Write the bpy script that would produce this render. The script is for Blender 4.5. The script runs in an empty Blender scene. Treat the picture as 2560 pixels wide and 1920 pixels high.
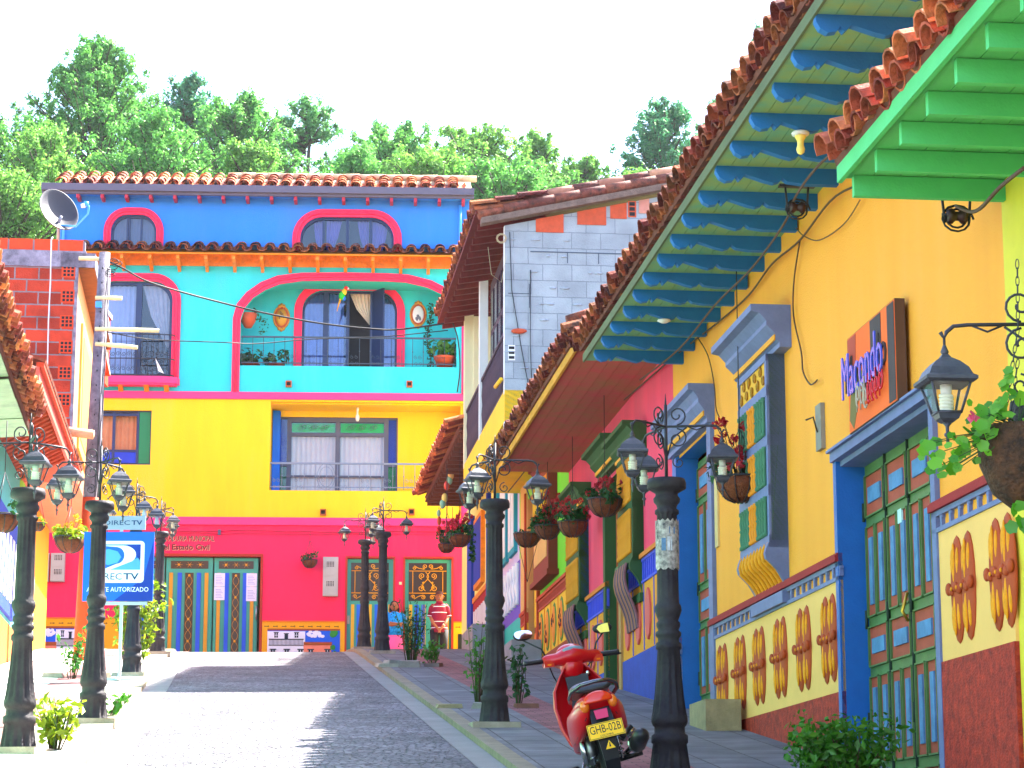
import bpy, bmesh, math, random
import numpy as np
from mathutils import Vector, Matrix
from mathutils.geometry import tessellate_polygon
S = bpy.context.scene
COL = S.collection
# ------------------------------------------------------------------ camera
FPX = 6000.0
PITCH = math.atan(1195 / 6000)
cd = bpy.data.cameras.new('camera'); cam = bpy.data.objects.new('camera', cd); COL.objects.link(cam)
cd.sensor_width = 36; cd.lens = 36 * FPX / 2560; cd.clip_start = 0.3; cd.clip_end = 900
cam.location = (0, 0, 0); cam.rotation_euler = (math.pi / 2 + PITCH, 0, 0)
S.camera = cam
# ------------------------------------------------------------------ light
SUNV = Vector((3.9, 3.8, 7.0)).normalized()
elev = math.asin(SUNV.z); az = math.atan2(SUNV.x, SUNV.y)
w = bpy.data.worlds.new('World'); S.world = w; w.use_nodes = True
nt = w.node_tree; nt.nodes.clear()
sky = nt.nodes.new('ShaderNodeTexSky'); sky.sky_type = 'NISHITA'; sky.sun_disc = False
sky.sun_elevation = elev; sky.sun_rotation = az; sky.air_density = 1.0; sky.dust_density = 4.0; sky.ozone_density = 1.0; sky.altitude = 1500
bg = nt.nodes.new('ShaderNodeBackground'); bg.inputs[1].default_value = 0.15
out = nt.nodes.new('ShaderNodeOutputWorld')
nt.links.new(sky.outputs[0], bg.inputs[0]); nt.links.new(bg.outputs[0], out.inputs[0])
sd = bpy.data.lights.new('sun', 'SUN'); sd.energy = 5.0; sd.angle = math.radians(0.5); sd.color = (1, .95, .87)
so = bpy.data.objects.new('sun', sd); COL.objects.link(so)
so.rotation_euler = (-SUNV).to_track_quat('-Z', 'Y').to_euler(); so.location = (10, 10, 30)
S.view_settings.view_transform = 'Standard'; S.view_settings.look = 'None'
S.view_settings.exposure = 2.7; S.view_settings.gamma = 1
# ------------------------------------------------------------------ pixel <-> world helpers
def ray(px, py):
    dx = (px - 1280) / FPX; du = (960 - py) / FPX
    return Vector((dx, math.cos(PITCH) - du * math.sin(PITCH), math.sin(PITCH) + du * math.cos(PITCH)))
def at(y, px, py):
    r = ray(px, py); return r * (y / r.y)
class Fr:                                    # a vertical wall plane: u along, z up, n outwards
    def __init__(s, ox, oy, azd, side=-1):
        a = math.radians(azd); s.o = Vector((ox, oy, 0)); s.u = Vector((math.sin(a), math.cos(a), 0))
        s.n = Vector((side * math.cos(a), -side * math.sin(a), 0))
    def p(s, u, z, n=0): return s.o + s.u * u + s.n * n + Vector((0, 0, z))
    def uz(s, px, py, n=0):
        r = ray(px, py); o = s.o + s.n * n; t = o.dot(s.n) / r.dot(s.n); q = r * t
        return (q - s.o).dot(s.u), q.z
RW = Fr(4.41, 0, -6.1, -1)                    # right hand row of houses
LW = Fr(-3.32, 0, -6.9, 1)                    # left hand row
BW = Fr(-5, 52.5, 87.3, 1)                    # building closing the street
def gz(y):
    if y < 42: return -1.49 + .12 * y
    if y < 50:
        t = (y - 42) / 8; return 3.55 + .96 * t - .41 * t * t - 0.0 * t
    return 4.10
# ------------------------------------------------------------------ materials
def lin(h):
    h = h.lstrip('#'); c = [int(h[i:i + 2], 16) / 255 for i in (0, 2, 4)]
    return tuple((x / 12.92 if x <= .04045 else ((x + .055) / 1.055) ** 2.4) for x in c)
MATS = {}
def mat(name, color, rough=.75, var=.12, scale=2.5, bump=.15, bscale=60, metal=0, spec=.35, island=0, c2=None, streak=False, coat=0, grime=0):
    if name in MATS: return MATS[name]
    c = lin(color) if isinstance(color, str) else color
    m = bpy.data.materials.new(name); m.use_nodes = True; t = m.node_tree; N = t.nodes; Lk = t.links
    b = N['Principled BSDF']; b.inputs['Roughness'].default_value = rough; b.inputs['Metallic'].default_value = metal
    b.inputs['Specular IOR Level'].default_value = spec
    if coat: b.inputs['Coat Weight'].default_value = coat; b.inputs['Coat Roughness'].default_value = .08
    geo = N.new('ShaderNodeNewGeometry')
    mp = N.new('ShaderNodeMapping'); Lk.new(geo.outputs['Position'], mp.inputs[0])
    if streak: mp.inputs['Scale'].default_value = (1, 1, .15)
    n1 = N.new('ShaderNodeTexNoise'); n1.inputs['Scale'].default_value = scale; n1.inputs['Detail'].default_value = 6; n1.inputs['Roughness'].default_value = .65
    Lk.new(mp.outputs[0], n1.inputs['Vector'])
    rr = N.new('ShaderNodeMapRange'); rr.inputs[1].default_value = .3; rr.inputs[2].default_value = .7
    Lk.new(n1.outputs[0], rr.inputs[0])
    mx = N.new('ShaderNodeMix'); mx.data_type = 'RGBA'
    k = c2 if c2 else tuple(x * (1 - var) for x in c)
    if isinstance(k, str): k = lin(k)
    mx.inputs[6].default_value = (*k, 1); mx.inputs[7].default_value = (*[min(1, x * (1 + var * .5)) for x in c], 1)
    Lk.new(rr.outputs[0], mx.inputs[0]); last = mx.outputs[2]
    if grime:
        n5 = N.new('ShaderNodeTexNoise'); n5.inputs['Scale'].default_value = .9; n5.inputs['Detail'].default_value = 10; n5.inputs['Roughness'].default_value = .7; Lk.new(mp.outputs[0], n5.inputs['Vector'])
        r5 = N.new('ShaderNodeMapRange'); r5.inputs[1].default_value = .5; r5.inputs[2].default_value = .72; r5.inputs[4].default_value = grime; Lk.new(n5.outputs[0], r5.inputs[0])
        m5 = N.new('ShaderNodeMix'); m5.data_type = 'RGBA'; Lk.new(r5.outputs[0], m5.inputs[0]); Lk.new(last, m5.inputs[6]); g_ = sum(c) / 3; m5.inputs[7].default_value = (*[x * .45 + g_ * .25 for x in c], 1); last = m5.outputs[2]
    if island:
        hs = N.new('ShaderNodeHueSaturation'); Lk.new(last, hs.inputs['Color'])
        a = N.new('ShaderNodeMapRange'); a.inputs[3].default_value = 1 - island; a.inputs[4].default_value = 1 + island
        Lk.new(geo.outputs['Random Per Island'], a.inputs[0]); Lk.new(a.outputs[0], hs.inputs['Value'])
        a2 = N.new('ShaderNodeMapRange'); a2.inputs[3].default_value = .5 - island * .03; a2.inputs[4].default_value = .5 + island * .03
        Lk.new(geo.outputs['Random Per Island'], a2.inputs[0]); Lk.new(a2.outputs[0], hs.inputs['Hue']); last = hs.outputs[0]
    Lk.new(last, b.inputs['Base Color'])
    if bump:
        n2 = N.new('ShaderNodeTexNoise'); n2.inputs['Scale'].default_value = bscale; n2.inputs['Detail'].default_value = 4
        Lk.new(geo.outputs['Position'], n2.inputs['Vector'])
        bp = N.new('ShaderNodeBump'); bp.inputs['Strength'].default_value = bump; bp.inputs['Distance'].default_value = .02
        Lk.new(n2.outputs[0], bp.inputs['Height']); Lk.new(bp.outputs[0], b.inputs['Normal'])
    MATS[name] = m; return m
def glassmat(name, tint=(.8, .9, 1), alpha=.75, rough=.03):
    if name in MATS: return MATS[name]
    m = bpy.data.materials.new(name); m.use_nodes = True; t = m.node_tree; t.nodes.clear(); N = t.nodes
    tr = N.new('ShaderNodeBsdfTransparent'); tr.inputs[0].default_value = (*tint, 1)
    gl = N.new('ShaderNodeBsdfGlossy'); gl.inputs['Roughness'].default_value = rough; gl.inputs[0].default_value = (.85, .9, 1, 1)
    mx = N.new('ShaderNodeMixShader'); mx.inputs[0].default_value = 1 - alpha
    o = N.new('ShaderNodeOutputMaterial')
    t.links.new(tr.outputs[0], mx.inputs[1]); t.links.new(gl.outputs[0], mx.inputs[2]); t.links.new(mx.outputs[0], o.inputs[0])
    MATS[name] = m; return m
def leafmat(name, color, c2, tr=.45, rough=.6):
    if name in MATS: return MATS[name]
    m = bpy.data.materials.new(name); m.use_nodes = True; t = m.node_tree; t.nodes.clear(); N = t.nodes; Lk = t.links
    geo = N.new('ShaderNodeNewGeometry'); mx = N.new('ShaderNodeMix'); mx.data_type = 'RGBA'
    mx.inputs[6].default_value = (*lin(color), 1); mx.inputs[7].default_value = (*lin(c2), 1); Lk.new(geo.outputs['Random Per Island'], mx.inputs[0])
    d = N.new('ShaderNodeBsdfDiffuse'); tl = N.new('ShaderNodeBsdfTranslucent'); g = N.new('ShaderNodeBsdfGlossy'); g.inputs['Roughness'].default_value = .45
    Lk.new(mx.outputs[2], d.inputs[0]); Lk.new(mx.outputs[2], tl.inputs[0]); g.inputs[0].default_value = (.6, .7, .5, 1)
    a = N.new('ShaderNodeMixShader'); a.inputs[0].default_value = tr; Lk.new(d.outputs[0], a.inputs[1]); Lk.new(tl.outputs[0], a.inputs[2])
    b = N.new('ShaderNodeMixShader'); b.inputs[0].default_value = .06; Lk.new(a.outputs[0], b.inputs[1]); Lk.new(g.outputs[0], b.inputs[2])
    o = N.new('ShaderNodeOutputMaterial'); Lk.new(b.outputs[0], o.inputs[0]); MATS[name] = m; return m
def brickmat(name, c1, c2, mortar, bw, bh, fr, ms=.012, off=.5, bump=.5, dirt=.35):
    """bricks laid in wall coordinates (u along the wall, z up)"""
    if name in MATS: return MATS[name]
    m = mat(name, c1, rough=.85, bump=0); t = m.node_tree; N = t.nodes; Lk = t.links; b = N['Principled BSDF']
    for l in list(b.inputs['Base Color'].links): Lk.remove(l)
    geo = N.new('ShaderNodeNewGeometry')
    d = N.new('ShaderNodeVectorMath'); d.operation = 'DOT_PRODUCT'; d.inputs[1].default_value = tuple(fr.u); Lk.new(geo.outputs['Position'], d.inputs[0])
    sp = N.new('ShaderNodeSeparateXYZ'); Lk.new(geo.outputs['Position'], sp.inputs[0])
    cb = N.new('ShaderNodeCombineXYZ'); Lk.new(d.outputs['Value'], cb.inputs[0]); Lk.new(sp.outputs[2], cb.inputs[1])
    nz = N.new('ShaderNodeTexNoise'); nz.inputs['Scale'].default_value = 14; Lk.new(geo.outputs['Position'], nz.inputs['Vector'])
    va = N.new('ShaderNodeVectorMath'); va.operation = 'MULTIPLY_ADD'; va.inputs[1].default_value = (.015, .015, 0)
    Lk.new(nz.outputs['Color'], va.inputs[0]); Lk.new(cb.outputs[0], va.inputs[2])
    br = N.new('ShaderNodeTexBrick'); br.offset = off; br.inputs['Scale'].default_value = 1; br.inputs['Brick Width'].default_value = bw; br.inputs['Row Height'].default_value = bh
    br.inputs['Mortar Size'].default_value = ms; br.inputs['Mortar Smooth'].default_value = .3; br.inputs['Bias'].default_value = 0
    br.inputs['Color1'].default_value = (*lin(c1), 1); br.inputs['Color2'].default_value = (*lin(c2), 1); br.inputs['Mortar'].default_value = (*lin(mortar), 1)
    Lk.new(va.outputs[0], br.inputs['Vector'])
    n2 = N.new('ShaderNodeTexNoise'); n2.inputs['Scale'].default_value = 3; n2.inputs['Detail'].default_value = 8; Lk.new(geo.outputs['Position'], n2.inputs['Vector'])
    r2 = N.new('ShaderNodeMapRange'); r2.inputs[1].default_value = .35; r2.inputs[2].default_value = .65; r2.inputs[3].default_value = 1 - dirt; r2.inputs[4].default_value = 1.1; Lk.new(n2.outputs[0], r2.inputs[0])
    mu = N.new('ShaderNodeVectorMath'); mu.operation = 'SCALE'; Lk.new(br.outputs['Color'], mu.inputs[0]); Lk.new(r2.outputs[0], mu.inputs['Scale'])
    Lk.new(mu.outputs[0], b.inputs['Base Color'])
    n3 = N.new('ShaderNodeTexNoise'); n3.inputs['Scale'].default_value = 45; n3.inputs['Detail'].default_value = 5; Lk.new(geo.outputs['Position'], n3.inputs['Vector'])
    ad = N.new('ShaderNodeMath'); ad.operation = 'MULTIPLY_ADD'; ad.inputs[1].default_value = -1.2; Lk.new(br.outputs['Fac'], ad.inputs[0]); Lk.new(n3.outputs[0], ad.inputs[2])
    bp = N.new('ShaderNodeBump'); bp.inputs['Strength'].default_value = bump; bp.inputs['Distance'].default_value = .02
    Lk.new(ad.outputs[0], bp.inputs['Height']); Lk.new(bp.outputs[0], b.inputs['Normal'])
    return m
# ------------------------------------------------------------------ mesh builder
ROOT = {}
NOSPLIT = {'wall_lettering', 'lettering', 'blue_lettering', 'facial_features', 'painted_motif', 'vent_holes', 'flower', 'leaves', 'rough_joints'}

class MB:
    def __init__(s): s.v = []; s.f = []; s.m = []; s.mats = []; s.sm = []; s.pc = []
    def _mi(s, m):
        if m not in s.mats: s.mats.append(m)
        return s.mats.index(m)
    def add(s, vs, fs, m, smooth=False):
        b = len(s.v); i = s._mi(m); s.v += [tuple(x) for x in vs]; s.pc.append((b, len(s.v), len(s.f), len(s.f) + len(fs)))
        for f in fs: s.f.append(tuple(b + k for k in f)); s.m.append(i); s.sm.append(smooth)
        return s
    def hexa(s, c, m):                       # 8 corners: bottom 4 then top 4
        return s.add(c, [(3, 2, 1, 0), (4, 5, 6, 7), (0, 1, 5, 4), (1, 2, 6, 5), (2, 3, 7, 6), (3, 0, 4, 7)], m)
    def box(s, fr, u0, u1, z0, z1, n0, n1, m):
        P = fr.p
        return s.hexa([P(u0, z0, n0), P(u1, z0, n0), P(u1, z0, n1), P(u0, z0, n1), P(u0, z1, n0), P(u1, z1, n0), P(u1, z1, n1), P(u0, z1, n1)], m)
    def lbox(s, x0, x1, y0, y1, z0, z1, m):
        return s.hexa([(x0, y0, z0), (x1, y0, z0), (x1, y1, z0), (x0, y1, z0), (x0, y0, z1), (x1, y0, z1), (x1, y1, z1), (x0, y1, z1)], m)
    def prism(s, pts, ex, m):                # polygon extruded along ex
        pts = [Vector(p) for p in pts]; ex = Vector(ex); n = len(pts)
        tr = tessellate_polygon([pts])
        vs = pts + [p + ex for p in pts]
        fs = [tuple(t) for t in tr] + [tuple(i + n for i in t[::-1]) for t in tr]
        fs += [(i, (i + 1) % n, n + (i + 1) % n, n + i) for i in range(n)]
        return s.add(vs, fs, m)
    def tube(s, pts, r, m, seg=8, caps=True, smooth=True):
        pts = [Vector(p) for p in pts]; n = len(pts)
        if n < 2: return s
        rs = r if isinstance(r, (list, tuple)) else [r] * n
        vs = []; ref = None
        for i, p in enumerate(pts):
            d = (pts[min(i + 1, n - 1)] - pts[max(i - 1, 0)])
            if d.length < 1e-9: d = Vector((0, 0, 1))
            d.normalize()
            if ref is None:
                ref = d.orthogonal().normalized()
            a = (ref - d * ref.dot(d))
            if a.length < 1e-6: a = d.orthogonal()
            a.normalize(); ref = a; b = d.cross(a)
            for k in range(seg):
                t = 2 * math.pi * k / seg; vs.append(p + (a * math.cos(t) + b * math.sin(t)) * rs[i])
        fs = [(i * seg + k, i * seg + (k + 1) % seg, (i + 1) * seg + (k + 1) % seg, (i + 1) * seg + k) for i in range(n - 1) for k in range(seg)]
        if caps: fs += [tuple(range(seg))[::-1], tuple((n - 1) * seg + k for k in range(seg))]
        return s.add(vs, fs, m, smooth)
    def lathe(s, c, prof, m, seg=24, flute=None, smooth=True, sy=1, ax=None):   # prof: (z, r)
        c = Vector(c); vs = []
        for z, r in prof:
            for k in range(seg):
                t = 2 * math.pi * k / seg; rr = r
                if flute and any(a <= z <= b for a, b in flute): rr = r * (1 - .13 * (k % 4 in (2, 3)))
                v = Vector((rr * math.cos(t), sy * rr * math.sin(t), z))
                if ax is not None: v = ax @ v
                vs.append(c + v)
        n = len(prof)
        fs = [(i * seg + k, i * seg + (k + 1) % seg, (i + 1) * seg + (k + 1) % seg, (i + 1) * seg + k) for i in range(n - 1) for k in range(seg)]
        fs += [tuple(range(seg))[::-1], tuple((n - 1) * seg + k for k in range(seg))]
        return s.add(vs, fs, m, smooth)
    def ell(s, c, r, m, seg=14, rings=9, mtx=None):
        vs = []; c = Vector(c)
        for i in range(rings + 1):
            ph = math.pi * i / rings
            for k in range(seg):
                t = 2 * math.pi * k / seg
                v = Vector((r[0] * math.sin(ph) * math.cos(t), r[1] * math.sin(ph) * math.sin(t), r[2] * math.cos(ph)))
                if mtx is not None: v = mtx @ v
                vs.append(c + v)
        fs = [(i * seg + k, (i + 1) * seg + k, (i + 1) * seg + (k + 1) % seg, i * seg + (k + 1) % seg) for i in range(rings) for k in range(seg)]
        return s.add(vs, fs, m, True)
    def loft(s, rings, m, smooth=True, caps=True):
        n = len(rings[0]); vs = [p for r in rings for p in r]
        fs = [(i * n + k, i * n + (k + 1) % n, (i + 1) * n + (k + 1) % n, (i + 1) * n + k) for i in range(len(rings) - 1) for k in range(n)]
        if caps: fs += [tuple(range(n))[::-1], tuple((len(rings) - 1) * n + k for k in range(n))]
        return s.add(vs, fs, m, smooth)
    def clusters(s):
        n = len(s.pc); bb = []
        for v0, v1, _, _ in s.pc:
            q = s.v[v0:v1]; bb.append([min(p[k] for p in q) - .012 for k in range(3)] + [max(p[k] for p in q) + .012 for k in range(3)])
        par = list(range(n))
        def fd(i):
            while par[i] != i: i = par[i]
            return i
        for i in range(n):
            for j in range(i):
                if all(bb[i][k] <= bb[j][k + 3] and bb[j][k] <= bb[i][k + 3] for k in range(3)): par[fd(i)] = fd(j)
        g = {}
        for i in range(n): g.setdefault(fd(i), []).append(i)
        return list(g.values())
    def build(s, name, parent=None, loc=None):
        if parent is not None and loc is None and 2 <= len(s.pc) <= 90 and s.pc[-1][1] == len(s.v) and name not in NOSPLIT:
            cl = s.clusters()
            if 2 <= len(cl) <= 10:
                res = []
                for c in cl:
                    t = MB()
                    for i in c:
                        v0, v1, f0, f1 = s.pc[i]
                        for fi in range(f0, f1):
                            pass
                        base = len(t.v); t.v += s.v[v0:v1]
                        for fi in range(f0, f1): t.f.append(tuple(k - v0 + base for k in s.f[fi])); t.m.append(t._mi(s.mats[s.m[fi]])); t.sm.append(s.sm[fi])
                    res.append(t.build(name, parent))
                return res[0]
        me = bpy.data.meshes.new(name); off = Vector((0, 0, 0))
        if parent is not None and parent.name in ROOT: off = ROOT[parent.name]
        if loc is not None: off = Vector(loc)
        me.from_pydata([(x[0] - off.x, x[1] - off.y, x[2] - off.z) for x in s.v], [], s.f)
        for m in s.mats: me.materials.append(m)
        me.polygons.foreach_set('material_index', s.m); me.polygons.foreach_set('use_smooth', s.sm)
        me.validate(); me.update()
        o = bpy.data.objects.new(name, me); COL.objects.link(o)
        if loc is not None: o.location = loc; ROOT[o.name] = off
        if parent is not None:
            o.parent = parent
            if parent.name in ROOT: ROOT[o.name] = off
        return o
def thing(name, label, cat, loc=(0, 0, 0), rot=(0, 0, 0), group=None, local=False):
    o = bpy.data.objects.new(name, None); COL.objects.link(o); o.location = loc; o.rotation_euler = rot
    o['label'] = label; o['category'] = cat; o.empty_display_size = .2
    if group: o['group'] = group
    if not local: ROOT[o.name] = Vector(loc)
    return o
def tag(o, label, cat, group=None):
    o['label'] = label; o['category'] = cat
    if group: o['group'] = group
    return o
def struct(o): o['kind'] = 'structure'; return o
def copy_tree(o, parent=None):
    c = o.copy(); COL.objects.link(c)
    if parent is not None: c.parent = parent
    for ch in list(o.children): copy_tree(ch, c)
    return c
def wall(fr, outline, holes, m, n=0, depth=.22, edge=.3, rm=None):
    """wall face with openings; holes are polygons in (u,z); reveals go inwards"""
    b = MB(); polys = [[Vector((u, z, 0)) for u, z in outline]] + [[Vector((u, z, 0)) for u, z in h] for h in holes]
    tr = tessellate_polygon(polys); flat = [p for q in polys for p in q]
    b.add([fr.p(p.x, p.y, n) for p in flat], [tuple(t) for t in tr], m)
    for i, q in enumerate(polys):
        d = edge if i == 0 else depth; k = len(q); mm = m if (i == 0 or rm is None) else rm
        b.add([fr.p(p.x, p.y, n) for p in q] + [fr.p(p.x, p.y, n - d) for p in q], [(j, (j + 1) % k, k + (j + 1) % k, k + j) for j in range(k)], mm)
    return b
def rect(u0, u1, z0, z1): return [(u0, z0), (u1, z0), (u1, z1), (u0, z1)]
def rtop(u0, u1, z0, z1, r, seg=8, rb=0):    # rectangle with rounded top corners (rx,rz)
    rx, rz = r if isinstance(r, tuple) else (r, r)
    pts = [(u0, z0), (u1, z0)]
    for k in range(seg + 1):
        t = math.pi / 2 * k / seg; pts.append((u1 - rx + rx * math.cos(t), z1 - rz + rz * math.sin(t)))
    for k in range(seg + 1):
        t = math.pi / 2 * k / seg; pts.append((u0 + rx - rx * math.sin(t), z1 - rz + rz * math.cos(t)))
    return pts
def band(fr, outer, inner, n0, n1, m, closed=False):
    """flat moulding between two equal-length paths"""
    b = MB(); k = len(outer); rng = range(k if closed else k - 1)
    vs = [fr.p(*p, n1) for p in outer] + [fr.p(*p, n1) for p in inner] + [fr.p(*p, n0) for p in outer] + [fr.p(*p, n0) for p in inner]
    fs = []
    for i in rng:
        j = (i + 1) % k
        fs += [(i, j, k + j, k + i), (i, j, 2 * k + j, 2 * k + i), (k + i, k + j, 3 * k + j, 3 * k + i)]
    return b.add(vs, fs, m)
def text_geo(b, s, fr, u0, z0, n, height, width, m, flip=False, thick=.01, bold=False):
    cu = bpy.data.curves.new('t', 'FONT'); cu.body = s; cu.extrude = .02; cu.resolution_u = 2
    if bold: cu.offset = .02
    o = bpy.data.objects.new('t', cu); COL.objects.link(o); bpy.context.view_layer.update()
    me = o.to_mesh(); vs = [v.co.copy() for v in me.vertices]; fs = [tuple(p.vertices) for p in me.polygons]
    o.to_mesh_clear(); bpy.data.objects.remove(o)
    x0 = min(v.x for v in vs); x1 = max(v.x for v in vs); y0 = min(v.y for v in vs); y1 = max(v.y for v in vs)
    sx = width / (x1 - x0); sy = height / (y1 - y0); q = -1 if flip else 1
    pts = []
    for v in vs:
        a = (v.x - x0) * sx; c = (v.y - y0) * sy; d = thick if v.z > 0 else 0
        pts.append(fr.p(u0 + q * a, z0 + c, n + d) if fr is not None else Vector((u0 + a, n - d, z0 + c)))
    b.add(pts, fs, m)
def spiral(c, e1, e2, r0, r1, turns, start, n=26):
    return [Vector(c) + (Vector(e1) * math.cos(start + 2 * math.pi * turns * k / n) + Vector(e2) * math.sin(start + 2 * math.pi * turns * k / n)) * (r0 + (r1 - r0) * k / n) for k in range(n + 1)]
def leaf_cloud(b, cs, rs, npl, size, m, seed=1, up=.25, squash=1.0, surf=.55):
    """many small leaf faces spread through a set of clumps"""
    rg = np.random.default_rng(seed); cs = np.array(cs, float); rs = np.array(rs, float)
    K = len(cs); n = K * npl; idx = np.repeat(np.arange(K), npl)
    d = rg.normal(size=(n, 3)); d /= np.linalg.norm(d, axis=1)[:, None]
    rad = (surf + (1 - surf) * rg.random(n)) * rs[idx]
    ctr = cs[idx] + d * rad[:, None] * np.array([1, 1, squash])
    nor = d + rg.normal(size=(n, 3)) * .6; nor[:, 2] += up; nor /= np.linalg.norm(nor, axis=1)[:, None]
    t = np.cross(nor, rg.normal(size=(n, 3))); t /= np.linalg.norm(t, axis=1)[:, None]; q = np.cross(nor, t)
    sz = size * (.6 + .8 * rg.random(n))[:, None]
    V = np.stack([ctr - t * sz, ctr - q * sz * .5 + nor * sz * .12, ctr + t * sz, ctr + q * sz * .5 + nor * sz * .12], 1).reshape(-1, 3)
    base = len(b.v); mi = b._mi(m); b.v += [tuple(x) for x in V.tolist()]
    b.f += [(base + 4 * i, base + 4 * i + 1, base + 4 * i + 2, base + 4 * i + 3) for i in range(n)]
    b.m += [mi] * n; b.sm += [False] * n
# ------------------------------------------------------------------ palette
WHITE = mat('white_paint', (.78, .76, .74), var=.08)
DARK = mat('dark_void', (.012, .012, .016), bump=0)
CHAR = mat('charcoal_paint', (.017, .014, .020), rough=.6, spec=.2, var=.45, scale=9, bump=.4, bscale=30, c2=(.045, .04, .042))
IRON = mat('wrought_iron', (.03, .028, .035), rough=.5, bump=.1)
CABLE = mat('cable_rubber', (.02, .02, .022), rough=.6, bump=0)
PINK = mat('pink_trim', '#ff3474', rough=.6, var=.06)
REDW = mat('crimson_wall', '#fa1e54', var=.12, streak=True, scale=1.8, bump=.35, bscale=45, grime=.4)
YEL = mat('yellow_wall', '#ffc508', var=.12, streak=True, scale=1.8, bump=.35, bscale=45, grime=.35)
CYAN = mat('cyan_wall', '#2cc8cc', var=.12, streak=True, scale=1.8, bump=.35, bscale=45, grime=.4)
BLUE = mat('blue_wall', '#2c84e0', var=.1, streak=True, scale=1.8, bump=.35, bscale=45, grime=.35)
TRIMR = mat('red_pink_moulding', '#ff2454', rough=.6, var=.08)
ORW = mat('orange_wood', '#e08410', var=.3, scale=12, rough=.5)
NAVY = mat('navy_frame', '#20335c', rough=.4, bump=0)
TEALD = mat('teal_door_paint', '#44a48c', rough=.55, var=.12)
TILE = mat('clay_tile', '#94452a', rough=.9, var=.6, scale=5, bump=.9, bscale=40, island=.6, c2='#33201c')
TILEO = mat('orange_clay_tile', '#c8623c', rough=.85, var=.4, scale=6, bump=.8, bscale=40, island=.5, c2='#6a3826')
GLASS = glassmat('sky_tinted_glass', (.5, .6, .82), .93)  # blue tint stands in for sky reflected in the panes
GLASS2 = glassmat('clear_pane', (.82, .82, .84), .93)
CURT = mat('cream_curtain', '#d9cdb8', var=.15, scale=6, bump=.1, rough=.9)
# ================================================================== ground, road, pavements
def sheet(name, xf0, xf1, y0, y1, dz, m, ny=70, thick=0.0, nx=1):
    b = MB(); rows = []
    for i in range(ny + 1):
        y = y0 + (y1 - y0) * i / ny; a, c = xf0(y), xf1(y)
        for k in range(nx + 1): rows.append((a + (c - a) * k / nx, y, gz(y) + dz))
    w_ = nx + 1
    fs = [(i * w_ + k, i * w_ + k + 1, (i + 1) * w_ + k + 1, (i + 1) * w_ + k) for i in range(ny) for k in range(nx)]
    b.add(rows, fs, m)
    if thick:
        for side in (0, nx):
            vs = []
            for i in range(ny + 1):
                q = rows[i * w_ + side]; vs += [q, (q[0], q[1], q[2] - thick)]
            b.add(vs, [(2 * i, 2 * i + 2, 2 * i + 3, 2 * i + 1) for i in range(ny)], m)
    return struct(b.build(name))
GR = mat('earth_ground', (.16, .14, .11), var=.3, scale=3, bump=.5)
COB = mat('cobbles', (.22, .21, .22), rough=.7, bump=0)
def cobble(m):
    t = m.node_tree; N = t.nodes; Lk = t.links; b = N['Principled BSDF']
    for l in list(b.inputs['Base Color'].links): Lk.remove(l)
    geo = N.new('ShaderNodeNewGeometry'); v = N.new('ShaderNodeTexVoronoi'); v.feature = 'DISTANCE_TO_EDGE'; v.inputs['Scale'].default_value = 15
    v2 = N.new('ShaderNodeTexVoronoi'); v2.inputs['Scale'].default_value = 15
    Lk.new(geo.outputs['Position'], v.inputs['Vector']); Lk.new(geo.outputs['Position'], v2.inputs['Vector'])
    r = N.new('ShaderNodeMapRange'); r.inputs[1].default_value = 0; r.inputs[2].default_value = .1; Lk.new(v.outputs['Distance'], r.inputs[0])
    bw = N.new('ShaderNodeSeparateColor'); Lk.new(v2.outputs['Color'], bw.inputs[0])
    mx = N.new('ShaderNodeMix'); mx.data_type = 'RGBA'; mx.inputs[6].default_value = (.11, .10, .125, 1); mx.inputs[7].default_value = (.25, .23, .26, 1); Lk.new(bw.outputs[0], mx.inputs[0])
    n = N.new('ShaderNodeTexNoise'); n.inputs['Scale'].default_value = 1.2; n.inputs['Detail'].default_value = 8; Lk.new(geo.outputs['Position'], n.inputs['Vector'])
    r3 = N.new('ShaderNodeMapRange'); r3.inputs[1].default_value = .35; r3.inputs[2].default_value = .65; r3.inputs[3].default_value = .62; r3.inputs[4].default_value = 1.1; Lk.new(n.outputs[0], r3.inputs[0])
    mm = N.new('ShaderNodeMath'); mm.operation = 'MULTIPLY_ADD'; mm.inputs[1].default_value = .6; mm.inputs[2].default_value = .4; Lk.new(r.outputs[0], mm.inputs[0])
    m2 = N.new('ShaderNodeMath'); m2.operation = 'MULTIPLY'; Lk.new(mm.outputs[0], m2.inputs[0]); Lk.new(r3.outputs[0], m2.inputs[1])
    sc = N.new('ShaderNodeVectorMath'); sc.operation = 'SCALE'; Lk.new(mx.outputs[2], sc.inputs[0]); Lk.new(m2.outputs[0], sc.inputs['Scale']); Lk.new(sc.outputs[0], b.inputs['Base Color'])
    bp = N.new('ShaderNodeBump'); bp.inputs['Strength'].default_value = .9; bp.inputs['Distance'].default_value = .03; Lk.new(r.outputs[0], bp.inputs['Height']); Lk.new(bp.outputs[0], b.inputs['Normal'])
cobble(COB)
CONC = mat('pale_concrete', (.24, .225, .22), var=.2, scale=2, bump=.4)
KERB = mat('kerb_stone', (.26, .21, .14), var=.3, scale=4, bump=.5)
SLAB = brickmat('paving_slabs', '#7c7a7e', '#6c6a70', '#4e4a48', .42, .42, Fr(0, 0, 83.9, 1), ms=.008, off=0, dirt=.25)
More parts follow.
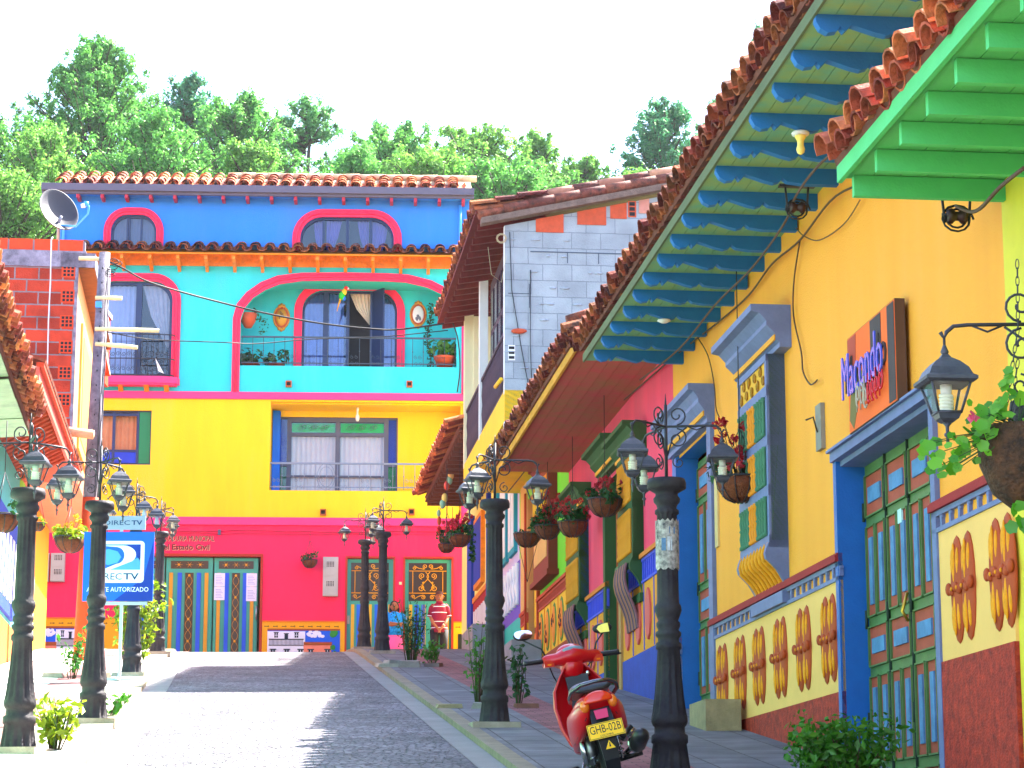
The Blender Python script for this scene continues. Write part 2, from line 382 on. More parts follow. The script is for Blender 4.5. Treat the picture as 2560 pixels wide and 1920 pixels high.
def slabs_floor(m, brickw, rowh):
    for n in m.node_tree.nodes:
        if n.type == 'COMBXYZ':
            t = m.node_tree; g = [q for q in t.nodes if q.type == 'NEW_GEOMETRY'][-1]
            d = t.nodes.new('ShaderNodeVectorMath'); d.operation = 'DOT_PRODUCT'; d.inputs[1].default_value = (-.115, .9934, 0)
            t.links.new(g.outputs['Position'], d.inputs[0]); t.links.new(d.outputs['Value'], n.inputs[1])
slabs_floor(SLAB, .4, .4)
SLABL = brickmat('brightened_paving_slabs', '#d0ccc4', '#bcb6ae', '#7c766e', .42, .42, Fr(0, 0, 83.9, 1), ms=.008, off=0, dirt=.2); slabs_floor(SLABL, .4, .4)  # left slabs paled as sunlit paving, to bounce light onto the right wall
RSL = brickmat('red_paving', '#a06a68', '#8c5658', '#57403e', .2, .1, Fr(0, 0, 83.9, 1), ms=.006, dirt=.3); slabs_floor(RSL, .2, .1)
def rlx(y): return -.78 - .1165 * y
def rrx(y): return 1.76 - .111 * y
# one big terrain sheet
b = MB(); ys = [-250, -120, -60, -30, -10, 0, 10, 20, 30, 38, 42, 44, 46, 48, 50, 54, 60, 90, 150, 300, 700]; xs = [-700, -200, -60, -20, -9, 0, 5, 20, 60, 200, 700]
b.add([(x, y, gz(max(y, -40)) - .07) for y in ys for x in xs], [(j * len(xs) + i, j * len(xs) + i + 1, (j + 1) * len(xs) + i + 1, (j + 1) * len(xs) + i) for j in range(len(ys) - 1) for i in range(len(xs) - 1)], GR)
struct(b.build('ground'))
sheet('road', rlx, rrx, 2, 52.2, .0, COB, 90)
sheet('gutter', lambda y: rrx(y), lambda y: rrx(y) + .22, 2, 50, .004, CONC, 70)
sheet('gutter', lambda y: rlx(y) - .3, lambda y: rlx(y), 2, 50, .004, CONC, 70)
sheet('kerb', lambda y: rrx(y) + .22, lambda y: rrx(y) + .36, 2, 49, .06, KERB, 70, .12)
sheet('kerb', lambda y: rlx(y) - .45, lambda y: rlx(y) - .3, 2, 47, .06, KERB, 70, .12)
rwx = lambda y: 4.41 - .1068 * y
sheet('pavement', lambda y: rrx(y) + .36, lambda y: rrx(y) + .98, 2, 52, .056, SLAB, 70)
sheet('pavement', lambda y: rrx(y) + .98, lambda y: rrx(y) + 1.5, 2, 52, .056, RSL, 70)
sheet('pavement', lambda y: rrx(y) + 1.5, lambda y: rwx(y) + .3, 2, 52, .056, SLAB, 70)
lwx = lambda y: -3.32 - .121 * y
sheet('pavement', lambda y: lwx(y) - .2, lambda y: rlx(y) - 1.5, 2, 52, .056, SLABL, 70)
sheet('pavement', lambda y: rlx(y) - 1.5, lambda y: rlx(y) - 1.0, 2, 52, .056, RSL, 70)
sheet('pavement', lambda y: rlx(y) - 1.0, lambda y: rlx(y) - .45, 2, 52, .056, SLABL, 70)
# hill with woods behind
HG = mat('hill_grass', (.05, .09, .02), var=.4, scale=.5)
b = MB(); nx, ny = 40, 24; rg = random.Random(3)
vs = []
for j in range(ny + 1):
    for i in range(nx + 1):
        y = 62 + 240 * j / ny; x = -90 + 180 * i / nx
        t = min(1, max(0, (y - 62) / 70)); z = 3.9 + 22 * (t * t * (3 - 2 * t)) + (y - 62) * .02 + rg.uniform(-.5, .5) * (1 if j else 0)
        vs.append((x, y, z))
b.add(vs, [(j * (nx + 1) + i, j * (nx + 1) + i + 1, (j + 1) * (nx + 1) + i + 1, (j + 1) * (nx + 1) + i) for j in range(ny) for i in range(nx)], HG, True)
struct(b.build('hill'))
def hillz(y):
    t = min(1, max(0, (y - 62) / 70)); return 3.9 + 22 * (t * t * (3 - 2 * t)) + (y - 62) * .02
# ================================================================== roof tiles
def tiles(b, fr, u0, u1, z, n, slope, courses, m, sp=.235, r=.095, L=.42, pans=2, seed=0, thick=.016, droop=.02):
    """barrel tiles; (z, n) is the eave lip, the roof climbs away from the street"""
    rg = random.Random(seed); cs, sn = math.cos(math.radians(slope)), math.sin(math.radians(slope))
    nu = int((u1 - u0) / sp); seg = 7
    up = fr.n * sn + Vector((0, 0, cs)); back = -fr.n * cs + Vector((0, 0, sn))
    for i in range(nu + 1):
        for c in range(courses):
            for kind in (0, 1):
                if kind == 1 and c >= pans: continue
                u = u0 + (i + (.5 if kind else 0)) * sp + rg.uniform(-.012, .012)
                if u > u1: continue
                s0 = c * (L - .07) + rg.uniform(-.025, .025) + (.05 if kind else 0) * (c == 0); s1 = s0 + L
                tw = rg.uniform(-.02, .02); lift = rg.uniform(0, .012); q = 1 if kind == 0 else -1
                rings = []
                for (s_, rr, dz) in ((s0, r, 0.028), (s1, r * .82, 0.0)):
                    cc = fr.p(u, z, n) + back * s_ + up * (dz + lift + (.035 if q > 0 else .075)) + fr.u * (tw * (s_ - s0))
                    for rad in (rr, rr - thick):
                        rings.append([cc + fr.u * (rad * math.cos(math.pi * k / (seg - 1))) + up * (q * rad * .85 * math.sin(math.pi * k / (seg - 1))) for k in range(seg)])
                A, A2, B_, B2 = rings; vs = A + A2 + B_ + B2; fs = []
                for k in range(seg - 1):
                    fs += [(k, k + 1, 2 * seg + k + 1, 2 * seg + k), (seg + k, 3 * seg + k, 3 * seg + k + 1, seg + k + 1), (k, seg + k, seg + k + 1, k + 1)]
                fs += [(0, 2 * seg, 3 * seg, seg), (seg - 1, 2 * seg - 1, 4 * seg - 1, 3 * seg - 1)]
                b.add(vs, fs, m, False)
    return b
def deck(fr, u0, u1, z, n, slope, depth, m, th=.04):
    cs, sn = math.cos(math.radians(slope)), math.sin(math.radians(slope)); b = MB()
    P = [fr.p(u0, z, n), fr.p(u1, z, n), fr.p(u1, z + depth * sn, n - depth * cs), fr.p(u0, z + depth * sn, n - depth * cs)]
    up = (fr.n * sn + Vector((0, 0, cs))) * th
    b.hexa(P + [p + up for p in P], m); return b
# ================================================================== the four storey house closing the street
F = BW
H = thing('town_house', 'four storey house closing the street, crimson, yellow, cyan and blue floors with pink arches', 'house', F.p(0, 4.1, 0))
wall(F, rect(-5.7, 4.05, 3.9, 7.28), [rect(-3.26, -.52, 4.0, 6.58), rect(1.38, 2.39, 4.0, 6.56), rect(2.65, 3.67, 4.0, 6.56)], REDW, depth=.14).build('ground_floor_wall', H)
MB().box(F, -5.72, 4.06, 7.28, 7.45, -.3, .05, PINK).build('pink_band', H)
wall(F, rect(-5.7, 4.05, 7.45, 10.1), [rect(-4.5, -3.0, 8.61, 9.83), rect(-.37, 3.95, 8.06, 10.06)], YEL, depth=.16).build('yellow_floor_wall', H)
MB().box(F, -5.72, 4.06, 10.1, 10.26, -.3, .05, PINK).build('pink_band', H)
archin = [(-1.08, 10.87), (-1.08, 11.93), (-1.0, 12.18), (-.81, 12.42), (-.55, 12.6), (-.22, 12.74), (.28, 12.82), (1.19, 12.84), (2.2, 12.83), (2.61, 12.81), (3.1, 12.70), (3.52, 12.5), (3.75, 12.32), (3.76, 10.87)]
wall(F, rect(-5.4, 4.05, 10.26, 13.32), [rtop(-4.35, -2.6, 10.6, 12.77, .45), archin], CYAN, depth=.12).build('cyan_floor_wall', H)
wall(F, rect(-5.2, 4.03, 13.3, 14.72), [rtop(-4.03, -3.01, 13.46, 14.31, (.36, .4)), rtop(.22, 2.33, 13.49, 14.31, (.5, .5))], BLUE, depth=.12).build('blue_floor_wall', H)
# body behind
BODY = mat('plain_render', '#c9b48c', var=.2)
MB().box(F, -5.68, 4.03, 3.5, 13.2, -9, -1.6, BODY).box(F, -5.2, 4.0, 13.2, 14.7, -9, -1.6, BODY).box(F, -5.68, -5.6, 3.9, 13.2, -1.6, -.3, BODY).box(F, 3.97, 4.03, 3.9, 14.7, -1.6, -.3, BLUE).box(F, -5.19, -5.1, 13.2, 14.7, -1.6, -.3, BLUE).build('house_body', H)
b = MB()
for z in (7.3, 10.14, 13.25): b.box(F, -5.6, 3.97, z - .05, z + .05, -1.6, -.31, BODY)
b.build('floor_slab', H)
# ---- mouldings (pink arches)
def trim(pts_out, pts_in, m=TRIMR, n0=-.01, n1=.055):
    o = band(F, pts_out, pts_in, n0, n1, m)
    mo = [((a[0] + c[0]) / 2, (a[1] + c[1]) / 2) for a, c in zip(pts_out, pts_in)]
    o.tube([F.p(u, z, n1 + .005) for u, z in mo], .035, m, seg=6)
    return o.build('window_trim', H)
def shaped(u0, u1, z0, z1, r, t):
    a = rtop(u0, u1, z0, z1, r)[1:] + [(u0, z0)]; rr = r if isinstance(r, tuple) else (r, r)
    c = rtop(u0 - t, u1 + t, z0, z1 + t, (rr[0] + t, rr[1] + t))[1:] + [(u0 - t, z0)]
    return c, a
trim(*shaped(-4.03, -3.01, 13.44, 14.31, (.36, .4), .16)); trim(*shaped(.22, 2.33, 13.44, 14.31, (.5, .5), .18))
trim(*shaped(-4.35, -2.6, 10.4, 12.77, .45, .18))
ao = [(-1.25, 10.26), (-1.25, 11.95), (-1.17, 12.27), (-.96, 12.54), (-.65, 12.77), (-.27, 12.93), (.26, 13.0), (1.19, 13.02), (2.2, 13.01), (2.65, 12.99), (3.18, 12.86), (3.6, 12.65), (3.95, 12.4)]
ai = [(-1.08, 10.26)] + archin[1:12] + [(3.9, 12.22)]
trim(ao, ai)
PINKD = PINK
b = MB(); b.tube([F.p(3.97, 10.26, .06), F.p(3.97, 12.1, .06)], .1, PINK, 12); b.build('corner_pipe', H)
b = MB(); b.tube([F.p(3.97, 7.2, .07), F.p(3.97, 7.9, .07)], .1, PINK, 12); b.build('corner_pipe', H)
b = MB(); LB = mat('pale_blue_pipe', '#4aa8ff', rough=.4); b.tube([F.p(3.83, 13.45, .06), F.p(3.83, 14.62, .06)], .035, LB, 8); b.build('downpipe', H)
b = MB(); b.tube([F.p(-5.08, 13.4, .06), F.p(-5.08, 14.62, .06)], .035, LB, 8); b.build('downpipe', H)
# ---- windows
def curtain(b, u0, u1, z0, z1, n, m, folds=10, taper=0, side=0):
    k = folds * 4; vs = []
    for i in range(k + 1):
        t = i / k; dn = .025 * math.sin(t * folds * 2 * math.pi)
        for z, s in ((z1, 1), ((z0 + z1) / 2, 1 - taper * .35), (z0, 1 - taper)):
            uu = (u0 + (u1 - u0) * t * s) if side == 0 else (u1 - (u1 - u0) * (1 - t) * s)
            vs.append(F.p(uu, z, n + dn))
    b.add(vs, [(3 * i + j, 3 * i + j + 1, 3 * i + j + 4, 3 * i + j + 3) for i in range(k) for j in range(2)], m, True)
def window(name, shape, bars, n, curt=(), back=.9, fm=NAVY, th=.05, hbars=()):
    u0 = min(p[0] for p in shape); u1 = max(p[0] for p in shape); z0 = min(p[1] for p in shape); z1 = max(p[1] for p in shape)
    cu, cz = (u0 + u1) / 2, (z0 + z1) / 2
    inn = [(cu + (p[0] - cu) * (1 - 2 * th / (u1 - u0)), cz + (p[1] - cz) * (1 - 2 * th / (z1 - z0))) for p in shape]
    fr = band(F, shape, inn, n - .04, n + .02, fm, closed=True)
    def ztop(u):
        zs = []
        k = len(shape)
        for i in range(k):
            a, c = shape[i], shape[(i + 1) % k]
            if (a[0] - u) * (c[0] - u) <= 0 and a[0] != c[0]: zs.append(a[1] + (c[1] - a[1]) * (u - a[0]) / (c[0] - a[0]))
        return max(zs) if zs else z1
    for u, wd in bars: fr.box(F, u - wd / 2, u + wd / 2, z0 + th * .5, ztop(u) - th * .6, n - .035, n + .03, fm)
    for (a, c, z, wd) in hbars: fr.box(F, a, c, z - wd / 2, z + wd / 2, n - .03, n + .025, fm)
    W = fr.build(name, H)
    g = MB()
    if name == 'balcony_window': g.box(F, .3, 1.29, 10.8, 12.8, n - .02, n - .018, GLASS); g.build('window_pane', W); g = MB(); g.box(F, 2.0, 2.38, 10.8, 12.7, n - .02, n - .018, GLASS)
    else: g.add([F.p(*p, n - .02) for p in shape], [tuple(t) for t in tessellate_polygon([[Vector((p[0], p[1], 0)) for p in shape]])], GLASS2 if (name == 'loggia_window' or z1 < 9.9) else GLASS)
    g.build('window_pane', W)
    d = MB(); d.box(F, u0 - .05, u1 + .05, z0 - .05, z1 + .05, n - .45, n - .4, DARK); d.build('dark_room_panel', W)  # near-black panel stands in for the unlit room behind the glass
    if curt:
        c = MB()
        for (a, e, zz0, zz1, m, fo, tp, sd) in curt: curtain(c, a, e, zz0, zz1, n - .12, m, fo, tp, sd)
        c.build('curtain', W)
    return W
MAU = mat('mauve_curtain', '#8f6cb0', var=.15); GREYC = mat('grey_curtain', '#8a8088', var=.1); SHEER = mat('sheer_curtain', '#d0d4d8', var=.15)
BLG = mat('blue_room', '#1c4c96', bump=0)
window('window', rtop(-4.03, -3.01, 13.46, 14.31, (.36, .4)), [(-3.67, .04), (-3.62, .03), (-3.36, .04)], -.08, [(-4.0, -3.04, 13.48, 14.3, GREYC, 8, 0, 0)], fm=mat('slate_frame', '#3a4a6a', bump=0))
window('window', rtop(.22, 2.33, 13.49, 14.31, (.5, .5)), [(.74, .05), (1.28, .07), (1.81, .05)], -.08,
       [(.5, .76, 13.5, 14.3, MAU, 3, .5, 1), (.8, 1.15, 13.5, 14.28, MAU, 4, .7, 0), (1.5, 1.76, 13.5, 14.28, MAU, 3, .7, 1), (1.84, 2.2, 13.5, 14.3, MAU, 4, .4, 0)])
window('window', rtop(-4.35, -2.6, 10.6, 12.77, .45), [(-3.36, .13)], -.08, [(-4.3, -3.4, 10.62, 12.7, SHEER, 8, 0, 0), (-3.3, -2.68, 11.3, 12.72, CURT, 5, .93, 1)], th=.07)
# yellow floor left window: shutters green, navy frame, cream curtains, blue lower panels
GSH = mat('green_shutter', '#157a48', rough=.5); RBL = mat('royal_blue_panel', '#1438b8', rough=.5)
W = window('window', rect(-4.5, -3.0, 8.61, 9.83), [(-3.83, .06), (-3.3, .05), (-4.4, .05)], -.1, [(-4.35, -3.35, 8.95, 9.75, mat('tan_curtain', '#d8a878', var=.2), 9, 0, 0)], th=.035, hbars=[(-4.4, -3.3, 8.93, .05), (-4.4, -3.3, 9.74, .05)])
b = MB(); b.box(F, -3.27, -3.03, 8.65, 9.8, -.13, -.075, GSH); b.box(F, -4.47, -4.42, 8.65, 9.8, -.13, -.075, GSH); b.build('shutter', W)
b = MB(); b.box(F, -4.37, -3.86, 8.66, 8.9, -.13, -.085, RBL); b.box(F, -3.8, -3.33, 8.66, 8.9, -.13, -.085, RBL); b.build('lower_panel', W)
# ---- arch recess (balcony)
b = MB(); b.box(F, -1.1, 3.97, 10.27, 10.87, -.13, -.01, CYAN); b.build('balcony_parapet', H)
wall(F, rect(-1.6, 4.0, 10.3, 13.3), [rtop(.25, 2.42, 10.8, 12.85, .5)], CYAN, n=-1.0, depth=.12, edge=.05).build('balcony_wall', H)
b = MB(); b.box(F, -1.3, 3.96, 12.86, 12.96, -1.0, -.13, CYAN); b.box(F, -1.2, -1.1, 10.3, 12.9, -1.0, -.12, CYAN); b.box(F, -1.2, 3.96, 10.78, 10.86, -1.0, -.14, BODY); b.box(F, 3.86, 3.96, 10.87, 12.85, -1.0, -.4, CYAN); b.build('balcony_recess', H)
c_, a_ = shaped(.25, 2.42, 10.8, 12.85, .5, .18); band(F, c_, a_, -1.01, -.94, TRIMR).build('window_trim', H)
W = window('balcony_window', rtop(.25, 2.42, 10.8, 12.85, .5), [(.79, .12), (1.29, .07), (1.83, .06)], -1.08, [(.3, .72, 10.82, 12.8, SHEER, 4, 0, 0), (.86, 1.2, 10.82, 12.8, SHEER, 4, 0, 0), (1.33, 1.8, 12.1, 12.82, CURT, 5, .95, 1), (2.0, 2.38, 10.82, 12.8, SHEER, 4, 0, 0)])
b = MB(); P_ = [F.p(1.84, 10.85, -1.06), F.p(2.1, 10.85, -.7), F.p(2.13, 10.85, -.7), F.p(1.88, 10.85, -1.06)]; b.hexa(P_ + [p + Vector((0, 0, 2.0)) for p in P_], NAVY); b.build('open_leaf', W)
GR_ = mat('balcony_rail_iron', '#3d4a58', rough=.5, bump=0)
def railing(u0, u1, z0, z1, n, bars, m, frame=H, top=.035, scr=True, seg=5):
    b = MB(); b.box(F, u0, u1, z1 - top, z1, n - .02, n + .02, m); b.box(F, u0, u1, z0 + .04, z0 + .06, n - .012, n + .012, m)
    k = bars
    for i in range(k + 1):
        u = u0 + .02 + (u1 - u0 - .04) * i / k
        b.tube([F.p(u, z0, n), F.p(u, z1 - top, n)], .007, m, 5)
        b.ell(F.p(u, (z0 + z1) / 2, n), (.014, .014, .02), m, 6, 4)
        if scr and i < k and i % 2 == 0:
            uc = u + (u1 - u0) / k / 2; zc = z0 + .2
            for q in (-1, 1): b.tube(spiral(F.p(uc + q * .05, zc, n), F.u, (0, 0, 1), .045, .01, 1.3, math.pi / 2, 14), .005, m, 4); b.tube(spiral(F.p(uc + q * .05, zc - .14, n), F.u, (0, 0, 1), .04, .01, 1.3, -math.pi / 2, 14), .005, m, 4)
    return b.build('balcony_railing', frame)
railing(-1.06, 3.75, 10.9, 11.56, -.07, 20, GR_)
# ---- cyan window little balcony
b = MB(); pts = [(-4.5, 0), (-4.45, .2), (-4.2, .3), (-2.75, .3), (-2.45, .2), (-2.4, 0)]
b.prism([F.p(u, 10.40, n) for u, n in pts], (0, 0, .15), PINK); b.prism([F.p(-3.45 + (u + 3.45) * .95, 10.36, n * .9) for u, n in pts], (0, 0, .04), PINK)
b.build('balcony_sill', H)
b = MB()
for u in (-4.25, -3.69, -3.12, -2.68): b.hexa([F.p(u - .05, 10.24, 0), F.p(u + .05, 10.24, 0), F.p(u + .05, 10.24, .05), F.p(u - .05, 10.24, .05), F.p(u - .05, 10.36, 0), F.p(u + .05, 10.36, 0), F.p(u + .05, 10.36, .25), F.p(u - .05, 10.36, .25)], ORW)
b.build('sill_bracket', H)
b = MB(); cur = [(-4.4, .02), (-4.35, .2), (-4.15, .27), (-3.5, .29), (-2.8, .27), (-2.55, .2), (-2.5, .02)]
for z in (10.58, 10.95, 11.5): b.tube([F.p(u, z, n) for u, n in cur], .014, IRON, 5)
for i in range(17):
    t = i / 16; u = -4.4 + 1.9 * t; n = .02 + .27 * min(1, min(t, 1 - t) * 9)
    b.tube([F.p(u, 10.56, n), F.p(u, 11.5, n)], .008, IRON, 4)
    if i % 2 == 0 and 0 < i < 16:
        for z, q in ((11.05, 1), (10.72, -1)):
            for s_ in (-1, 1): b.tube(spiral(F.p(u + s_ * .06, z, n), F.u, (0, 0, q), .055, .012, 1.4, 0 if s_ < 0 else math.pi, 14), .006, IRON, 4)
for r_ in (.22, .14): b.tube([F.p(-3.1 + r_ * math.cos(t * math.pi / 8), 11.1 + r_ * 1.3 * math.sin(t * math.pi / 8), .3) for t in range(17)], .007, IRON, 4)
b.build('balcony_railing', H)
b = MB(); b.prism([F.p(-2.92, 10.95, .31), F.p(-2.72, 10.6, .31), F.p(-2.85, 10.66, .31)], F.n * .01, WHITE); b.build('white_cloth', H)
# ---- yellow balcony recess
wall(F, rect(-.4, 4.0, 7.6, 10.1), [rect(-.24, 2.46, 7.7, 9.9)], YEL, n=-1.0, depth=.12, edge=.05).build('loggia_wall', H)
BLP = mat('bright_blue_pillar', '#0a6ae0')
b = MB(); b.box(F, -.5, 3.96, 10.03, 10.13, -1.0, -.16, YEL); b.box(F, -.5, 3.96, 7.95, 8.02, -1.0, -.17, BODY); b.box(F, -.36, -.19, 8.02, 10.0, -1.0, -.9, BLP); b.box(F, -.5, -.38, 8, 10.03, -1.0, -.15, YEL); b.box(F, 3.86, 3.96, 8, 10.03, -1.0, -.17, YEL); b.build('loggia_recess', H)
b = MB(); b.box(F, -.36, -.2, 8.02, 10.0, -.9, -.8, BLP); b.build('blue_pillar', H)
GREYF = mat('grey_window_frame', '#555a70', bump=0)
WT = mat('white_curtain', '#c8c0c0', var=.08)
W = window('loggia_window', rect(-.24, 2.46, 7.7, 9.9), [(-.0, .09), (1.1, .1), (2.2, .1)], -1.08, [(.05, 1.05, 7.72, 9.55, WT, 9, 0, 0), (1.15, 2.15, 7.72, 9.55, WT, 9, 0, 0)], fm=GREYF, th=.04, hbars=[(-.0, 2.2, 9.84, .1), (-.0, 2.2, 9.5, .07), (0, 2.2, 8.55, .035), (-.2, 0, 8.8, .05), (2.2, 2.4, 8.8, .05)])
GGL = mat('green_glass', '#12b04c', rough=.2, bump=0); b = MB(); b.box(F, .06, 1.04, 9.56, 9.77, -1.12, -1.1, GGL); b.box(F, 1.16, 2.14, 9.56, 9.77, -1.12, -1.1, GGL); b.build('fanlight', W)
b = MB()
for uc in (.3, .55, .8, 1.4, 1.65, 1.9):
    for q in (-1, 1): b.tube(spiral(F.p(uc + q * .04, 9.67, -1.05), F.u, (0, 0, 1), .07, .01, 1.3, 0 if q > 0 else math.pi, 14), .006, GREYF, 4)
b.build('fanlight_scroll', W)
b = MB(); b.box(F, -.2, -.03, 8.83, 9.85, -1.12, -1.1, RBL); b.box(F, 2.24, 2.42, 8.83, 9.85, -1.12, -1.1, RBL); b.box(F, -.2, -.03, 7.75, 8.77, -1.12, -1.1, GSH); b.box(F, 2.24, 2.42, 7.75, 8.77, -1.12, -1.1, GSH); b.build('side_panel', W)
LR = mat('light_grey_rail', '#7c8494', bump=0)
railing(-.36, 3.85, 8.1, 8.7, -.08, 17, LR, top=.04)
b = MB()
for uc in (.88,):
    for rr in (.2, .15): b.tube([F.p(uc + rr * math.cos(t * math.pi / 10), 8.38 + rr * 1.5 * math.sin(t * math.pi / 10), -.07) for t in range(21)], .006, LR, 4)
b.build('railing_oval', H)
b = MB(); b.lathe(F.p(1.55, 9.72, -.5), [(0, .03), (.05, .045), (.12, .04), (.16, .02), (.2, .02), (.3, .035), (.31, .01)], WHITE, 10); b.build('bulb_lamp', H)
# ---- roofs
cs_ = MB(); tiles(cs_, F, -5.15, 3.95, 14.88, .38, 24, 4, TILEO, sp=.315, r=.125, L=.42, seed=5); cs_.build('upper_roof_tiles', H)
b = MB()
for i in range(30):
    u = -1.5 + i * .3
    if u > 4.1: break
    b.tube([F.p(u, 15.52 + .01 * (i % 2), -.95), F.p(u + .33, 15.53 + .01 * (i % 2), -.95)], [.085, .075], mat('pale_ridge_tile', '#d9b48c', var=.3), 8)
b.build('ridge_tiles', H)
deck(F, -5.2, 4.08, 14.84, .4, 24, 1.5, BODY, .03).build('upper_roof', H); deck(F, -5.2, 4.08, 15.44, -.97, -5, 8, TILEO, .03).build('back_roof', H)
GUT = mat('grey_gutter', '#5a5568', rough=.5, bump=0); b = MB(); b.box(F, -5.55, 4.13, 14.74, 14.9, .36, .5, GUT); b.box(F, -5.55, 4.13, 14.68, 14.74, .34, .42, GUT); b.build('gutter', H)
REDP = mat('red_rafter', '#b0304a')
for i in range(17):
    u = -4.75 + i * .54; MB().box(F, u - .035, u + .035, 14.6, 14.7, 0, .38, REDP).build('rafter_tail', H)
MB().box(F, -5.3, 4.05, 14.72, 14.76, 0, .4, BLUE).build('eave_board', H)
b = MB(); tiles(b, F, -4.9, 3.85, 13.33, .62, 22, 2, TILE, sp=.318, r=.12, seed=8); b.build('lower_roof_tiles', H)
deck(F, -5.2, 3.9, 13.27, .6, 22, .62, ORW, .03).build('lower_eave_boards', H)
for i in range(15):
    u = -4.95 + i * .62
    b = MB(); b.hexa([F.p(u - .035, 13.0, 0), F.p(u + .035, 13.0, 0), F.p(u + .035, 13.17, .55), F.p(u - .035, 13.17, .55), F.p(u - .035, 13.18, 0), F.p(u + .035, 13.18, 0), F.p(u + .035, 13.26, .55), F.p(u - .035, 13.26, .55)], ORW); b.build('rafter_tail', H)
MB().box(F, -5.3, 3.95, 13.14, 13.5, 0, .03, ORW).build('eave_fascia', H)
# side verge tiles on the right end
b = MB()
for i in range(7): b.tube([F.p(4.08, 14.7 - i * .2, -.2 - i * .05), F.p(4.1, 14.52 - i * .2, -.15 - i * .05)], [.07, .085], TILEO, 7)
b.build('verge_tiles', H)
# ---- small square terracotta boxes on the wall
TER = mat('terracotta_box', '#b5572f', var=.2)
for (u, z) in ((.02, 10.46), (2.71, 10.48), (.83, 7.58), (2.78, 7.6)):
    b = MB(); b.box(F, u - .065, u + .065, z - .08, z - .055, 0, .1, TER); b.box(F, u - .065, u + .065, z + .035, z + .06, 0, .08, TER); b.box(F, u - .065, u - .045, z - .055, z + .035, 0, .09, TER); b.box(F, u + .045, u + .065, z - .055, z + .035, 0, .09, TER); b.box(F, u - .045, u + .045, z - .055, z + .035, 0, .03, DARK)
    b.build('terracotta_wall_box', H)
# ---- ground floor doors
DG = mat('gold_paint', '#f0a010', rough=.5, bump=0); DBL = mat('blue_stripe', '#1450d0', rough=.5, bump=0); DOC = mat('ochre_stripe', '#d8920c', rough=.5, bump=0); BRN = mat('brown_glass', '#3a2410', rough=.3, bump=0)
DYE = mat('yellow_stripe', '#e8b41c', rough=.5, bump=0); DBL2 = mat('bright_blue_stripe', '#1a6ae0', rough=.5, bump=0)
def big_leaf(u0, u1, z0=4.05, z1=6.56):
    n = -.1; b = MB(); b.box(F, u0, u1, z0, z1, n - .04, n, TEALD)
    L_ = b.build('gate_leaf', H); w_ = u1 - u0
    b = MB(); b.box(F, u0 + .1, u1 - .1, z1 - .24, z1 - .07, n, n + .012, BRN); b.box(F, u0 + w_ * .41, u0 + w_ * .59, z0 + .05, z1 - .33, n, n + .012, BRN); b.build('glass_strip', L_)
    b = MB()
    for f0, f1, m in ((.07, .15, DOC), (.25, .34, DBL), (.66, .75, DBL), (.83, .91, DOC)): b.box(F, u0 + w_ * f0, u0 + w_ * f1, z0 + .02, z1 - .33, n, n + .018, m)
    for f in (.04, .2, .38, .62, .79, .96): b.box(F, u0 + w_ * f - .012, u0 + w_ * f + .012, z0, z1 - .3, n, n + .02, TEALD)
    b.build('stripe', L_)
    b = MB(); uc = u0 + w_ * .5
    for k in range(9):
        z = z0 + .2 + k * .24; s_ = .012 if k % 2 else .028
        b.ell(F.p(uc, z, n + .03), (s_, .01, s_), DG, 8, 5)
        if k < 8:
            for q in (-1, 1): b.tube([F.p(uc + q * .065 * math.sin(math.pi * t / 6), z + .24 * t / 6, n + .02) for t in range(7)], .004, DG, 4)
    for k in range(3):
        uu = u0 + w_ * (.27 + .23 * k); b.ell(F.p(uu, z1 - .155, n + .03), (.028, .01, .028) if k != 1 else (.015, .01, .015), DG, 8, 5)
        for q in range(6): b.tube([F.p(uu, z1 - .155, n + .02), F.p(uu + .08 * math.cos(q * math.pi / 3), z1 - .155 + .06 * math.sin(q * math.pi / 3), n + .02)], .004, DG, 4)
    b.build('flower_grille', L_)
    return L_
big_leaf(-3.24, -2.62); big_leaf(-2.59, -1.57); gl = big_leaf(-1.54, -.58)
b = MB(); b.tube([F.p(-.6, 5.2, -.06), F.p(-.6, 5.35, -.02), F.p(-.6, 5.5, -.06)], .018, mat('pale_metal', '#b0b8b8', rough=.3, metal=.7), 8); b.build('handle', gl)
b = MB(); b.box(F, -3.3, -.47, 6.58, 6.64, -.02, .03, mat('rust_trim', '#b03018')); b.box(F, -.52, -.47, 4, 6.58, -.02, .03, MATS['rust_trim'])
for a, c in ((1.34, 2.43), (2.61, 3.71)):
    b.box(F, a, c, 6.56, 6.6, -.02, .03, MATS['rust_trim']); b.box(F, a, a + .04, 4, 6.56, -.02, .03, MATS['rust_trim']); b.box(F, c - .04, c, 4, 6.56, -.02, .03, MATS['rust_trim'])
b.build('door_surround', H)
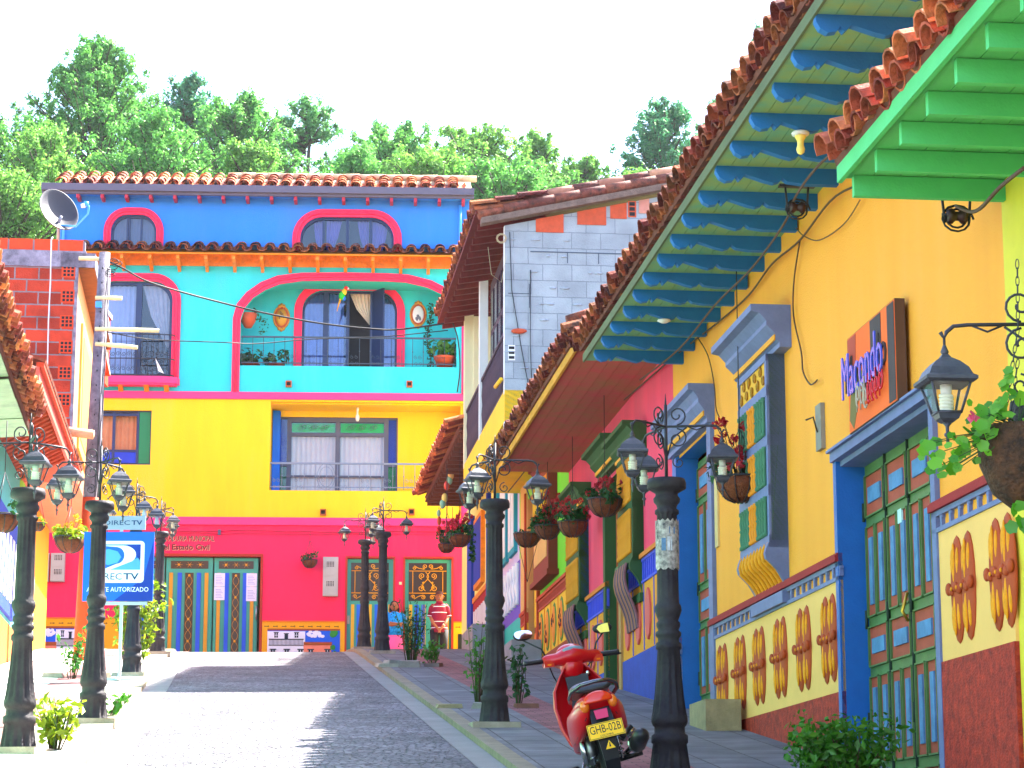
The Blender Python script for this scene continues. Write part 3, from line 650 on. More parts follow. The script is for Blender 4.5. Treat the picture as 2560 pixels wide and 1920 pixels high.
def small_door(u0, u1, z0=4.08, z1=6.55):
    n = -.08; b = MB(); b.box(F, u0, u1, z0, z1, n - .04, n, TEALD); D = b.build('door', H); w_ = u1 - u0; zg = 5.63
    b = MB(); b.box(F, u0 + .08, u1 - .1, zg, z1 - .08, n, n + .012, BRN); b.build('door_glass', D)
    b = MB()
    for f0, f1, m in ((.09, .16, DYE), (.21, .3, DBL2), (.38, .45, DYE) if u0 > 2.5 else (.48, .54, DYE), (.36, .44, DBL2), (.6, .68, DBL2), (.76, .84, DYE), (.9, .95, DYE)): b.box(F, u0 + w_ * f0, u0 + w_ * f1, z0 + .02, 5.55, n, n + .015, m)
    b.build('stripe', D)
    b = MB(); nn = n + .03; uc = (u0 + u1) / 2 - .01; R_ = .009
    b.tube([F.p(u0 + .09, zg + .17, nn), F.p(u1 - .11, zg + .17, nn)], .012, DG, 5); b.tube([F.p(u0 + .09, zg + .66, nn), F.p(u1 - .11, zg + .66, nn)], R_, DG, 5)
    for uu in (u0 + .17, u1 - .19): b.tube([F.p(uu, zg + .17, nn), F.p(uu, zg + .66, nn)], R_, DG, 5)
    for q in (-1, 1):
        U = F.u * q
        b.tube(spiral(F.p(uc + q * .13, zg + .55, nn), U, (0, 0, 1), .07, .012, 1.5, -math.pi / 2, 16), R_, DG, 5)
        b.tube(spiral(F.p(uc + q * .15, zg + .28, nn), U, (0, 0, 1), .075, .012, 1.5, math.pi / 2, 16), R_, DG, 5)
        b.tube([F.p(uc + q * (.05 + .07 * math.sin(t / 8 * math.pi * 2)), zg + .22 + .42 * t / 8, nn) for t in range(9)], R_, DG, 5)
        b.tube(spiral(F.p(uc + q * .06, zg + .76, nn), U, (0, 0, 1), .055, .012, 1.4, -math.pi / 2, 14), R_, DG, 5)
        b.tube(spiral(F.p(uc + q * .3, zg + .73, nn), U, (0, 0, 1), .045, .01, 1.3, math.pi / 2, 14), R_, DG, 5)
        b.tube([F.p(uc + q * .08, zg + .7, nn), F.p(uc + q * .2, zg + .72, nn), F.p(uc + q * .3, zg + .775, nn)], R_, DG, 5)
        b.tube(spiral(F.p(uc + q * .1, zg + .08, nn), U, (0, 0, 1), .05, .01, 1.4, math.pi / 2, 14), R_, DG, 5)
        b.tube(spiral(F.p(uc + q * .32, zg + .09, nn), U, (0, 0, 1), .045, .01, 1.4, 0, 14), R_, DG, 5)
        b.tube([F.p(uc + q * .1, zg + .13, nn), F.p(uc + q * .2, zg + .1, nn), F.p(uc + q * .3, zg + .04, nn)], R_, DG, 5)
        b.ell(F.p(uc + q * .1, zg + .4, nn), (.025, .012, .025), DG, 8, 5)
    b.build('scroll_grille', D)
    b = MB(); b.box(F, u0 + .01, u0 + .06, 5.12, 5.3, n, n + .04, mat('lock_metal', '#a8a090', rough=.4)); b.build('lock', D)
small_door(1.38, 2.39); small_door(2.65, 3.67)
# ---- painted skirting with street murals
OCH = mat('ochre_dado', '#f0a400', var=.06)
def dado(u0, u1, z1, mural=None):
    b = MB(); b.box(F, u0, u1, 3.95, z1, 0, .03, OCH); b.box(F, u0, u1, z1, z1 + .025, 0, .045, mat('orange_line', '#e86a10')); D = b.build('painted_skirting', H)
    b = MB(); k = int((u1 - u0) / .19)
    for i in range(k):
        u = u0 + .1 + i * .19; z = z1 - .1
        b.box(F, u - .045, u + .03, z - .008, z + .008, .03, .036, mat('olive_mark', '#7a5a10')); b.ell(F.p(u + .035, z, .034), (.016, .005, .02), MATS['olive_mark'], 8, 4); b.ell(F.p(u - .04, z, .034), (.014, .005, .014), MATS['olive_mark'], 8, 4)
    b.build('painted_motif', D); return D
def mural(D, u0, u1, z0, z1, flipped=False):
    n = .034; w_ = u1 - u0; q = lambda f: (u1 - w_ * f) if flipped else (u0 + w_ * f)
    def bx(b, f0, f1, a, c, n1, m):
        x0, x1 = sorted((q(f0), q(f1))); b.box(F, x0, x1, z0 + (z1 - z0) * a, z0 + (z1 - z0) * c, n - .01, n + n1, m)
    SK = mat('mural_sky', '#1058d8'); WH = mat('mural_white', '#e8e4f0'); SA = mat('mural_salmon', '#ee8468'); BR = mat('mural_brown', '#a04a18'); GN = mat('mural_green', '#2c8a34'); BK = mat('mural_dark', '#202a38')
    b = MB(); bx(b, 0, 1, -.2, 1, .004, SK); bx(b, 0, 1, .93, 1.0, .012, BR); bx(b, 0, .52, -.2, .9, .008, WH); bx(b, .5, .88, -.2, .38, .012, SA); bx(b, .5, .89, .38, .5, .016, BR)
    bx(b, .02, .5, .58, .62, .014, BK); bx(b, .02, .5, .36, .385, .014, BK)
    for i in range(26): bx(b, .03 + i * .018, .036 + i * .018, .38, .6, .013, BK)
    for f, a, c in ((.12, .66, .84), (.4, .66, .84)): bx(b, f - .025, f + .025, a, c, .013, BK); bx(b, f - .035, f + .035, c, c + .03, .014, BK); bx(b, f - .003, f + .003, a, c, .016, WH); bx(b, f - .02, f + .02, a + .08, a + .1, .016, WH)
    bx(b, .235, .285, .6, .8, .013, BK); bx(b, .225, .295, .8, .83, .014, BK)
    for f in (.08, .27, .46, .6, .83): bx(b, f - .03, f + .03, -.02, .2, .02, BK); bx(b, f - .045, f + .045, .2, .24, .022, BK); bx(b, f - .003, f + .003, -.02, .2, .024, WH)
    rg = random.Random(9)
    for i in range(16):
        f = .56 + rg.random() * .22; h = .78 + rg.uniform(-.08, .12); b.ell(F.p(q(f), z0 + (z1 - z0) * h, n + .004), (.05, .004, .035), WH, 10, 5)
    for i in range(26):
        f = .86 + rg.random() * .12; h = rg.uniform(-.1, .9)
        if h < .35 or f > 1.1 - .25 * h * 1.1: b.ell(F.p(q(f), z0 + (z1 - z0) * h, n + .008), (.045, .004, .06), GN, 9, 5)
    b.build('street_mural', D)
D = dado(-.46, 1.34, 5.15); mural(D, -.34, 1.24, 4.42, 5.0)
dado(3.72, 4.04, 5.15)
D = dado(-5.68, -3.3, 5.2); mural(D, -5.5, -4.3, 4.35, 5.03, True)
b = MB(); b.box(F, 3.82, 3.98, 4.05, 4.9, .03, .05, DARK); b.build('low_hatch', H)
# ---- wall writing
b = MB(); LET = mat('letter_brown', '#6a1a28', bump=0); LETS = mat('letter_edge', '#ffb090', bump=0)
for dn, du, m in ((.012, .012, LETS), (.02, 0, LET)):
    text_geo(b, 'REGISTRADURIA MUNICIPAL', F, -2.95 + du, 6.92 - du, 0, .12, 1.4, m, thick=dn)
    text_geo(b, 'Del Estado Civil', F, -2.77 + du, 6.72 - du, 0, .13, 1.12, m, thick=dn, bold=True)
b.build('wall_lettering', H)
b = MB(); rg = random.Random(4); b.tube([F.p(-3.3 + i * .37, 7.14 + rg.uniform(-.02, .02), .03) for i in range(20)], .008, mat('red_cable', '#a01024'), 4); b.tube([F.p(-3.3 + i * .37, 7.08 + rg.uniform(-.015, .015), .03) for i in range(20)], .006, MATS['red_cable'], 4)
b.box(F, -1.47, -1.41, 7.05, 7.17, .02, .07, GREYF); b.build('wall_cable', H)
b = MB(); b.box(F, 2.52, 2.58, 5.98, 6.04, 0, .02, mat('cream_switch', '#e8d8a0')); b.build('door_bell', H)
# ---- things fixed to or standing by the house
def meter(u, z, w_, h, label, cat='meter box', nm='meter_box', nw=2):
    b = MB(); b.box(F, u, u + w_, z, z + h, 0, .12, mat('box_grey', '#b4ada4', rough=.5)); o = b.build(nm, None, F.p(u, z, 0)); tag(o, label, cat)
    for k in range(nw):
        zz = z + h / nw * k
        d = MB(); d.box(F, u + .015, u + w_ - .015, zz + .015, zz + h / nw - .015, .12, .128, MATS['box_grey'])
        dd = d.build('box_door', o); g = MB()
        for i in range(5):
            for j in range(4): g.box(F, u + .08 + i * .035, u + .1 + i * .035, zz + h / nw * .5 + j * .03, zz + h / nw * .5 + .02 + j * .03, .128, .131, DARK)
        g.build('vent_holes', dd)
    return o
meter(.85, 5.71, .33, .86, 'tall grey double meter box on the crimson wall between the doors')
meter(-5.42, 6.0, .3, .62, 'pale double meter box on the crimson wall, left of the pair by the utility pole')
meter(-5.08, 6.0, .3, .62, 'pale double meter box on the crimson wall, right of the pair by the utility pole')
PAP = mat('white_paper', '#e4dcf0', var=.05, bump=0); PTX = mat('print_grey', '#a8a0c0', bump=0)
k = 0
for (u, z, h) in ((-1.53, 5.93, .3), (-1.53, 5.63, .3), (-.83, 5.93, .3), (-.83, 5.61, .32)):
    b = MB(); b.box(F, u, u + .23, z, z + h - .008, -.08, -.074, PAP)
    for i in range(6): b.box(F, u + .03, u + .19 - .02 * (i % 3), z + .05 + i * .035, z + .062 + i * .035, -.074, -.0735, PTX)
    o = b.build('paper_notice', None, F.p(u, z, -.08)); tag(o, ['upper sheet of paper taped to the left of the striped gate leaf', 'lower sheet of paper taped to the left of the striped gate leaf', 'upper sheet of paper taped beside the gate handle', 'lower sheet of paper taped beside the gate handle'][k], 'notice', 'papers taped to the gate'); k += 1
GOLD = mat('gilt_frame', '#c88a28', rough=.4, metal=.4); TCO = mat('terracotta_oval', '#b8502c'); PIC = mat('oval_picture', '#e8e4dc')
for u, z, inner, lab in ((-.22, 12.2, GOLD, 'oval gilded plaque with golden relief left of the balcony window'), (2.9, 12.3, PIC, 'oval gilded plaque with white picture right of the balcony window')):
    b = MB(); b.ell(F.p(u, z, -.99), (.19, .03, .27), TCO, 24, 8); b.ell(F.p(u, z, -.97), (.13, .03, .2), inner, 24, 8)
    b.tube([F.p(u + .18 * math.cos(t * math.pi / 12), z + .26 * math.sin(t * math.pi / 12), -.98) for t in range(25)], .018, GOLD, 6)
    for zz in (.29, -.29):
        for q in (-1, 0, 1): b.ell(F.p(u + q * .05, z + zz * (1 - .1 * abs(q)), -.98), (.04, .02, .045), GOLD, 8, 5)
    rg = random.Random(int(z * 10))
    for i in range(7): b.ell(F.p(u + rg.uniform(-.05, .05), z + rg.uniform(-.12, .12), -.945), (.025, .012, .04), mat('relief_tone', '#7a5a28') if inner is GOLD else mat('sketch_grey', '#707078'), 7, 4)
    o = b.build('wall_plaque', None, F.p(u, z, -1)); tag(o, lab, 'plaque', 'oval plaques on the balcony wall')
# parrot ornament hanging in the arch
P = F.p(1.2, 12.62, -.3); o = thing('parrot_ornament', 'small rainbow parrot ornament hanging under the pink arch', 'ornament', P)
RED = mat('parrot_red', '#e01818'); b = MB(); b.ell(P + Vector((.06, 0, .12)), (.05, .045, .05), RED, 10, 7); b.ell(P + Vector((.1, 0, .11)), (.035, .025, .03), WHITE, 8, 5); b.build('head', o)
b = MB(); b.ell(P + Vector((.02, 0, .03)), (.06, .05, .08), DYE, 10, 7); b.build('breast', o)
b = MB(); b.ell(P + Vector((-.03, 0, -.06)), (.075, .055, .1), mat('parrot_green', '#28b030'), 10, 7); b.ell(P + Vector((.02, 0, -.12)), (.04, .04, .06), DBL2, 8, 6); b.build('wing', o)
b = MB(); b.tube([P + Vector((-.06, 0, -.12)), P + Vector((-.1, 0, -.25)), P + Vector((-.14, 0, -.42))], [.03, .02, .008], DOC, 6); b.build('tail', o)
b = MB(); b.tube([P + Vector((.03, 0, .15)), P + Vector((.03, 0, .23))], .004, CABLE, 4); b.build('string', o)
# ================================================================== potted plants and baskets
LEAFG = leafmat('leaf_green', '#4f8f1e', '#2f6a18'); LEAFD = leafmat('leaf_dark', '#1f5a20', '#123c18', .25); LEAFY = leafmat('leaf_yellow_green', '#a8b820', '#6a8a1c'); PETR = leafmat('petal_red', '#d81c30', '#a81030', .3); STEM = mat('plant_stem', '#3c5a24', bump=0); TWIG = mat('brown_twig', '#4a3524', bump=0)
COIR = mat('coir_basket', '#7a3c1c', var=.5, scale=25, bump=.8, bscale=90); POTM = mat('terracotta_pot', '#c0502c')
def pot(P, label, r=.16, h=.2, leaves=60, kind='bush', cat='potted plant', lm=None, seed=1, group=None):
    o = thing('potted_plant', label, cat, P, group=group); b = MB()
    b.lathe(P, [(0, r * .65), (h * .85, r * .95), (h * .85, r * 1.05), (h, r * 1.05), (h, r * .85), (h * .9, r * .8)], POTM, 16); b.build('pot', o)
    b = MB(); rg = random.Random(seed)
    if kind == 'bush': leaf_cloud(b, [P + Vector((rg.uniform(-r, r), rg.uniform(-r * .5, r * .5), h + rg.uniform(0, r * 1.3))) for _ in range(6)], [r * .8] * 6, leaves // 6 + 4, r * .35, lm or LEAFD, seed)
    elif kind == 'cactus':
        pass
    b.build('leaves', o) if b.v else None
    return o
pot(BW.p(3.5, 10.87, -.3), 'terracotta pot with leafy plant at the right end of the cyan balcony', .24, .3, 160, lm=LEAFG, seed=2)
pot(BW.p(-.85, 10.9, -.3), 'low dark potted fern at the left end of the cyan balcony', .2, .06, 120, seed=3)
pot(BW.p(-.3, 10.9, -.3), 'low dark potted fern beside the pink window trim of the balcony', .2, .05, 100, seed=4)
P = BW.p(3.15, 10.87, -.6); o = thing('climbing_plant', 'tall thin dark climbing plant on the right of the cyan balcony wall', 'plant', P); b = MB()
pts = [P + Vector((.05 * math.sin(k), 0, k * .17)) for k in range(10)]; b.tube(pts, .012, TWIG, 5); b.build('stem', o); b = MB(); leaf_cloud(b, pts, [.09] * 10, 26, .04, LEAFD, 6); b.build('leaves', o)
P = BW.p(-.93, 11.95, -.3); o = thing('potted_plant', 'terracotta wall pot with trailing leaves inside the left curve of the pink arch', 'potted plant', P); b = MB(); b.lathe(P, [(-.15, .08), (0, .17), (.17, .2), (.17, .15)], POTM, 14); b.build('pot', o); b = MB(); leaf_cloud(b, [P + Vector((.25, 0, .1)), P + Vector((.4, 0, 0)), P + Vector((.35, 0, -.2)), P + Vector((.15, 0, .2))], [.12] * 4, 12, .04, LEAFD, 7); b.build('leaves', o)
def basket(P, ztop, label, r=.2, flower=None, lm=LEAFG, seed=1, dense=1.0, trail=False, group='hanging flower baskets along the street', tall=1.0, chains=True):
    o = thing('hanging_basket', label, 'hanging basket', P, group=group); P = Vector(P)
    b = MB(); b.lathe(P, [(-r * .95, r * .25), (-r * .8, r * .6), (-r * .4, r * .9), (0, r), (0, r * .85), (-r * .3, r * .7)], COIR, 18); b.build('bowl', o)
    b = MB()
    for k in range(10):
        a = 2 * math.pi * k / 10; b.tube([P + Vector((math.cos(a) * q, math.sin(a) * q, z)) for z, q in ((.01, r * 1.02), (-r * .4, r * .94), (-r * .82, r * .63), (-r * .98, r * .25))], .006, IRON, 4)
    b.tube([P + Vector((math.cos(a) * r * 1.02, math.sin(a) * r * 1.02, 0.01)) for a in [2 * math.pi * k / 16 for k in range(17)]], .009, IRON, 5); b.build('wire_frame', o)
    b = MB()
    apex = P + Vector((0, 0, min(.45, ztop - P.z)))
    for k in range(3):
        a = 2 * math.pi * k / 3 + .4; b.tube([P + Vector((math.cos(a) * r, math.sin(a) * r, 0)), apex], .005, IRON, 4)
    if chains and ztop - P.z > .46: b.tube([apex, Vector((P.x, P.y, ztop))], .006, IRON, 4)
    b.build('chain', o)
    rg = random.Random(seed)
    if dense > 0:
        b = MB(); n = int(9 * dense) + 1; cs = [P + Vector((rg.uniform(-r, r), rg.uniform(-r, r), rg.uniform(0, r * .9 * tall))) for _ in range(n)]
        if trail: cs += [P + Vector((r * 1.1, 0, -.1 * k)) for k in range(5)]
        leaf_cloud(b, cs, [r * .45] * n + ([.06] * 5 if trail else []), 22, r * .2, lm, seed); b.build('leaves', o)
    if flower:
        b = MB(); s_ = MB(); nf = int(26 * max(.5, tall))
        for i in range(nf):
            a = rg.uniform(0, 6.28); q = rg.uniform(.2, 1.3) * r; t = P + Vector((math.cos(a) * q, math.sin(a) * q * .7, r * (.4 + rg.random() * 1.6 * tall)))
            s_.tube([P + Vector((math.cos(a) * q * .3, 0, 0)), (P + t) / 2 + Vector((rg.uniform(-.02, .02), 0, .03)), t], .004, TWIG, 4); leaf_cloud(b, [t], [.035], 22, .024, flower, seed * 31 + i)
        s_.build('stalks', o); b.build('flowers', o)
    return o
basket((.0962 * 20.6, 20.6, 3.26), 5.15, 'large coir basket of tall red flowers hanging against the yellow wall', .21, PETR, LEAFD, 3, .5, tall=1.35)
def bk(y, px, py): return at(y, px, py)
basket(bk(27.8, 1512, 1251), 5.4, 'dark basket with short greenery hanging left of the near lamp on the pink wall', .2, PETR, LEAFD, 5, .9, tall=.5)
basket(bk(30.6, 1432, 1307), 5.4, 'basket with drooping dark leaves and red blooms at the meeting of pink and green walls', .19, PETR, LEAFD, 6, 1.6, tall=.8)
basket(bk(32.8, 1369, 1317), 5.6, 'basket of red flowers hanging in front of the green wall', .18, PETR, LEAFD, 7, .8, tall=1.4)
basket(bk(34, 1318, 1336), 3.9, 'bare dark basket hanging directly under the middle lamp lantern', .19, None, LEAFD, 8, .3)
basket(bk(41, 1149, 1340), 7.0, 'large basket with trailing vine hanging under the far tiled eave', .2, PETR, LEAFD, 9, .8, trail=True)
basket(bk(42.5, 1116, 1362), 7.0, 'small empty-looking basket hanging lowest beside the far doors', .15, None, LEAFD, 10, .25)
basket(bk(43, 1118, 1344), 7.0, 'basket of spiky red stalks hanging second from the far eave corner', .15, PETR, LEAFD, 11, .8)
basket(BW.p(.56, 6.47, .25), 7.1, 'dark basket hanging alone on the crimson wall beside the meter box', .165, None, LEAFD, 12, .8)
basket(at(34, 175, 1345), 6.0, 'orange basket of yellow leaves hanging left of the utility pole', .22, leafmat('petal_orange', '#f09820', '#d8c030'), LEAFY, 13, 1.3, tall=.6)
basket(at(33, 95, 1310), 5.6, 'slim terracotta basket hanging between the left lamps and the yellow pilaster', .1, None, LEAFY, 14, .5)
basket(at(24, 8, 1290), 4.4, 'orange basket cut off by the left edge of the view', .17, None, LEAFD, 15, .4)
# plants in the pavement
def shrub(P, label, stems, h, spread, leaves, lm, size, seed, stones=True, bushy=0.0, group=None, name='shrub'):
    P = Vector(P); o = thing(name, label, 'shrub', P, group=group); rg = random.Random(seed); b = MB(); cs = []
    for i in range(stems):
        a = rg.uniform(0, 6.28); r = spread * rg.uniform(.2, 1); top = P + Vector((math.cos(a) * r, math.sin(a) * r * .6, h * rg.uniform(.55, 1)))
        base = P + Vector((math.cos(a) * r * .25, math.sin(a) * r * .2, 0)); mid = (base + top) / 2 + Vector((rg.uniform(-.03, .03), 0, .05))
        b.tube([base, mid, top], [.008, .006, .003], TWIG if i % 2 else STEM, 4)
        for t in (.35, .5, .65, .8, .95): cs.append(base.lerp(top, t) + Vector((rg.uniform(-.04, .04), rg.uniform(-.04, .04), 0)))
        if bushy: cs.append(top + Vector((rg.uniform(-bushy, bushy), rg.uniform(-bushy, bushy) * .6, rg.uniform(-bushy, bushy) * .7)))
    b.build('stems', o); b = MB(); leaf_cloud(b, cs, [.05 + bushy * .45] * len(cs), max(3, leaves // len(cs)), size, lm, seed); b.build('leaves', o)
    return o
def stones(P, spec, group, labels):
    for k, (dx, dy, w_, d_, h_, c, a) in enumerate(spec):
        w_ *= .85; d_ *= .8; h_ *= .55; Q = Vector(P) + Vector((dx, dy, 0)); rg = random.Random(k + 77); b = MB(); m = mat('stone_' + c[1:], c, var=.3, scale=6, bump=.6)
        co = []
        for z in (0, h_):
            for sx, sy in ((-1, -1), (1, -1), (1, 1), (-1, 1)):
                x = sx * w_ / 2 * rg.uniform(.88, 1.05) * (.93 if z else 1); y = sy * d_ / 2 * rg.uniform(.85, 1.05)
                co.append(Q + Vector((x * math.cos(a) - y * math.sin(a), x * math.sin(a) + y * math.cos(a), z * rg.uniform(.85, 1.1) + gz(Q.y + y) + .05 - gz(P[1]) - .05)))
        b.hexa(co, m); o = b.build('edging_stone', None, Q); tag(o, labels[k], 'stone', group)
def gp(x, y): return Vector((x, y, gz(y) + .056))
P = gp(-1.5, 35.8)
shrub(P, 'tall wispy bamboo-like shrub growing in the far right pavement beside the lamp', 34, 1.05, .33, 520, LEAFD, .026, 4)
shrub(P + Vector((.33, -.15, 0)), 'low bright leafy shoot at the foot of the wispy far shrub', 8, .34, .28, 120, LEAFG, .04, 5)
stones(P, [(-.33, -.45, .4, .25, .1, '#b0a898', .3), (.0, -.6, .38, .2, .17, '#9a8c84', 0), (.35, -.4, .3, .25, .1, '#7a6860', -.3), (-.25, .1, .35, .25, .14, '#a09890', .5)], 'stones round the far shrub', ['broken pale slab edging the far shrub on its left', 'upright concrete block in front of the far shrub', 'dark flat stone edging the far shrub on its right', 'tilted slab leaning behind the far shrub'])
P = gp(-.35, 25.2)
shrub(P, 'slim tall green shrub directly behind the middle right lamp post', 16, .95, .16, 200, LEAFG, .03, 8)
shrub(P + Vector((.42, .6, 0)), 'leafy green shrub showing right of the middle lamp post', 10, .8, .12, 140, LEAFD, .035, 9)
stones(P, [(-.3, -.25, .32, .2, .08, '#a89878', .1), (.1, -.3, .4, .2, .1, '#9c9890', 0), (.5, -.2, .3, .2, .08, '#8a5c4c', .2)], 'stones behind the middle lamp', ['tan edging stone left of the middle lamp base', 'pale edging stone behind the middle lamp base', 'reddish edging stone right of the middle lamp base'])
P = gp(-3.62, 19.2)
shrub(P, 'leafy light green weed bush at the foot of the nearest left lamp', 18, .42, .2, 240, LEAFY, .04, 11)
shrub(gp(-3.95, 23.6), 'few bright leaves poking out beside the second left lamp base', 5, .35, .2, 60, LEAFG, .05, 12)
P = gp(-5.2, 32.9); shrub(P, 'bushy sunlit yellow-green shrub behind the blue sign', 24, 1.5, .4, 1100, LEAFY, .05, 13, bushy=.12)
shrub(gp(-5.75, 31.5), 'small straggly shrub with stones left of the sign stand', 8, .7, .25, 160, LEAFG, .04, 14)
stones(gp(-5.45, 31.6), [(0, 0, .45, .25, .15, '#c8a890', .2), (-.6, .3, .35, .25, .12, '#b89888', -.2)], 'stones left of the sign', ['pinkish stone at the foot of the sign shrub', 'smaller stone left of the sign shrub'])
P = at(15.6, 1830 * 1.1573, 1659 * 1.1573); P.z = gz(15.6) + .056
shrub(P, 'large leafy green bush at the bottom in front of the yellow house door', 34, .44, .36, 2200, LEAFG, .03, 15, bushy=.07)
# ================================================================== right hand row of houses
F = RW
WOODB = mat('weathered_rafter', '#6a3422', var=.4, scale=14)
LIMEB = mat('lime_plaster', '#6ed01c', var=.06)
def body(b, u0, u1, z1, m, n0=-.3, n1=-6): b.box(F, u0, u1, gz(u0) - .6, z1, n1, n0, m)
def planks(b, u0, u1, z, n0, n1, m, along=False, step=.12, th=.02):
    if along:
        k = int((n1 - n0) / step)
        for i in range(k + 1):
            a = n0 + i * step; c = min(n1, a + step - .006)
            if c > a: b.box(F, u0, u1, z, z + th, a, c, m)
    else:
        k = int((u1 - u0) / step)
        for i in range(k + 1):
            a = u0 + i * step; c = min(u1, a + step - .006)
            if c > a: b.box(F, a, c, z, z + th, n0, n1, m)
# ------------------------------------------------ yellow house
YW = mat('sunny_yellow_plaster', '#ffa42c', var=.09, scale=1.8, bump=.4, bscale=80, streak=True, grime=.22)
LAV = mat('lavender_trim', '#6a76a0', var=.2, scale=6, rough=.6); BLJ = mat('cobalt_jamb', '#1464b0', var=.12, scale=4, rough=.5)
CREAM = mat('pale_yellow_dado', '#f6bc66', var=.06); MAR = mat('maroon_cap', '#a01c1c', var=.15)
BASE = mat('red_stucco_base', '#c43c22', var=.35, scale=16, bump=.9, bscale=70, c2='#7a2018')
Y = thing('yellow_house', 'single storey yellow house with blue rafters, cream dado of terracotta medallions and red base', 'house', F.p(19.6, .7, 0))
UA, UB = 13.95, 25.3
wall(F, [(UA, -.5), (UB, .9), (UB, 5.35), (UA, 5.35)], [[(15.55, .2), (18.08, .2), (18.08, 2.98), (15.55, 2.98)], [(23.25, .95), (24.98, .95), (24.98, 4.15), (23.25, 4.15)]], YW, depth=.2, rm=BLJ).build('front_wall', Y)
b = MB(); body(b, UA, UB, 5.35, YW); b.build('house_body', Y)
def dadostrip(u0, u1, parent, zb, zt, zc, mb, mc, bal=True, capm=MAR, railm=LAV, sqm=YW, th=.02, sq=.2):
    b = MB(); b.hexa([F.p(u0, gz(u0) - .3, 0), F.p(u1, gz(u1) - .3, 0), F.p(u1, gz(u1) - .3, th + .01), F.p(u0, gz(u0) - .3, th + .01), F.p(u0, zb, 0), F.p(u1, zb, 0), F.p(u1, zb, th + .01), F.p(u0, zb, th + .01)], mb); b.build('base_course', parent)
    b = MB(); b.box(F, u0, u1, zb, zt, 0, th, mc); b.build('dado', parent)
    if bal:
        b = MB(); b.box(F, u0, u1, zt, zc, 0, .006, sqm); b.box(F, u0, u1, zt, zt + .03, 0, .035, railm); b.box(F, u0, u1, zc - .035, zc, 0, .035, railm)
        k = max(1, int((u1 - u0) / sq))
        for i in range(k + 1):
            u = u0 + (u1 - u0) * i / k; b.box(F, u - .018, u + .018, zt + .03, zc - .035, 0, .03, railm)
            b.box(F, u - .03, u + .03, zc - .055, zc - .035, 0, .028, railm)
        b.build('balustrade_band', parent)
        b = MB(); b.box(F, u0, u1, zc, zc + .05, 0, .06, capm); b.box(F, u0, u1, zc + .05, zc + .065, 0, .045, capm); b.build('dado_cap', parent)
for a, c in ((UA, 15.55), (18.08, 23.25), (24.98, 25.3)): dadostrip(a, c, Y, 1.25, 2.08, 2.22, BASE, CREAM)
# medallions
TERR = mat('terracotta_relief', '#b4481c', var=.15); AMB = mat('amber_inlay', '#f09a08', var=.2, scale=20)
def medallion(uc):
    b = MB(); zc = 1.67
    for q in (-1, 1):
        b.ell(F.p(uc + q * .118, zc, .025), (.13, .03, .34), TERR, 22, 8, Matrix(((F.u.x, F.n.x, 0), (F.u.y, F.n.y, 0), (0, 0, 1))))
        M3 = Matrix(((F.u.x, F.n.x, 0), (F.u.y, F.n.y, 0), (0, 0, 1)))
        for z_ in (-1, 1):
            for k in (-1, 0, 1): b.ell(F.p(uc + q * .118 + k * .056, zc + z_ * (.165 - .0 * abs(k)), .05 - .008 * abs(k)), (.023, .013, .13 - .035 * abs(k)), AMB, 8, 6, M3)
    M3 = Matrix(((F.u.x, F.n.x, 0), (F.u.y, F.n.y, 0), (0, 0, 1)))
    for k in range(-3, 4): b.ell(F.p(uc + k * .075, zc + (.01 if k % 2 else -.01), .055), (.04, .02, .032 if abs(k) < 3 else .042), TERR, 10, 6, M3)
    for k in (-1, 0, 1): b.ell(F.p(uc + k * .105, zc, .074), (.014, .008, .014), AMB, 8, 4, M3)
    return b
m0 = medallion(18.45).build('medallion', Y)
for uc in (14.12, 14.92, 15.47, 19.32, 20.18, 21.04, 21.86, 22.7):
    if abs(uc - 15.47) < .01: continue
    c = m0.copy(); COL.objects.link(c); c.parent = Y; c.location = m0.location + F.u * (uc - 18.45)
# door: four leaves in the recess
DGR = mat('olive_green_door', '#54783c', var=.25, scale=6, rough=.55); DRD = mat('brick_red_panel', '#b04c34', var=.15, scale=8); DBB = mat('panel_blue', '#5888b4', var=.35, scale=6); HINGE = mat('hinge_iron', '#2a3a2a', bump=0)
def casedoor(u0, u1, zb, zt, n, parent, rows, leaves, name='door'):
    b = MB(); b.box(F, u0, u1, zb, zt, n - .05, n, DGR); D = b.build(name, parent); lw = (u1 - u0) / leaves
    for i in range(leaves):
        a = u1 - (i + 1) * lw; c = a + lw; L_ = MB(); L_.box(F, a + .008, c - .008, zb, zt, n, n + .012, DGR)
        # frame strips left proud, panels sunk
        z = zt - .09
        ledges = [zb, *[]]
        for kind, h in rows:
            z0 = z - h
            cols = 1 if kind == 1 else 2; pw = (lw - .1 - (cols - 1) * .05) / cols
            for cc in range(cols):
                x0 = a + .05 + cc * (pw + .05); x1 = x0 + pw
                L_.box(F, x0, x1, z0, z, n + .012, n + .016, DRD)
                for (p0, p1, q0, q1) in ((x0 - .012, x0, z0, z), (x1, x1 + .012, z0, z), (x0, x1, z, z + .012), (x0, x1, z0 - .012, z0)): L_.box(F, p0, p1, q0, q1, n + .012, n + .034, DGR)
                ix = .3 if cols == 2 else .16; L_.box(F, x0 + pw * ix, x1 - pw * ix, z0 + h * (.3 if cols == 1 else .12), z - h * (.3 if cols == 1 else .12), n + .016, n + .03, DBB)
            z = z0 - .09
        L_.box(F, a, a + .012, zb, zt, n + .012, n + .03, HINGE)
        lf = L_.build('door_leaf', D)
        hb = MB()
        for zz in (zt - .35, (zt + zb) / 2, zb + .4): hb.tube([F.p(c - .005, zz - .07, n + .03), F.p(c - .005, zz + .07, n + .03)], .012, HINGE, 6)
        hb.build('hinge', lf)
    return D
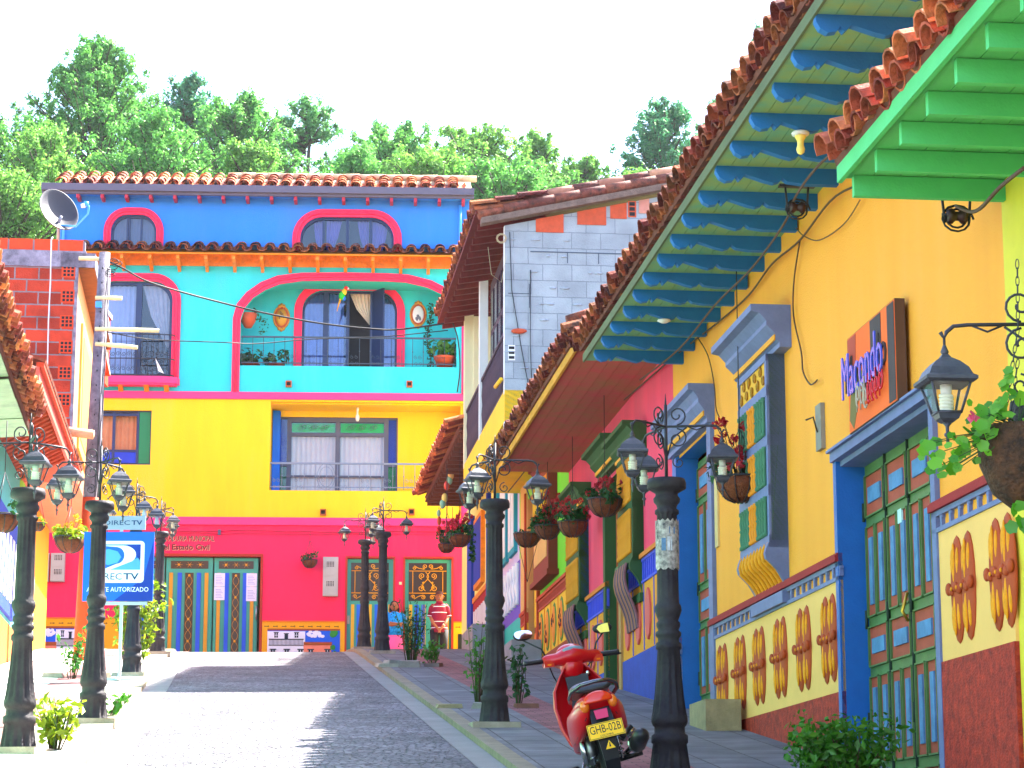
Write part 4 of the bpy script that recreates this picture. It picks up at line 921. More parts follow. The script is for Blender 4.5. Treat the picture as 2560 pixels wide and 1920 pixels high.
D = casedoor(15.6, 18.08, .62, 2.94, -.2, Y, [(1, .3), (2, .66), (1, .28), (2, .62), (1, .24)], 4)
b = MB(); b.tube([F.p(16.85, 1.65, -.15), F.p(16.85, 1.72, -.11), F.p(16.85, 1.85, -.15)], .012, mat('brass', '#d8a838', rough=.3, metal=.8), 6); b.build('handle', D)
b = MB(); b.box(F, 17.0, 17.1, 2.37, 2.47, -.18, -.165, mat('pale_sticker', '#bfe8e0', bump=0)); b.build('sticker', D)
b = MB(); b.box(F, 15.45, 18.16, 2.98, 3.05, 0, .06, LAV); b.box(F, 15.45, 18.16, 3.05, 3.07, 0, .09, LAV); b.box(F, 18.08, 18.17, .7, 2.98, 0, .035, BLJ); b.box(F, 15.45, 15.55, .3, 2.98, 0, .035, LAV); b.box(F, 15.55, 18.08, 2.94, 2.98, -.2, 0, LAV); b.build('door_surround', Y)
casedoor(23.3, 24.95, 1.45, 4.1, -.2, Y, [(1, .3), (2, .8), (1, .3), (2, .66), (1, .28)], 2, 'side_door')
def cornice(b, u0, u1, z0, z1, out_, m, m2=None):
    h = z1 - z0; prof = [(0, 0), (.3, 0), (.3, .12), (.38, .16), (.38, .3), (.62, .52), (.62, .62), (.8, .8), (1, .84), (1, 1), (0, 1)]
    b.prism([F.p(u0, z0 + q * h, p * out_) for p, q in prof], F.u * (u1 - u0), m)
    if m2: b.box(F, u0 + .02, u1 - .02, z0 + h * .17, z0 + h * .3, .39 * out_, .39 * out_ + .012, m2)
b = MB(); b.box(F, 24.98, 25.2, 1.3, 4.2, 0, .04, BLJ); b.box(F, 23.05, 23.25, 1.3, 4.2, 0, .04, LAV); cornice(b, 23.0, 25.25, 4.18, 4.56, .26, LAV, mat('ochre_line', '#e89a20')); b.build('side_door_surround', Y)
# projecting timber window with bellied grille
def bay_window(parent, u0, u1, zb, zt, pr, fm, cm, spind, sidem, beltz=None, belly=True, latt=None, corn=.34, cz=.36, rows=3, name='window', gm=None, colband=None):
    W = MB(); W.box(F, u0, u1, zb + .42, zt, 0, pr - .02, sidem); Wo = W.build(name, parent)
    b = MB(); b.box(F, u0, u0 + .07, zb + .36, zt, 0, pr, fm); b.box(F, u1 - .07, u1, zb + .36, zt, 0, pr, fm)
    H_ = zt - zb - .42; zl = [zb + .38]
    for k in range(rows + 1):
        z = zb + .42 + H_ * k / rows * (.8 if latt else 1); zl.append(z); b.box(F, u0, u1, z - .045, z + .045, 0, pr + .004, fm)
    b.box(F, u0, u1, zt - .06, zt, 0, pr + .004, fm)
    cv = lambda t: pr + .01 + .03 * math.sin(math.pi * min(1, t * 2)) - (pr - .01) * (max(0, t - .3) / .7) ** 1.3 * (2 - max(0, t - .3) / .7)
    for uu in (u0, u1 - .07): b.prism([F.p(uu, zb + .4 - .4 * k / 9, cv(k / 9)) for k in range(10)] + [F.p(uu, zb, 0), F.p(uu, zb + .4, 0)], F.u * .07, fm)
    b.box(F, u0 - .04, u1 + .04, zb - .1, zb, 0, pr * .45, fm)
    b.build('window_frame', Wo)
    b = MB(); n = 11
    for i in range(n):
        u = u0 + .1 + (u1 - u0 - .2) * i / (n - 1); m = spind[1] if 4 <= i <= 6 else spind[0]
        for k in range(rows):
            a = zb + .42 + H_ * k / rows * (.8 if latt else 1) + .045; c = zb + .42 + H_ * (k + 1) / rows * (.8 if latt else 1) - .045; L_ = c - a
            P = F.p(u, a, pr + .008); b.lathe(P, [(0, .024), (L_ * .08, .024), (L_ * .12, .014), (L_ * .3, .022), (L_ * .45, .014), (L_ * .5, .024), (L_ * .55, .014), (L_ * .7, .022), (L_ * .88, .014), (L_ * .92, .024), (L_, .024)], m, 7)
    b.build('spindles', Wo)
    if latt:
        b = MB(); z0_ = zb + .42 + H_ * .8 + .05; z1_ = zt - .06; b.box(F, u0 + .08, u1 - .08, z0_, z1_, pr - .02, pr - .01, latt); hm = mat('fretwork_ochre', '#b07818', var=.2)  # scrolls in a darker ochre than the panel
        for i in range(9):
            u = u0 + .14 + (u1 - u0 - .28) * i / 8
            b.tube(spiral(F.p(u, (z0_ + z1_) / 2 + (.05 if i % 2 else -.05), pr), F.u, (0, 0, 1), .05, .012, 1.4, i, 12), .009, hm, 4)
        b.build('fretwork', Wo)
    if belly:
        b = MB(); gm = gm or AMB; n = 9
        for i in range(n):
            u = u0 + .06 + (u1 - u0 - .12) * i / (n - 1)
            b.tube([F.p(u, zb + .4 - .4 * t, cv(t) - .02) for t in [k / 9 for k in range(10)]], .021, gm, 6)
        b.build('bellied_bars', Wo)
    b = MB(); cornice(b, u0 - .28, u1 + .28, zt, zt + cz, corn, cm, colband); b.build('cornice', Wo)
    return Wo
SGR = mat('spindle_green', '#4a7c5c', var=.15); SOR = mat('spindle_orange', '#f09018', var=.1); SIDE = mat('slate_green_side', '#56706a', var=.15)
bay_window(Y, 19.9, 21.1, 2.2, 4.2, .16, LAV, LAV, (SGR, SOR), SIDE, latt=mat('fretwork_yellow', '#e8a824'), colband=MATS['ochre_line'])
b = MB(); b.box(F, 18.52, 18.7, 3.16, 3.52, 0, .035, mat('grey_slate_plate', '#8c8478')); b.tube([F.p(18.62, 3.3, .04), F.p(18.62, 3.42, .07), F.p(18.74, 3.42, .1)], .008, TWIG, 4); b.build('wall_plate', Y)
b = MB(); b.box(F, 22.85, 23.0, 2.95, 3.65, 0, .02, mat('pale_slat', '#d8b878')); b.build('wall_plate', Y)
# eave
SOF = mat('sage_soffit', '#5c9c80', var=.18, scale=4, rough=.7, c2='#8ca254'); RAF = mat('azure_rafter', '#146cb0', var=.12, scale=5)
b = MB(); planks(b, UA, UB - .1, 5.225, 0, .96, SOF, along=True, step=.12); b.build('soffit_boards', Y)
def rafter(u, z, L_, m, scal=True, h=.125, t=.075):
    b = MB(); pr = [(0, z)]
    if scal:
        x1 = L_
        pr += [(x1 * .3, z), (x1 * .42, z + .015), (x1 * .46, z + .045), (x1 * .48, z + .015), (x1 * .53, z + .0), (x1 * .6, z + .015), (x1 * .7, z + .045), (x1 * .76, z + .062), (x1 * .785, z + .035), (x1 * .81, z + .015), (x1 * .835, z + .05), (x1 * .86, z + .015), (x1 * .92, z + .005), (x1 * .97, z + .03), (x1, z + .08), (x1 * .995, z + h)]
    else: pr += [(L_, z), (L_, z + h)]
    pr += [(0, z + h)]
    b.prism([F.p(u, q, n) for n, q in pr], F.u * t, m); return b
r0 = rafter(17.88, 5.1, .955, RAF).build('rafter', Y)
for u in [17.88 + .675 * k for k in range(-6, 11)]:
    if abs(u - 17.88) < .01 or u > 25.1: continue
    c = r0.copy(); COL.objects.link(c); c.parent = Y; c.location = r0.location + F.u * (u - 17.88 + .02 * math.sin(u * 37)) + F.n * .014 * math.sin(u * 53)
b = MB(); b.box(F, UA, UB - .05, 5.215, 5.3, .96, .98, mat('olive_fascia', '#5c6a44', var=.2)); b.build('fascia', Y)
deck(F, UA, UB, 5.34, 1.0, 20, 6.6, WOODB, .04).build('roof', Y)
b = MB(); tiles(b, F, UA, UB, 5.33, 1.07, 20, 5, TILE, seed=1, sp=.27, r=.115); tiles(b, F, UA, UB, 5.29, 1.02, 20, 1, TILE, seed=12, sp=.27, r=.1); b.build('roof_tiles', Y)
b = MB(); b.prism([F.p(UB, 5.1, 0), F.p(UB, 5.1, -6.4), F.p(UB, 7.6, -6.4)], F.u * -.2, YW); b.prism([F.p(UA + .2, 5.1, 0), F.p(UA + .2, 5.1, -6.4), F.p(UA + .2, 7.6, -6.4)], F.u * -.2, YW); b.build('gable_wall', Y)
# light bulb under the soffit
P = F.p(16.57, 5.1, .6); b = MB(); b.lathe(P, [(-.025, .06), (-.01, .065), (.0, .055)], WHITE, 16); b.lathe(P, [(-.17, .005), (-.155, .025), (-.13, .032), (-.1, .024), (-.07, .024), (-.04, .04), (-.03, .04)], mat('old_bulb', '#ffe070', rough=.2, bump=0), 12)
o = b.build('ceiling_bulb', None, P); tag(o, 'yellowish bare bulb hanging under the blue rafters near the top', 'light bulb')
P = F.p(22.64, 5.1, .55); b = MB(); b.lathe(P, [(-.03, .03), (-.012, .065), (.0, .06)], WHITE, 16); o = b.build('ceiling_lamp', None, P); tag(o, 'flat white disc lamp under the far blue rafters', 'ceiling lamp')
# neon sign
BO = mat('sign_orange', '#ff6a1c', var=.1); BD = mat('sign_dark', '#4a3a38', var=.3); NB = mat('blue_neon_tube', '#4c64d8', rough=.2, bump=0); NR = mat('red_neon_tube', '#d82030', rough=.2, bump=0); NW = mat('pale_tube', '#b8a890', rough=.3, bump=0); BSD = mat('sign_side', '#5c3f2c')
P0 = F.p(17.0, 3.12, 0); o = thing('bar_sign', 'square orange and dark box sign with blue and red neon lettering above the big door', 'sign', P0)
b = MB(); b.box(F, 16.03, 17.36, 3.06, 3.77, .03, .1, BSD); b.build('sign_box', o)
SGN = F
F = Fr(SGN.o.x, SGN.o.y, -6.1, -1); F.p = lambda u, z, n=0: SGN.p(16.03 + (u - 16.2) * .875, z - .045, n - .062)
b = MB(); b.box(F, 16.21, 17.71, 3.11, 3.81, .16, .165, BO); ov = [(17.55, 3.12), (17.68, 3.2), (17.6, 3.5), (17.2, 3.5)]; b.prism([F.p(u, z, .165) for u, z in ov], F.n * .003, mat('sign_olive', '#7a6a30'))
for (a, c, z0, z1) in ((16.22, 16.42, 3.12, 3.8), (16.62, 16.95, 3.5, 3.8), (16.6, 17.15, 3.28, 3.5)): b.box(F, a, c, z0, z1, .165, .169, BD)
b.prism([F.p(17.7, 3.62, .165), F.p(17.45, 3.55, .165), F.p(17.42, 3.8, .165), F.p(17.7, 3.8, .165)], F.n * .003, mat('sign_rust', '#b8442a')); b.build('sign_face', o)
b = MB(); text_geo(b, 'Macondo', F, 17.78, 3.36, .19, .32, 1.3, NB, flip=True, thick=.012); text_geo(b, 'Macondo', F, 17.76, 3.41, .165, .25, 1.3, BD, flip=True, thick=.012)
b.build('blue_lettering', o)
b = MB(); rg = random.Random(6)
for k in range(7):
    u = 17.25 - k * .12; m = NW if k < 3 else NR; b.tube(spiral(F.p(u, 3.3 + rg.uniform(-.03, .03), .2), F.u, (0, 0, 1.5), .06, .02, 1.1, rg.uniform(0, 6), 12), .008, m, 5); b.tube([F.p(u + .04, 3.2, .2), F.p(u + .03, 3.42, .2)], .007, m, 4)
b.build('neon_scrolls', o)
F = RW
# ------------------------------------------------ next house towards the viewer: green eave
GY = mat('yellow_green_plaster', '#e0cc38', var=.1); GSO = mat('mint_soffit', '#5cbc70', var=.12, scale=4); GRF = mat('green_rafter', '#56c274', var=.1)
G = thing('green_eave_house', 'near house at the right edge with mint green soffit and rafters and yellow-green wall', 'house', F.p(11, 0, 0))
wall(F, [(6, -1.2), (UA, -.4), (UA, 4.1), (6, 4.1)], [], GY, edge=.3).build('front_wall', G); b = MB(); body(b, 6, UA, 4.1, GY); b.build('house_body', G)
b = MB(); planks(b, 6, UA, 3.99, 0, .97, GSO, along=True, step=.16); b.build('soffit_boards', G)
for k in range(12):
    u = 13.86 - k * .53
    if u > 6.2: rafter(u, 3.86, .92, GRF, False, h=.125, t=.05).build('rafter', G)
MB().box(F, 6, UA, 3.96, 4.06, .97, 1.0, GRF).build('fascia', G)
deck(F, 6, UA, 4.06, 1.0, 20, 6, WOODB, .04).build('roof', G)
b = MB(); tiles(b, F, 6, UA - .12, 4.05, 1.09, 20, 4, TILEO, seed=21, sp=.3, r=.125); tiles(b, F, 6, UA - .12, 4.01, 1.04, 20, 1, TILEO, seed=22, sp=.3, r=.11); b.build('roof_tiles', G)
b = MB(); b.prism([F.p(UA, 3.9, 0), F.p(UA, 3.9, -5.5), F.p(UA, 6.0, -5.5)], F.u * -.2, GY); b.build('gable_wall', G)
# ------------------------------------------------ pink house
PW = mat('rose_plaster', '#ee4060', var=.14, scale=1.5, streak=True, grime=.3, bump=.3); PW2 = mat('crimson_soffit', '#b44448', var=.25, scale=2.5, c2='#98643a')
K = thing('pink_house', 'single storey rose pink house with crimson plank eave, green framed windows and blue base', 'house', F.p(29.5, 2, 0))
KA, KB = 25.3, 33.9
wall(F, [(KA, 1.2), (KB, 2.2), (KB, 5.5), (KA, 5.5)], [[(29.0, 1.7), (30.08, 1.7), (30.08, 4.7), (29.0, 4.7)]], PW, depth=.15, rm=mat('bottle_green_jamb', '#2f5428', var=.15)).build('front_wall', K)
JG = MATS['bottle_green_jamb']; b = MB(); body(b, KA, KB, 5.45, PW); b.build('house_body', K)
BLB = mat('royal_blue_base', '#1446a8', var=.25, scale=5, bump=.4); ORP = mat('amber_dado', '#e89410', var=.1); VIO = mat('violet_band', '#4452c8', var=.15)
for a, c in ((KA, 29.0), (30.08, KB)): dadostrip(a, c, K, 2.33, 3.1, 3.38, BLB, ORP, railm=VIO, sqm=mat('light_violet', '#6a70d8'), capm=mat('orange_cap', '#d87818'), sq=.14)
b = MB(); ROS = mat('rose_relief', '#e06058')
for u in (26.1, 26.9, 27.6, 28.4, 30.6, 31.3, 32.1, 32.9, 33.6):
    b = MB(); b.prism([F.p(u + .0 + .17 * math.sin(t), 2.72 + .29 * math.cos(t), .02) for t in [2 * math.pi * k / 10 for k in range(10)]], F.n * .025, ROS); b.build('dado_relief', K)
    b = MB(); b.box(F, u - .37, u - .35, 2.34, 3.1, .02, .03, VIO); b.build('dado_stripe', K)
DOR = mat('orange_slat_door', '#d87a1c', var=.2, scale=10)
b = MB(); b.box(F, 29.02, 30.06, 2.0, 4.7, -.14, -.1, DOR)
for k in range(8): b.box(F, 29.05 + k * .128, 29.13 + k * .128, 2.1, 4.6, -.1, -.085, mat('red_slat', '#a8481c'))
b.box(F, 29.0, 30.08, 3.5, 3.6, -.1, -.07, DGR); b.build('door', K)
b = MB(); b.box(F, 30.08, 30.25, 2.1, 4.75, 0, .05, JG); b.box(F, 28.82, 29.0, 1.9, 4.75, 0, .05, mat('tan_frame', '#b88a50')); cornice(b, 28.7, 30.4, 4.75, 5.08, .3, JG, DG); b.build('door_surround', K)
BW2 = mat('cobalt_spindle', '#1448b0'); AO = mat('amber_spindle', '#e08c10')
STR = mat('striped_violet_bars', '#8a5860', var=.3, scale=14)
for a, c in ((27.35, 28.45), (31.9, 33.2)): bay_window(K, a, c, 3.0, 4.62, .13, JG, JG, (AO, AO), BW2 if a > 30 else JG, corn=.28, cz=.32, rows=2, gm=STR, colband=DG, belly=False)
# striped bars of the bellied window grilles, curving below the windows
for a, c in ((27.35, 28.45), (31.9, 33.2)):
    a, c = a + .15, c - .12; b = MB(); k = 12; SM3 = (STR, mat('dark_violet_bar', '#3c3048'), mat('ochre_brown_bar', '#a87048'))
    for i in range(k):
        u = a + (c - a) * i / k; b.loft([[F.p(u, 3.36 - .74 * t, .19 + .03 * math.sin(t * 6.2) - .13 * t * t), F.p(u + (c - a) / k * .8, 3.36 - .74 * t, .19 + .03 * math.sin(t * 6.2) - .13 * t * t), F.p(u + (c - a) / k * .8, 3.36 - .74 * t, .17 + .03 * math.sin(t * 6.2) - .13 * t * t), F.p(u, 3.36 - .74 * t, .17 + .03 * math.sin(t * 6.2) - .13 * t * t)] for t in [q / 8 for q in range(9)]], SM3[i % 3], False)
    b.build('bellied_panel', K)
b = MB(); planks(b, KA, KB, 5.43, 0, 1.0, PW2, along=True, step=.14); b.build('soffit_boards', K)
MB().box(F, KA, KB, 5.4, 5.5, 1.0, 1.03, mat('ochre_fascia', '#d89a28', var=.3)).build('fascia', K)
deck(F, KA, KB, 5.5, 1.05, 20, 6.6, WOODB, .04).build('roof', K)
b = MB(); tiles(b, F, KA, KB, 5.5, 1.14, 20, 5, TILE, seed=31, sp=.25, r=.105); tiles(b, F, KA, KB, 5.46, 1.08, 20, 1, TILE, seed=32, sp=.25, r=.095); b.build('roof_tiles', K)
b = MB()
for i in range(9): # verge tiles of the roof step
    b.tube([F.p(KA + .05, 5.66 + i * .14, 1.12 - i * .38), F.p(KA + .05, 5.82 + i * .14, .70 - i * .38)], [.09, .075], TILE, 9)
b.build('verge_tiles', K)
# ------------------------------------------------ two storey house (green ground floor, grey block gable)
X = Fr(4.41 + F.u.x * 33.6, F.u.y * 33.6, 83.9, 1)
T = thing('block_gable_house', 'two storey house with grey painted block gable, dark balcony and lime green ground floor', 'house', F.p(36.5, 3, 0))
TA, TB = 33.9, 40.3
wall(F, [(TA, 2.2), (TB, 2.9), (TB, 6.3), (TA, 6.3)], [[(37.5, 2.6), (39.0, 2.6), (39.0, 5.8), (37.5, 5.8)]], LIMEB, depth=.15, rm=mat('tan_jamb', '#c8904c', var=.15)).build('ground_floor_wall', T)
b = MB(); body(b, TA, TB, 6.3, LIMEB); b.build('house_body', T)
RBB = mat('brick_red_base', '#a03c24', var=.25, scale=8, bump=.5); LEM = mat('lemon_dado', '#f0b420', var=.08)
for a, c in ((TA, 37.5), (39.0, 39.9)): dadostrip(a, c, T, 3.07, 3.79, 3.96, RBB, LEM, railm=mat('brick_rail', '#b8442c'), sqm=mat('orange_square', '#e07820'), capm=mat('rust_cap', '#c0401c'), sq=.1)
b = MB(); EG = mat('ellipse_green', '#4c7a30'); EO = mat('ellipse_orange', '#e8801c')
M3 = Matrix(((F.u.x, F.n.x, 0), (F.u.y, F.n.y, 0), (0, 0, 1)))
for u in (34.6, 35.45, 36.25, 37.05):
    b.box(F, u + .37, u + .39, 3.07, 3.79, .02, .032, EO); b.ell(F.p(u, 3.42, .022), (.27, .02, .33), EG, 20, 6, M3); b.ell(F.p(u, 3.42, .032), (.21, .02, .28), EO, 20, 6, M3)
    rg = random.Random(int(u * 7))
    for i in range(9): b.ell(F.p(u + rg.uniform(-.11, .11), 3.42 + rg.uniform(-.18, .18), .05), (.035, .01, .035), DARK if i % 3 else MAR, 7, 4, M3)
b.build('dado_ellipses', T)
WRD = mat('maroon_frame', '#8a2c1c', var=.15); TANP = mat('tan_pane', '#d8a054', var=.1)
b = MB(); b.box(F, 35.2, 37.1, 4.2, 5.75, 0, .14, WRD); W = b.build('window', T)
b = MB()
for z0, z1 in ((4.42, 4.75), (4.8, 5.1)): b.box(F, 35.35, 36.95, z0, z1, .14, .15, TANP)
b.box(F, 35.35, 36.95, 5.15, 5.65, .14, .15, SOR)
for k in range(7): b.tube([F.p(35.45 + k * .23, 5.17, .16), F.p(35.45 + k * .23, 5.62, .16)], .02, DYE, 6)
b.build('window_panels', W); b = MB(); b.box(F, 35.05, 37.25, 4.12, 4.2, 0, .18, WRD); cornice(b, 35.0, 37.3, 5.75, 5.98, .2, WRD, SOR); b.build('cornice', W)
RD = mat('rust_red_door', '#b03c18', var=.15); b = MB(); b.box(F, 37.52, 38.98, 3.2, 5.8, -.14, -.1, RD)
for k in range(4):
    for z0, z1 in ((3.3, 3.6), (3.7, 4.4), (4.5, 5.0), (5.1, 5.6)): b.box(F, 37.6 + k * .35, 37.86 + k * .35, z0, z1, -.1, -.085, mat('orange_panel', '#e06c20') if (k + int(z0 * 10)) % 2 else DYE if z0 == 3.7 else MATS['orange_panel'])
b.build('door', T); b = MB(); b.box(F, 37.38, 37.5, 3.1, 5.9, 0, .05, RD); b.box(F, 39.0, 39.9, 3.96, 6.2, 0, .03, mat('tan_plaster', '#d8a860', var=.1)); b.box(F, 39.0, 39.12, 3.1, 5.9, .03, .06, RD); b.build('door_surround', T)
# upper storey
PYL = mat('ochre_slab', '#f0bc20', var=.1); CRM = mat('cream_plaster', '#e4dcb4', var=.06); DKW = mat('dark_timber', '#3c2c3c', var=.3, scale=10)
b = MB(); b.box(F, TA - .3, TB, 6.1, 6.55, -.3, .95, PYL); b.build('balcony_slab', T)
GB = brickmat('grey_painted_block', '#949ca2', '#a0a7ab', '#787f86', .42, .24, X, ms=.006, bump=.5, dirt=.15)
b = MB(); pts = [(-.95, 6.0), (5.4, 6.0), (5.4, 10.35), (-.95, 8.95)]
b.add([X.p(u, z, 0) for u, z in pts], [(0, 1, 2, 3)], GB); b.add([X.p(u, z, -.15) for u, z in pts], [(3, 2, 1, 0)], GB); b.add([X.p(-.95, 6, 0), X.p(-.95, 8.95, 0), X.p(-.95, 8.95, -.15), X.p(-.95, 6, -.15)], [(0, 1, 2, 3)], WHITE); b.build('gable_wall', T)
# block relief: dark open joints and bits
b = MB(); rg = random.Random(2); JD = mat('open_joint', '#4c5664', bump=0)
b.box(X, -.58, .75, 8.57, 8.585, .001, .006, JD)
for u in (-.05, .4, .75): b.box(X, u, u + .012, 8.42, 8.58, .001, .006, JD)
for (u, z, l) in ((-.9, 7.95, .3), (-.58, 8.2, 0), (-.6, 8.0, 0)):
    if l: b.box(X, u, u + l, z, z + .01, .001, .006, JD)
    else: b.box(X, u, u + .01, z - .25, z + .1, .001, .006, JD)
MR = mat('mortar_lump', '#a8b0ba', var=.3, scale=20, bump=.8)
for i in range(70):
    u = rg.uniform(-.9, 1.4); z = 6.4 + .235 * rg.randint(0, 11); 
    if z > 8.9: continue
    b.ell(X.p(u, z, .0), (rg.uniform(.02, .09), .02, rg.uniform(.008, .02)), MR, 7, 4)
b.build('rough_joints', T)
b = MB(); ORB = mat('bare_orange_brick', '#c8502c', var=.25, scale=10); zf = lambda u: 9.02 + (u + .95) * .215
for (a, c, m) in ((-.5, -.1, ORB), (0.1, .52, ORB), (.58, .82, ORB), (1.0, 1.15, mat('pale_brick', '#d08a78', var=.3))): b.hexa([X.p(a, zf(a) - .25, 0), X.p(c, zf(a) - .25, 0), X.p(c, zf(a) - .25, .012), X.p(a, zf(a) - .25, .012), X.p(a, zf(a) - .06, 0), X.p(c, zf(c) - .06, 0), X.p(c, zf(c) - .06, .012), X.p(a, zf(a) - .06, .012)], m)
for k in range(3): b.box(X, .86, .94, zf(.9) - .27 + k * .075, zf(.9) - .215 + k * .075, .0, .005, DARK)
b.box(X, .84, .96, zf(.9) - .29, zf(.9) - .05, 0, .003, ORB)
b.ell(X.p(-.75, 7.4, .03), (.12, .03, .04), ORB, 9, 5)
b.box(X, -.9, -.8, 6.98, 7.2, 0, .003, WHITE)
for k in range(3): b.box(X, -.89, -.81, 7.0 + k * .07, 7.04 + k * .07, 0, .006, DARK)
b.build('bare_bricks', T)
b = MB(); b.box(F, 33.62, 33.72, 6.5, 8.95, .9, .955, WHITE); b.box(F, 37.4, 37.52, 6.5, 9.1, .82, .955, WHITE); b.box(F, 40.15, 40.3, 6.5, 9.15, .8, .955, CRM); b.build('column', T)
b = MB(); b.box(F, 40.1, 40.2, 6.5, 9.1, -.3, .8, CRM); b.box(F, 37.5, 40.2, 6.5, 9.1, -.3, -.2, CRM); b.build('porch_wall', T)
b = MB(); b.box(F, 33.75, 37.4, 6.55, 9.0, .72, .78, DKW); W = b.build('balcony_window', T); b = MB()
for k in range(6):
    u = 33.9 + k * .59
    for z0, z1 in ((6.7, 7.4), (7.5, 8.1), (8.2, 8.8)): b.box(F, u, u + .48, z0, z1, .78, .786, mat('night_glass', '#1c2038', rough=.15, bump=0)); b.box(F, u - .03, u, z0, z1, .78, .8, DKW)
b.build('window_panes', W)
b = MB()
for (a, c) in ((33.75, 37.4), (37.55, 40.1)):
    b.box(F, a, c, 7.42, 7.47, .87, .93, DKW); b.box(F, a, c, 6.6, 6.64, .88, .92, DKW); k = int((c - a) / .11)
    for i in range(k + 1): u = a + .03 + (c - a - .06) * i / k; b.lathe(F.p(u, 6.64, .9), [(0, .016), (.1, .016), (.25, .025), (.4, .014), (.55, .024), (.7, .014), (.78, .018)], DKW, 6)
b.build('balcony_railing', T)
b = MB(); b.tube([F.p(33.6, 6.7, 1.0), F.p(34.4, 6.75, 1.0)], .03, PYL, 8); b.build('wall_peg', T)
ERD = mat('maroon_eave_board', '#6a1c1c', var=.3, scale=8)
b = MB(); sl = math.tan(math.radians(12.5))
b.hexa([F.p(33.45, 9.08, 1.38), F.p(40.7, 9.08, 1.38), F.p(40.7, 9.08 + 5.5 * sl, -4.1), F.p(33.45, 9.08 + 5.5 * sl, -4.1), F.p(33.45, 9.12, 1.38), F.p(40.7, 9.12, 1.38), F.p(40.7, 9.12 + 5.5 * sl, -4.1), F.p(33.45, 9.12 + 5.5 * sl, -4.1)], ERD); b.build('roof', T)
for k in range(18):
    u = 33.6 + k * .41; b = MB(); b.hexa([F.p(u, 8.98, 1.3), F.p(u + .07, 8.98, 1.3), F.p(u + .07, 9.08 + .3 * sl, 0.3), F.p(u, 9.08 + .3 * sl, .3), F.p(u, 9.07, 1.3), F.p(u + .07, 9.07, 1.3), F.p(u + .07, 9.3, .3), F.p(u, 9.3, .3)], ERD); b.build('rafter_tail', T)
b = MB(); b.box(X, -.9, 5.4, 9.0, 9.02, -.01, 0, WHITE) if False else None
b.hexa([X.p(-1.3, 8.93, -.02), X.p(4, 8.93 + 5.3 * sl, -.02), X.p(4, 8.93 + 5.3 * sl, .16), X.p(-1.3, 8.93, .16), X.p(-1.3, 9.02, -.02), X.p(4, 9.02 + 5.3 * sl, -.02), X.p(4, 9.02 + 5.3 * sl, .16), X.p(-1.3, 9.02, .16)], mat('mortar_verge', '#7a6458', var=.4, scale=12, bump=.8)); b.build('verge_mortar', T)
b = MB(); tiles(b, F, 33.5, 40.7, 9.12, 1.42, 12.5, 3, TILE, seed=41, sp=.25, r=.105); tiles(b, F, 33.5, 40.7, 9.06, 1.36, 12.5, 1, TILE, seed=42, sp=.25, r=.1)
b.build('roof_tiles', T); b = MB(); TV = mat('lichen_tile', '#8a4a38', var=.6, scale=12, bump=.7, c2='#3c2a26', island=.35); TVL = mat('sun_painted_verge_tile', '#c08468', var=.3, scale=12, island=.2)  # paler copy of the verge tile, sunlight put into its colour
for i in range(14):
    u = -1.35 + i * .37; z = 9.1 + (u + 1.3) * sl
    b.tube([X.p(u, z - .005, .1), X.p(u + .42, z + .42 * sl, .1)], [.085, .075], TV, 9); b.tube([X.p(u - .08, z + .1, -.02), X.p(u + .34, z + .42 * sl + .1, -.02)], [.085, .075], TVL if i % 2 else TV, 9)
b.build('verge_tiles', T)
b = MB(); b.tube([X.p(-.88, 8.85, .02), X.p(-.85, 8.0, .02), X.p(-.72, 7.2, .02), X.p(-.6, 6.55, .02), X.p(-.5, 6.3, .02)], .008, CABLE, 4); b.tube([X.p(-.58, 8.3, .02), X.p(-.585, 7.2, .02), X.p(-.56, 6.5, .02)], .007, CABLE, 4)
b.tube(spiral(X.p(-1.0, 8.75, .03), X.u, (0, 0, 1), .08, .05, 3, 0, 30), .004, BODY, 4); b.tube([X.p(-1.2, 8.6, .1), X.p(-1.15, 8.2, .1), X.p(-1.0, 8.1, .05), X.p(-.93, 8.5, .03)], .004, BODY, 4); b.build('gable_cable', T)
# ------------------------------------------------ one storey houses beyond
V = thing('teal_purple_house', 'small far house with brown tiled eave, teal base and purple band with white balusters', 'house', F.p(42, 3.5, 0))
LIL = mat('lilac_plaster', '#c4b8d8', var=.08); TEB = mat('teal_base', '#2cb4a4', var=.1); PUR = mat('purple_band', '#6a50b8', var=.1); TEW = mat('teal_window', '#2a98a0', var=.1)
wall(F, [(40.3, 2.9), (43.6, 3.2), (43.6, 7.25), (40.3, 7.25)], [], LIL, edge=.3).build('front_wall', V); b = MB(); body(b, 40.3, 43.6, 7.2, LIL); b.build('house_body', V)
b = MB(); b.box(F, 39.92, 43.6, 2.9, 4.0, 0, .03, TEB); b.build('base_course', V); b = MB(); b.box(F, 39.92, 43.6, 4.0, 4.95, .0, .025, PUR); b.build('dado', V)
b = MB()
for k in range(8): b.lathe(F.p(40.15 + k * .45, 4.2, .05), [(0, .05), (.1, .03), (.3, .06), (.45, .03), (.6, .055), (.7, .05)], WHITE, 8)
b.build('painted_balusters', V)
for a in (40.6, 42.0):
    b = MB(); b.box(F, a, a + 1.0, 5.15, 6.7, 0, .06, TEW); W = b.build('window', V); b = MB(); b.box(F, a + .08, a + .46, 5.25, 6.6, .06, .07, WHITE); b.box(F, a + .54, a + .92, 5.25, 6.6, .06, .07, WHITE); b.build('shutter', W)
b = MB(); b.box(F, 43.35, 43.6, 3.3, 6.9, 0, .08, TEW); b.build('pilaster', V)
STP = mat('grey_step_stone', '#8c8a90', var=.2, scale=5)
E_ = thing('cream_blue_house', 'farthest right house, cream wall with cobalt blue pilasters and door frames', 'house', F.p(47, 4, 0))
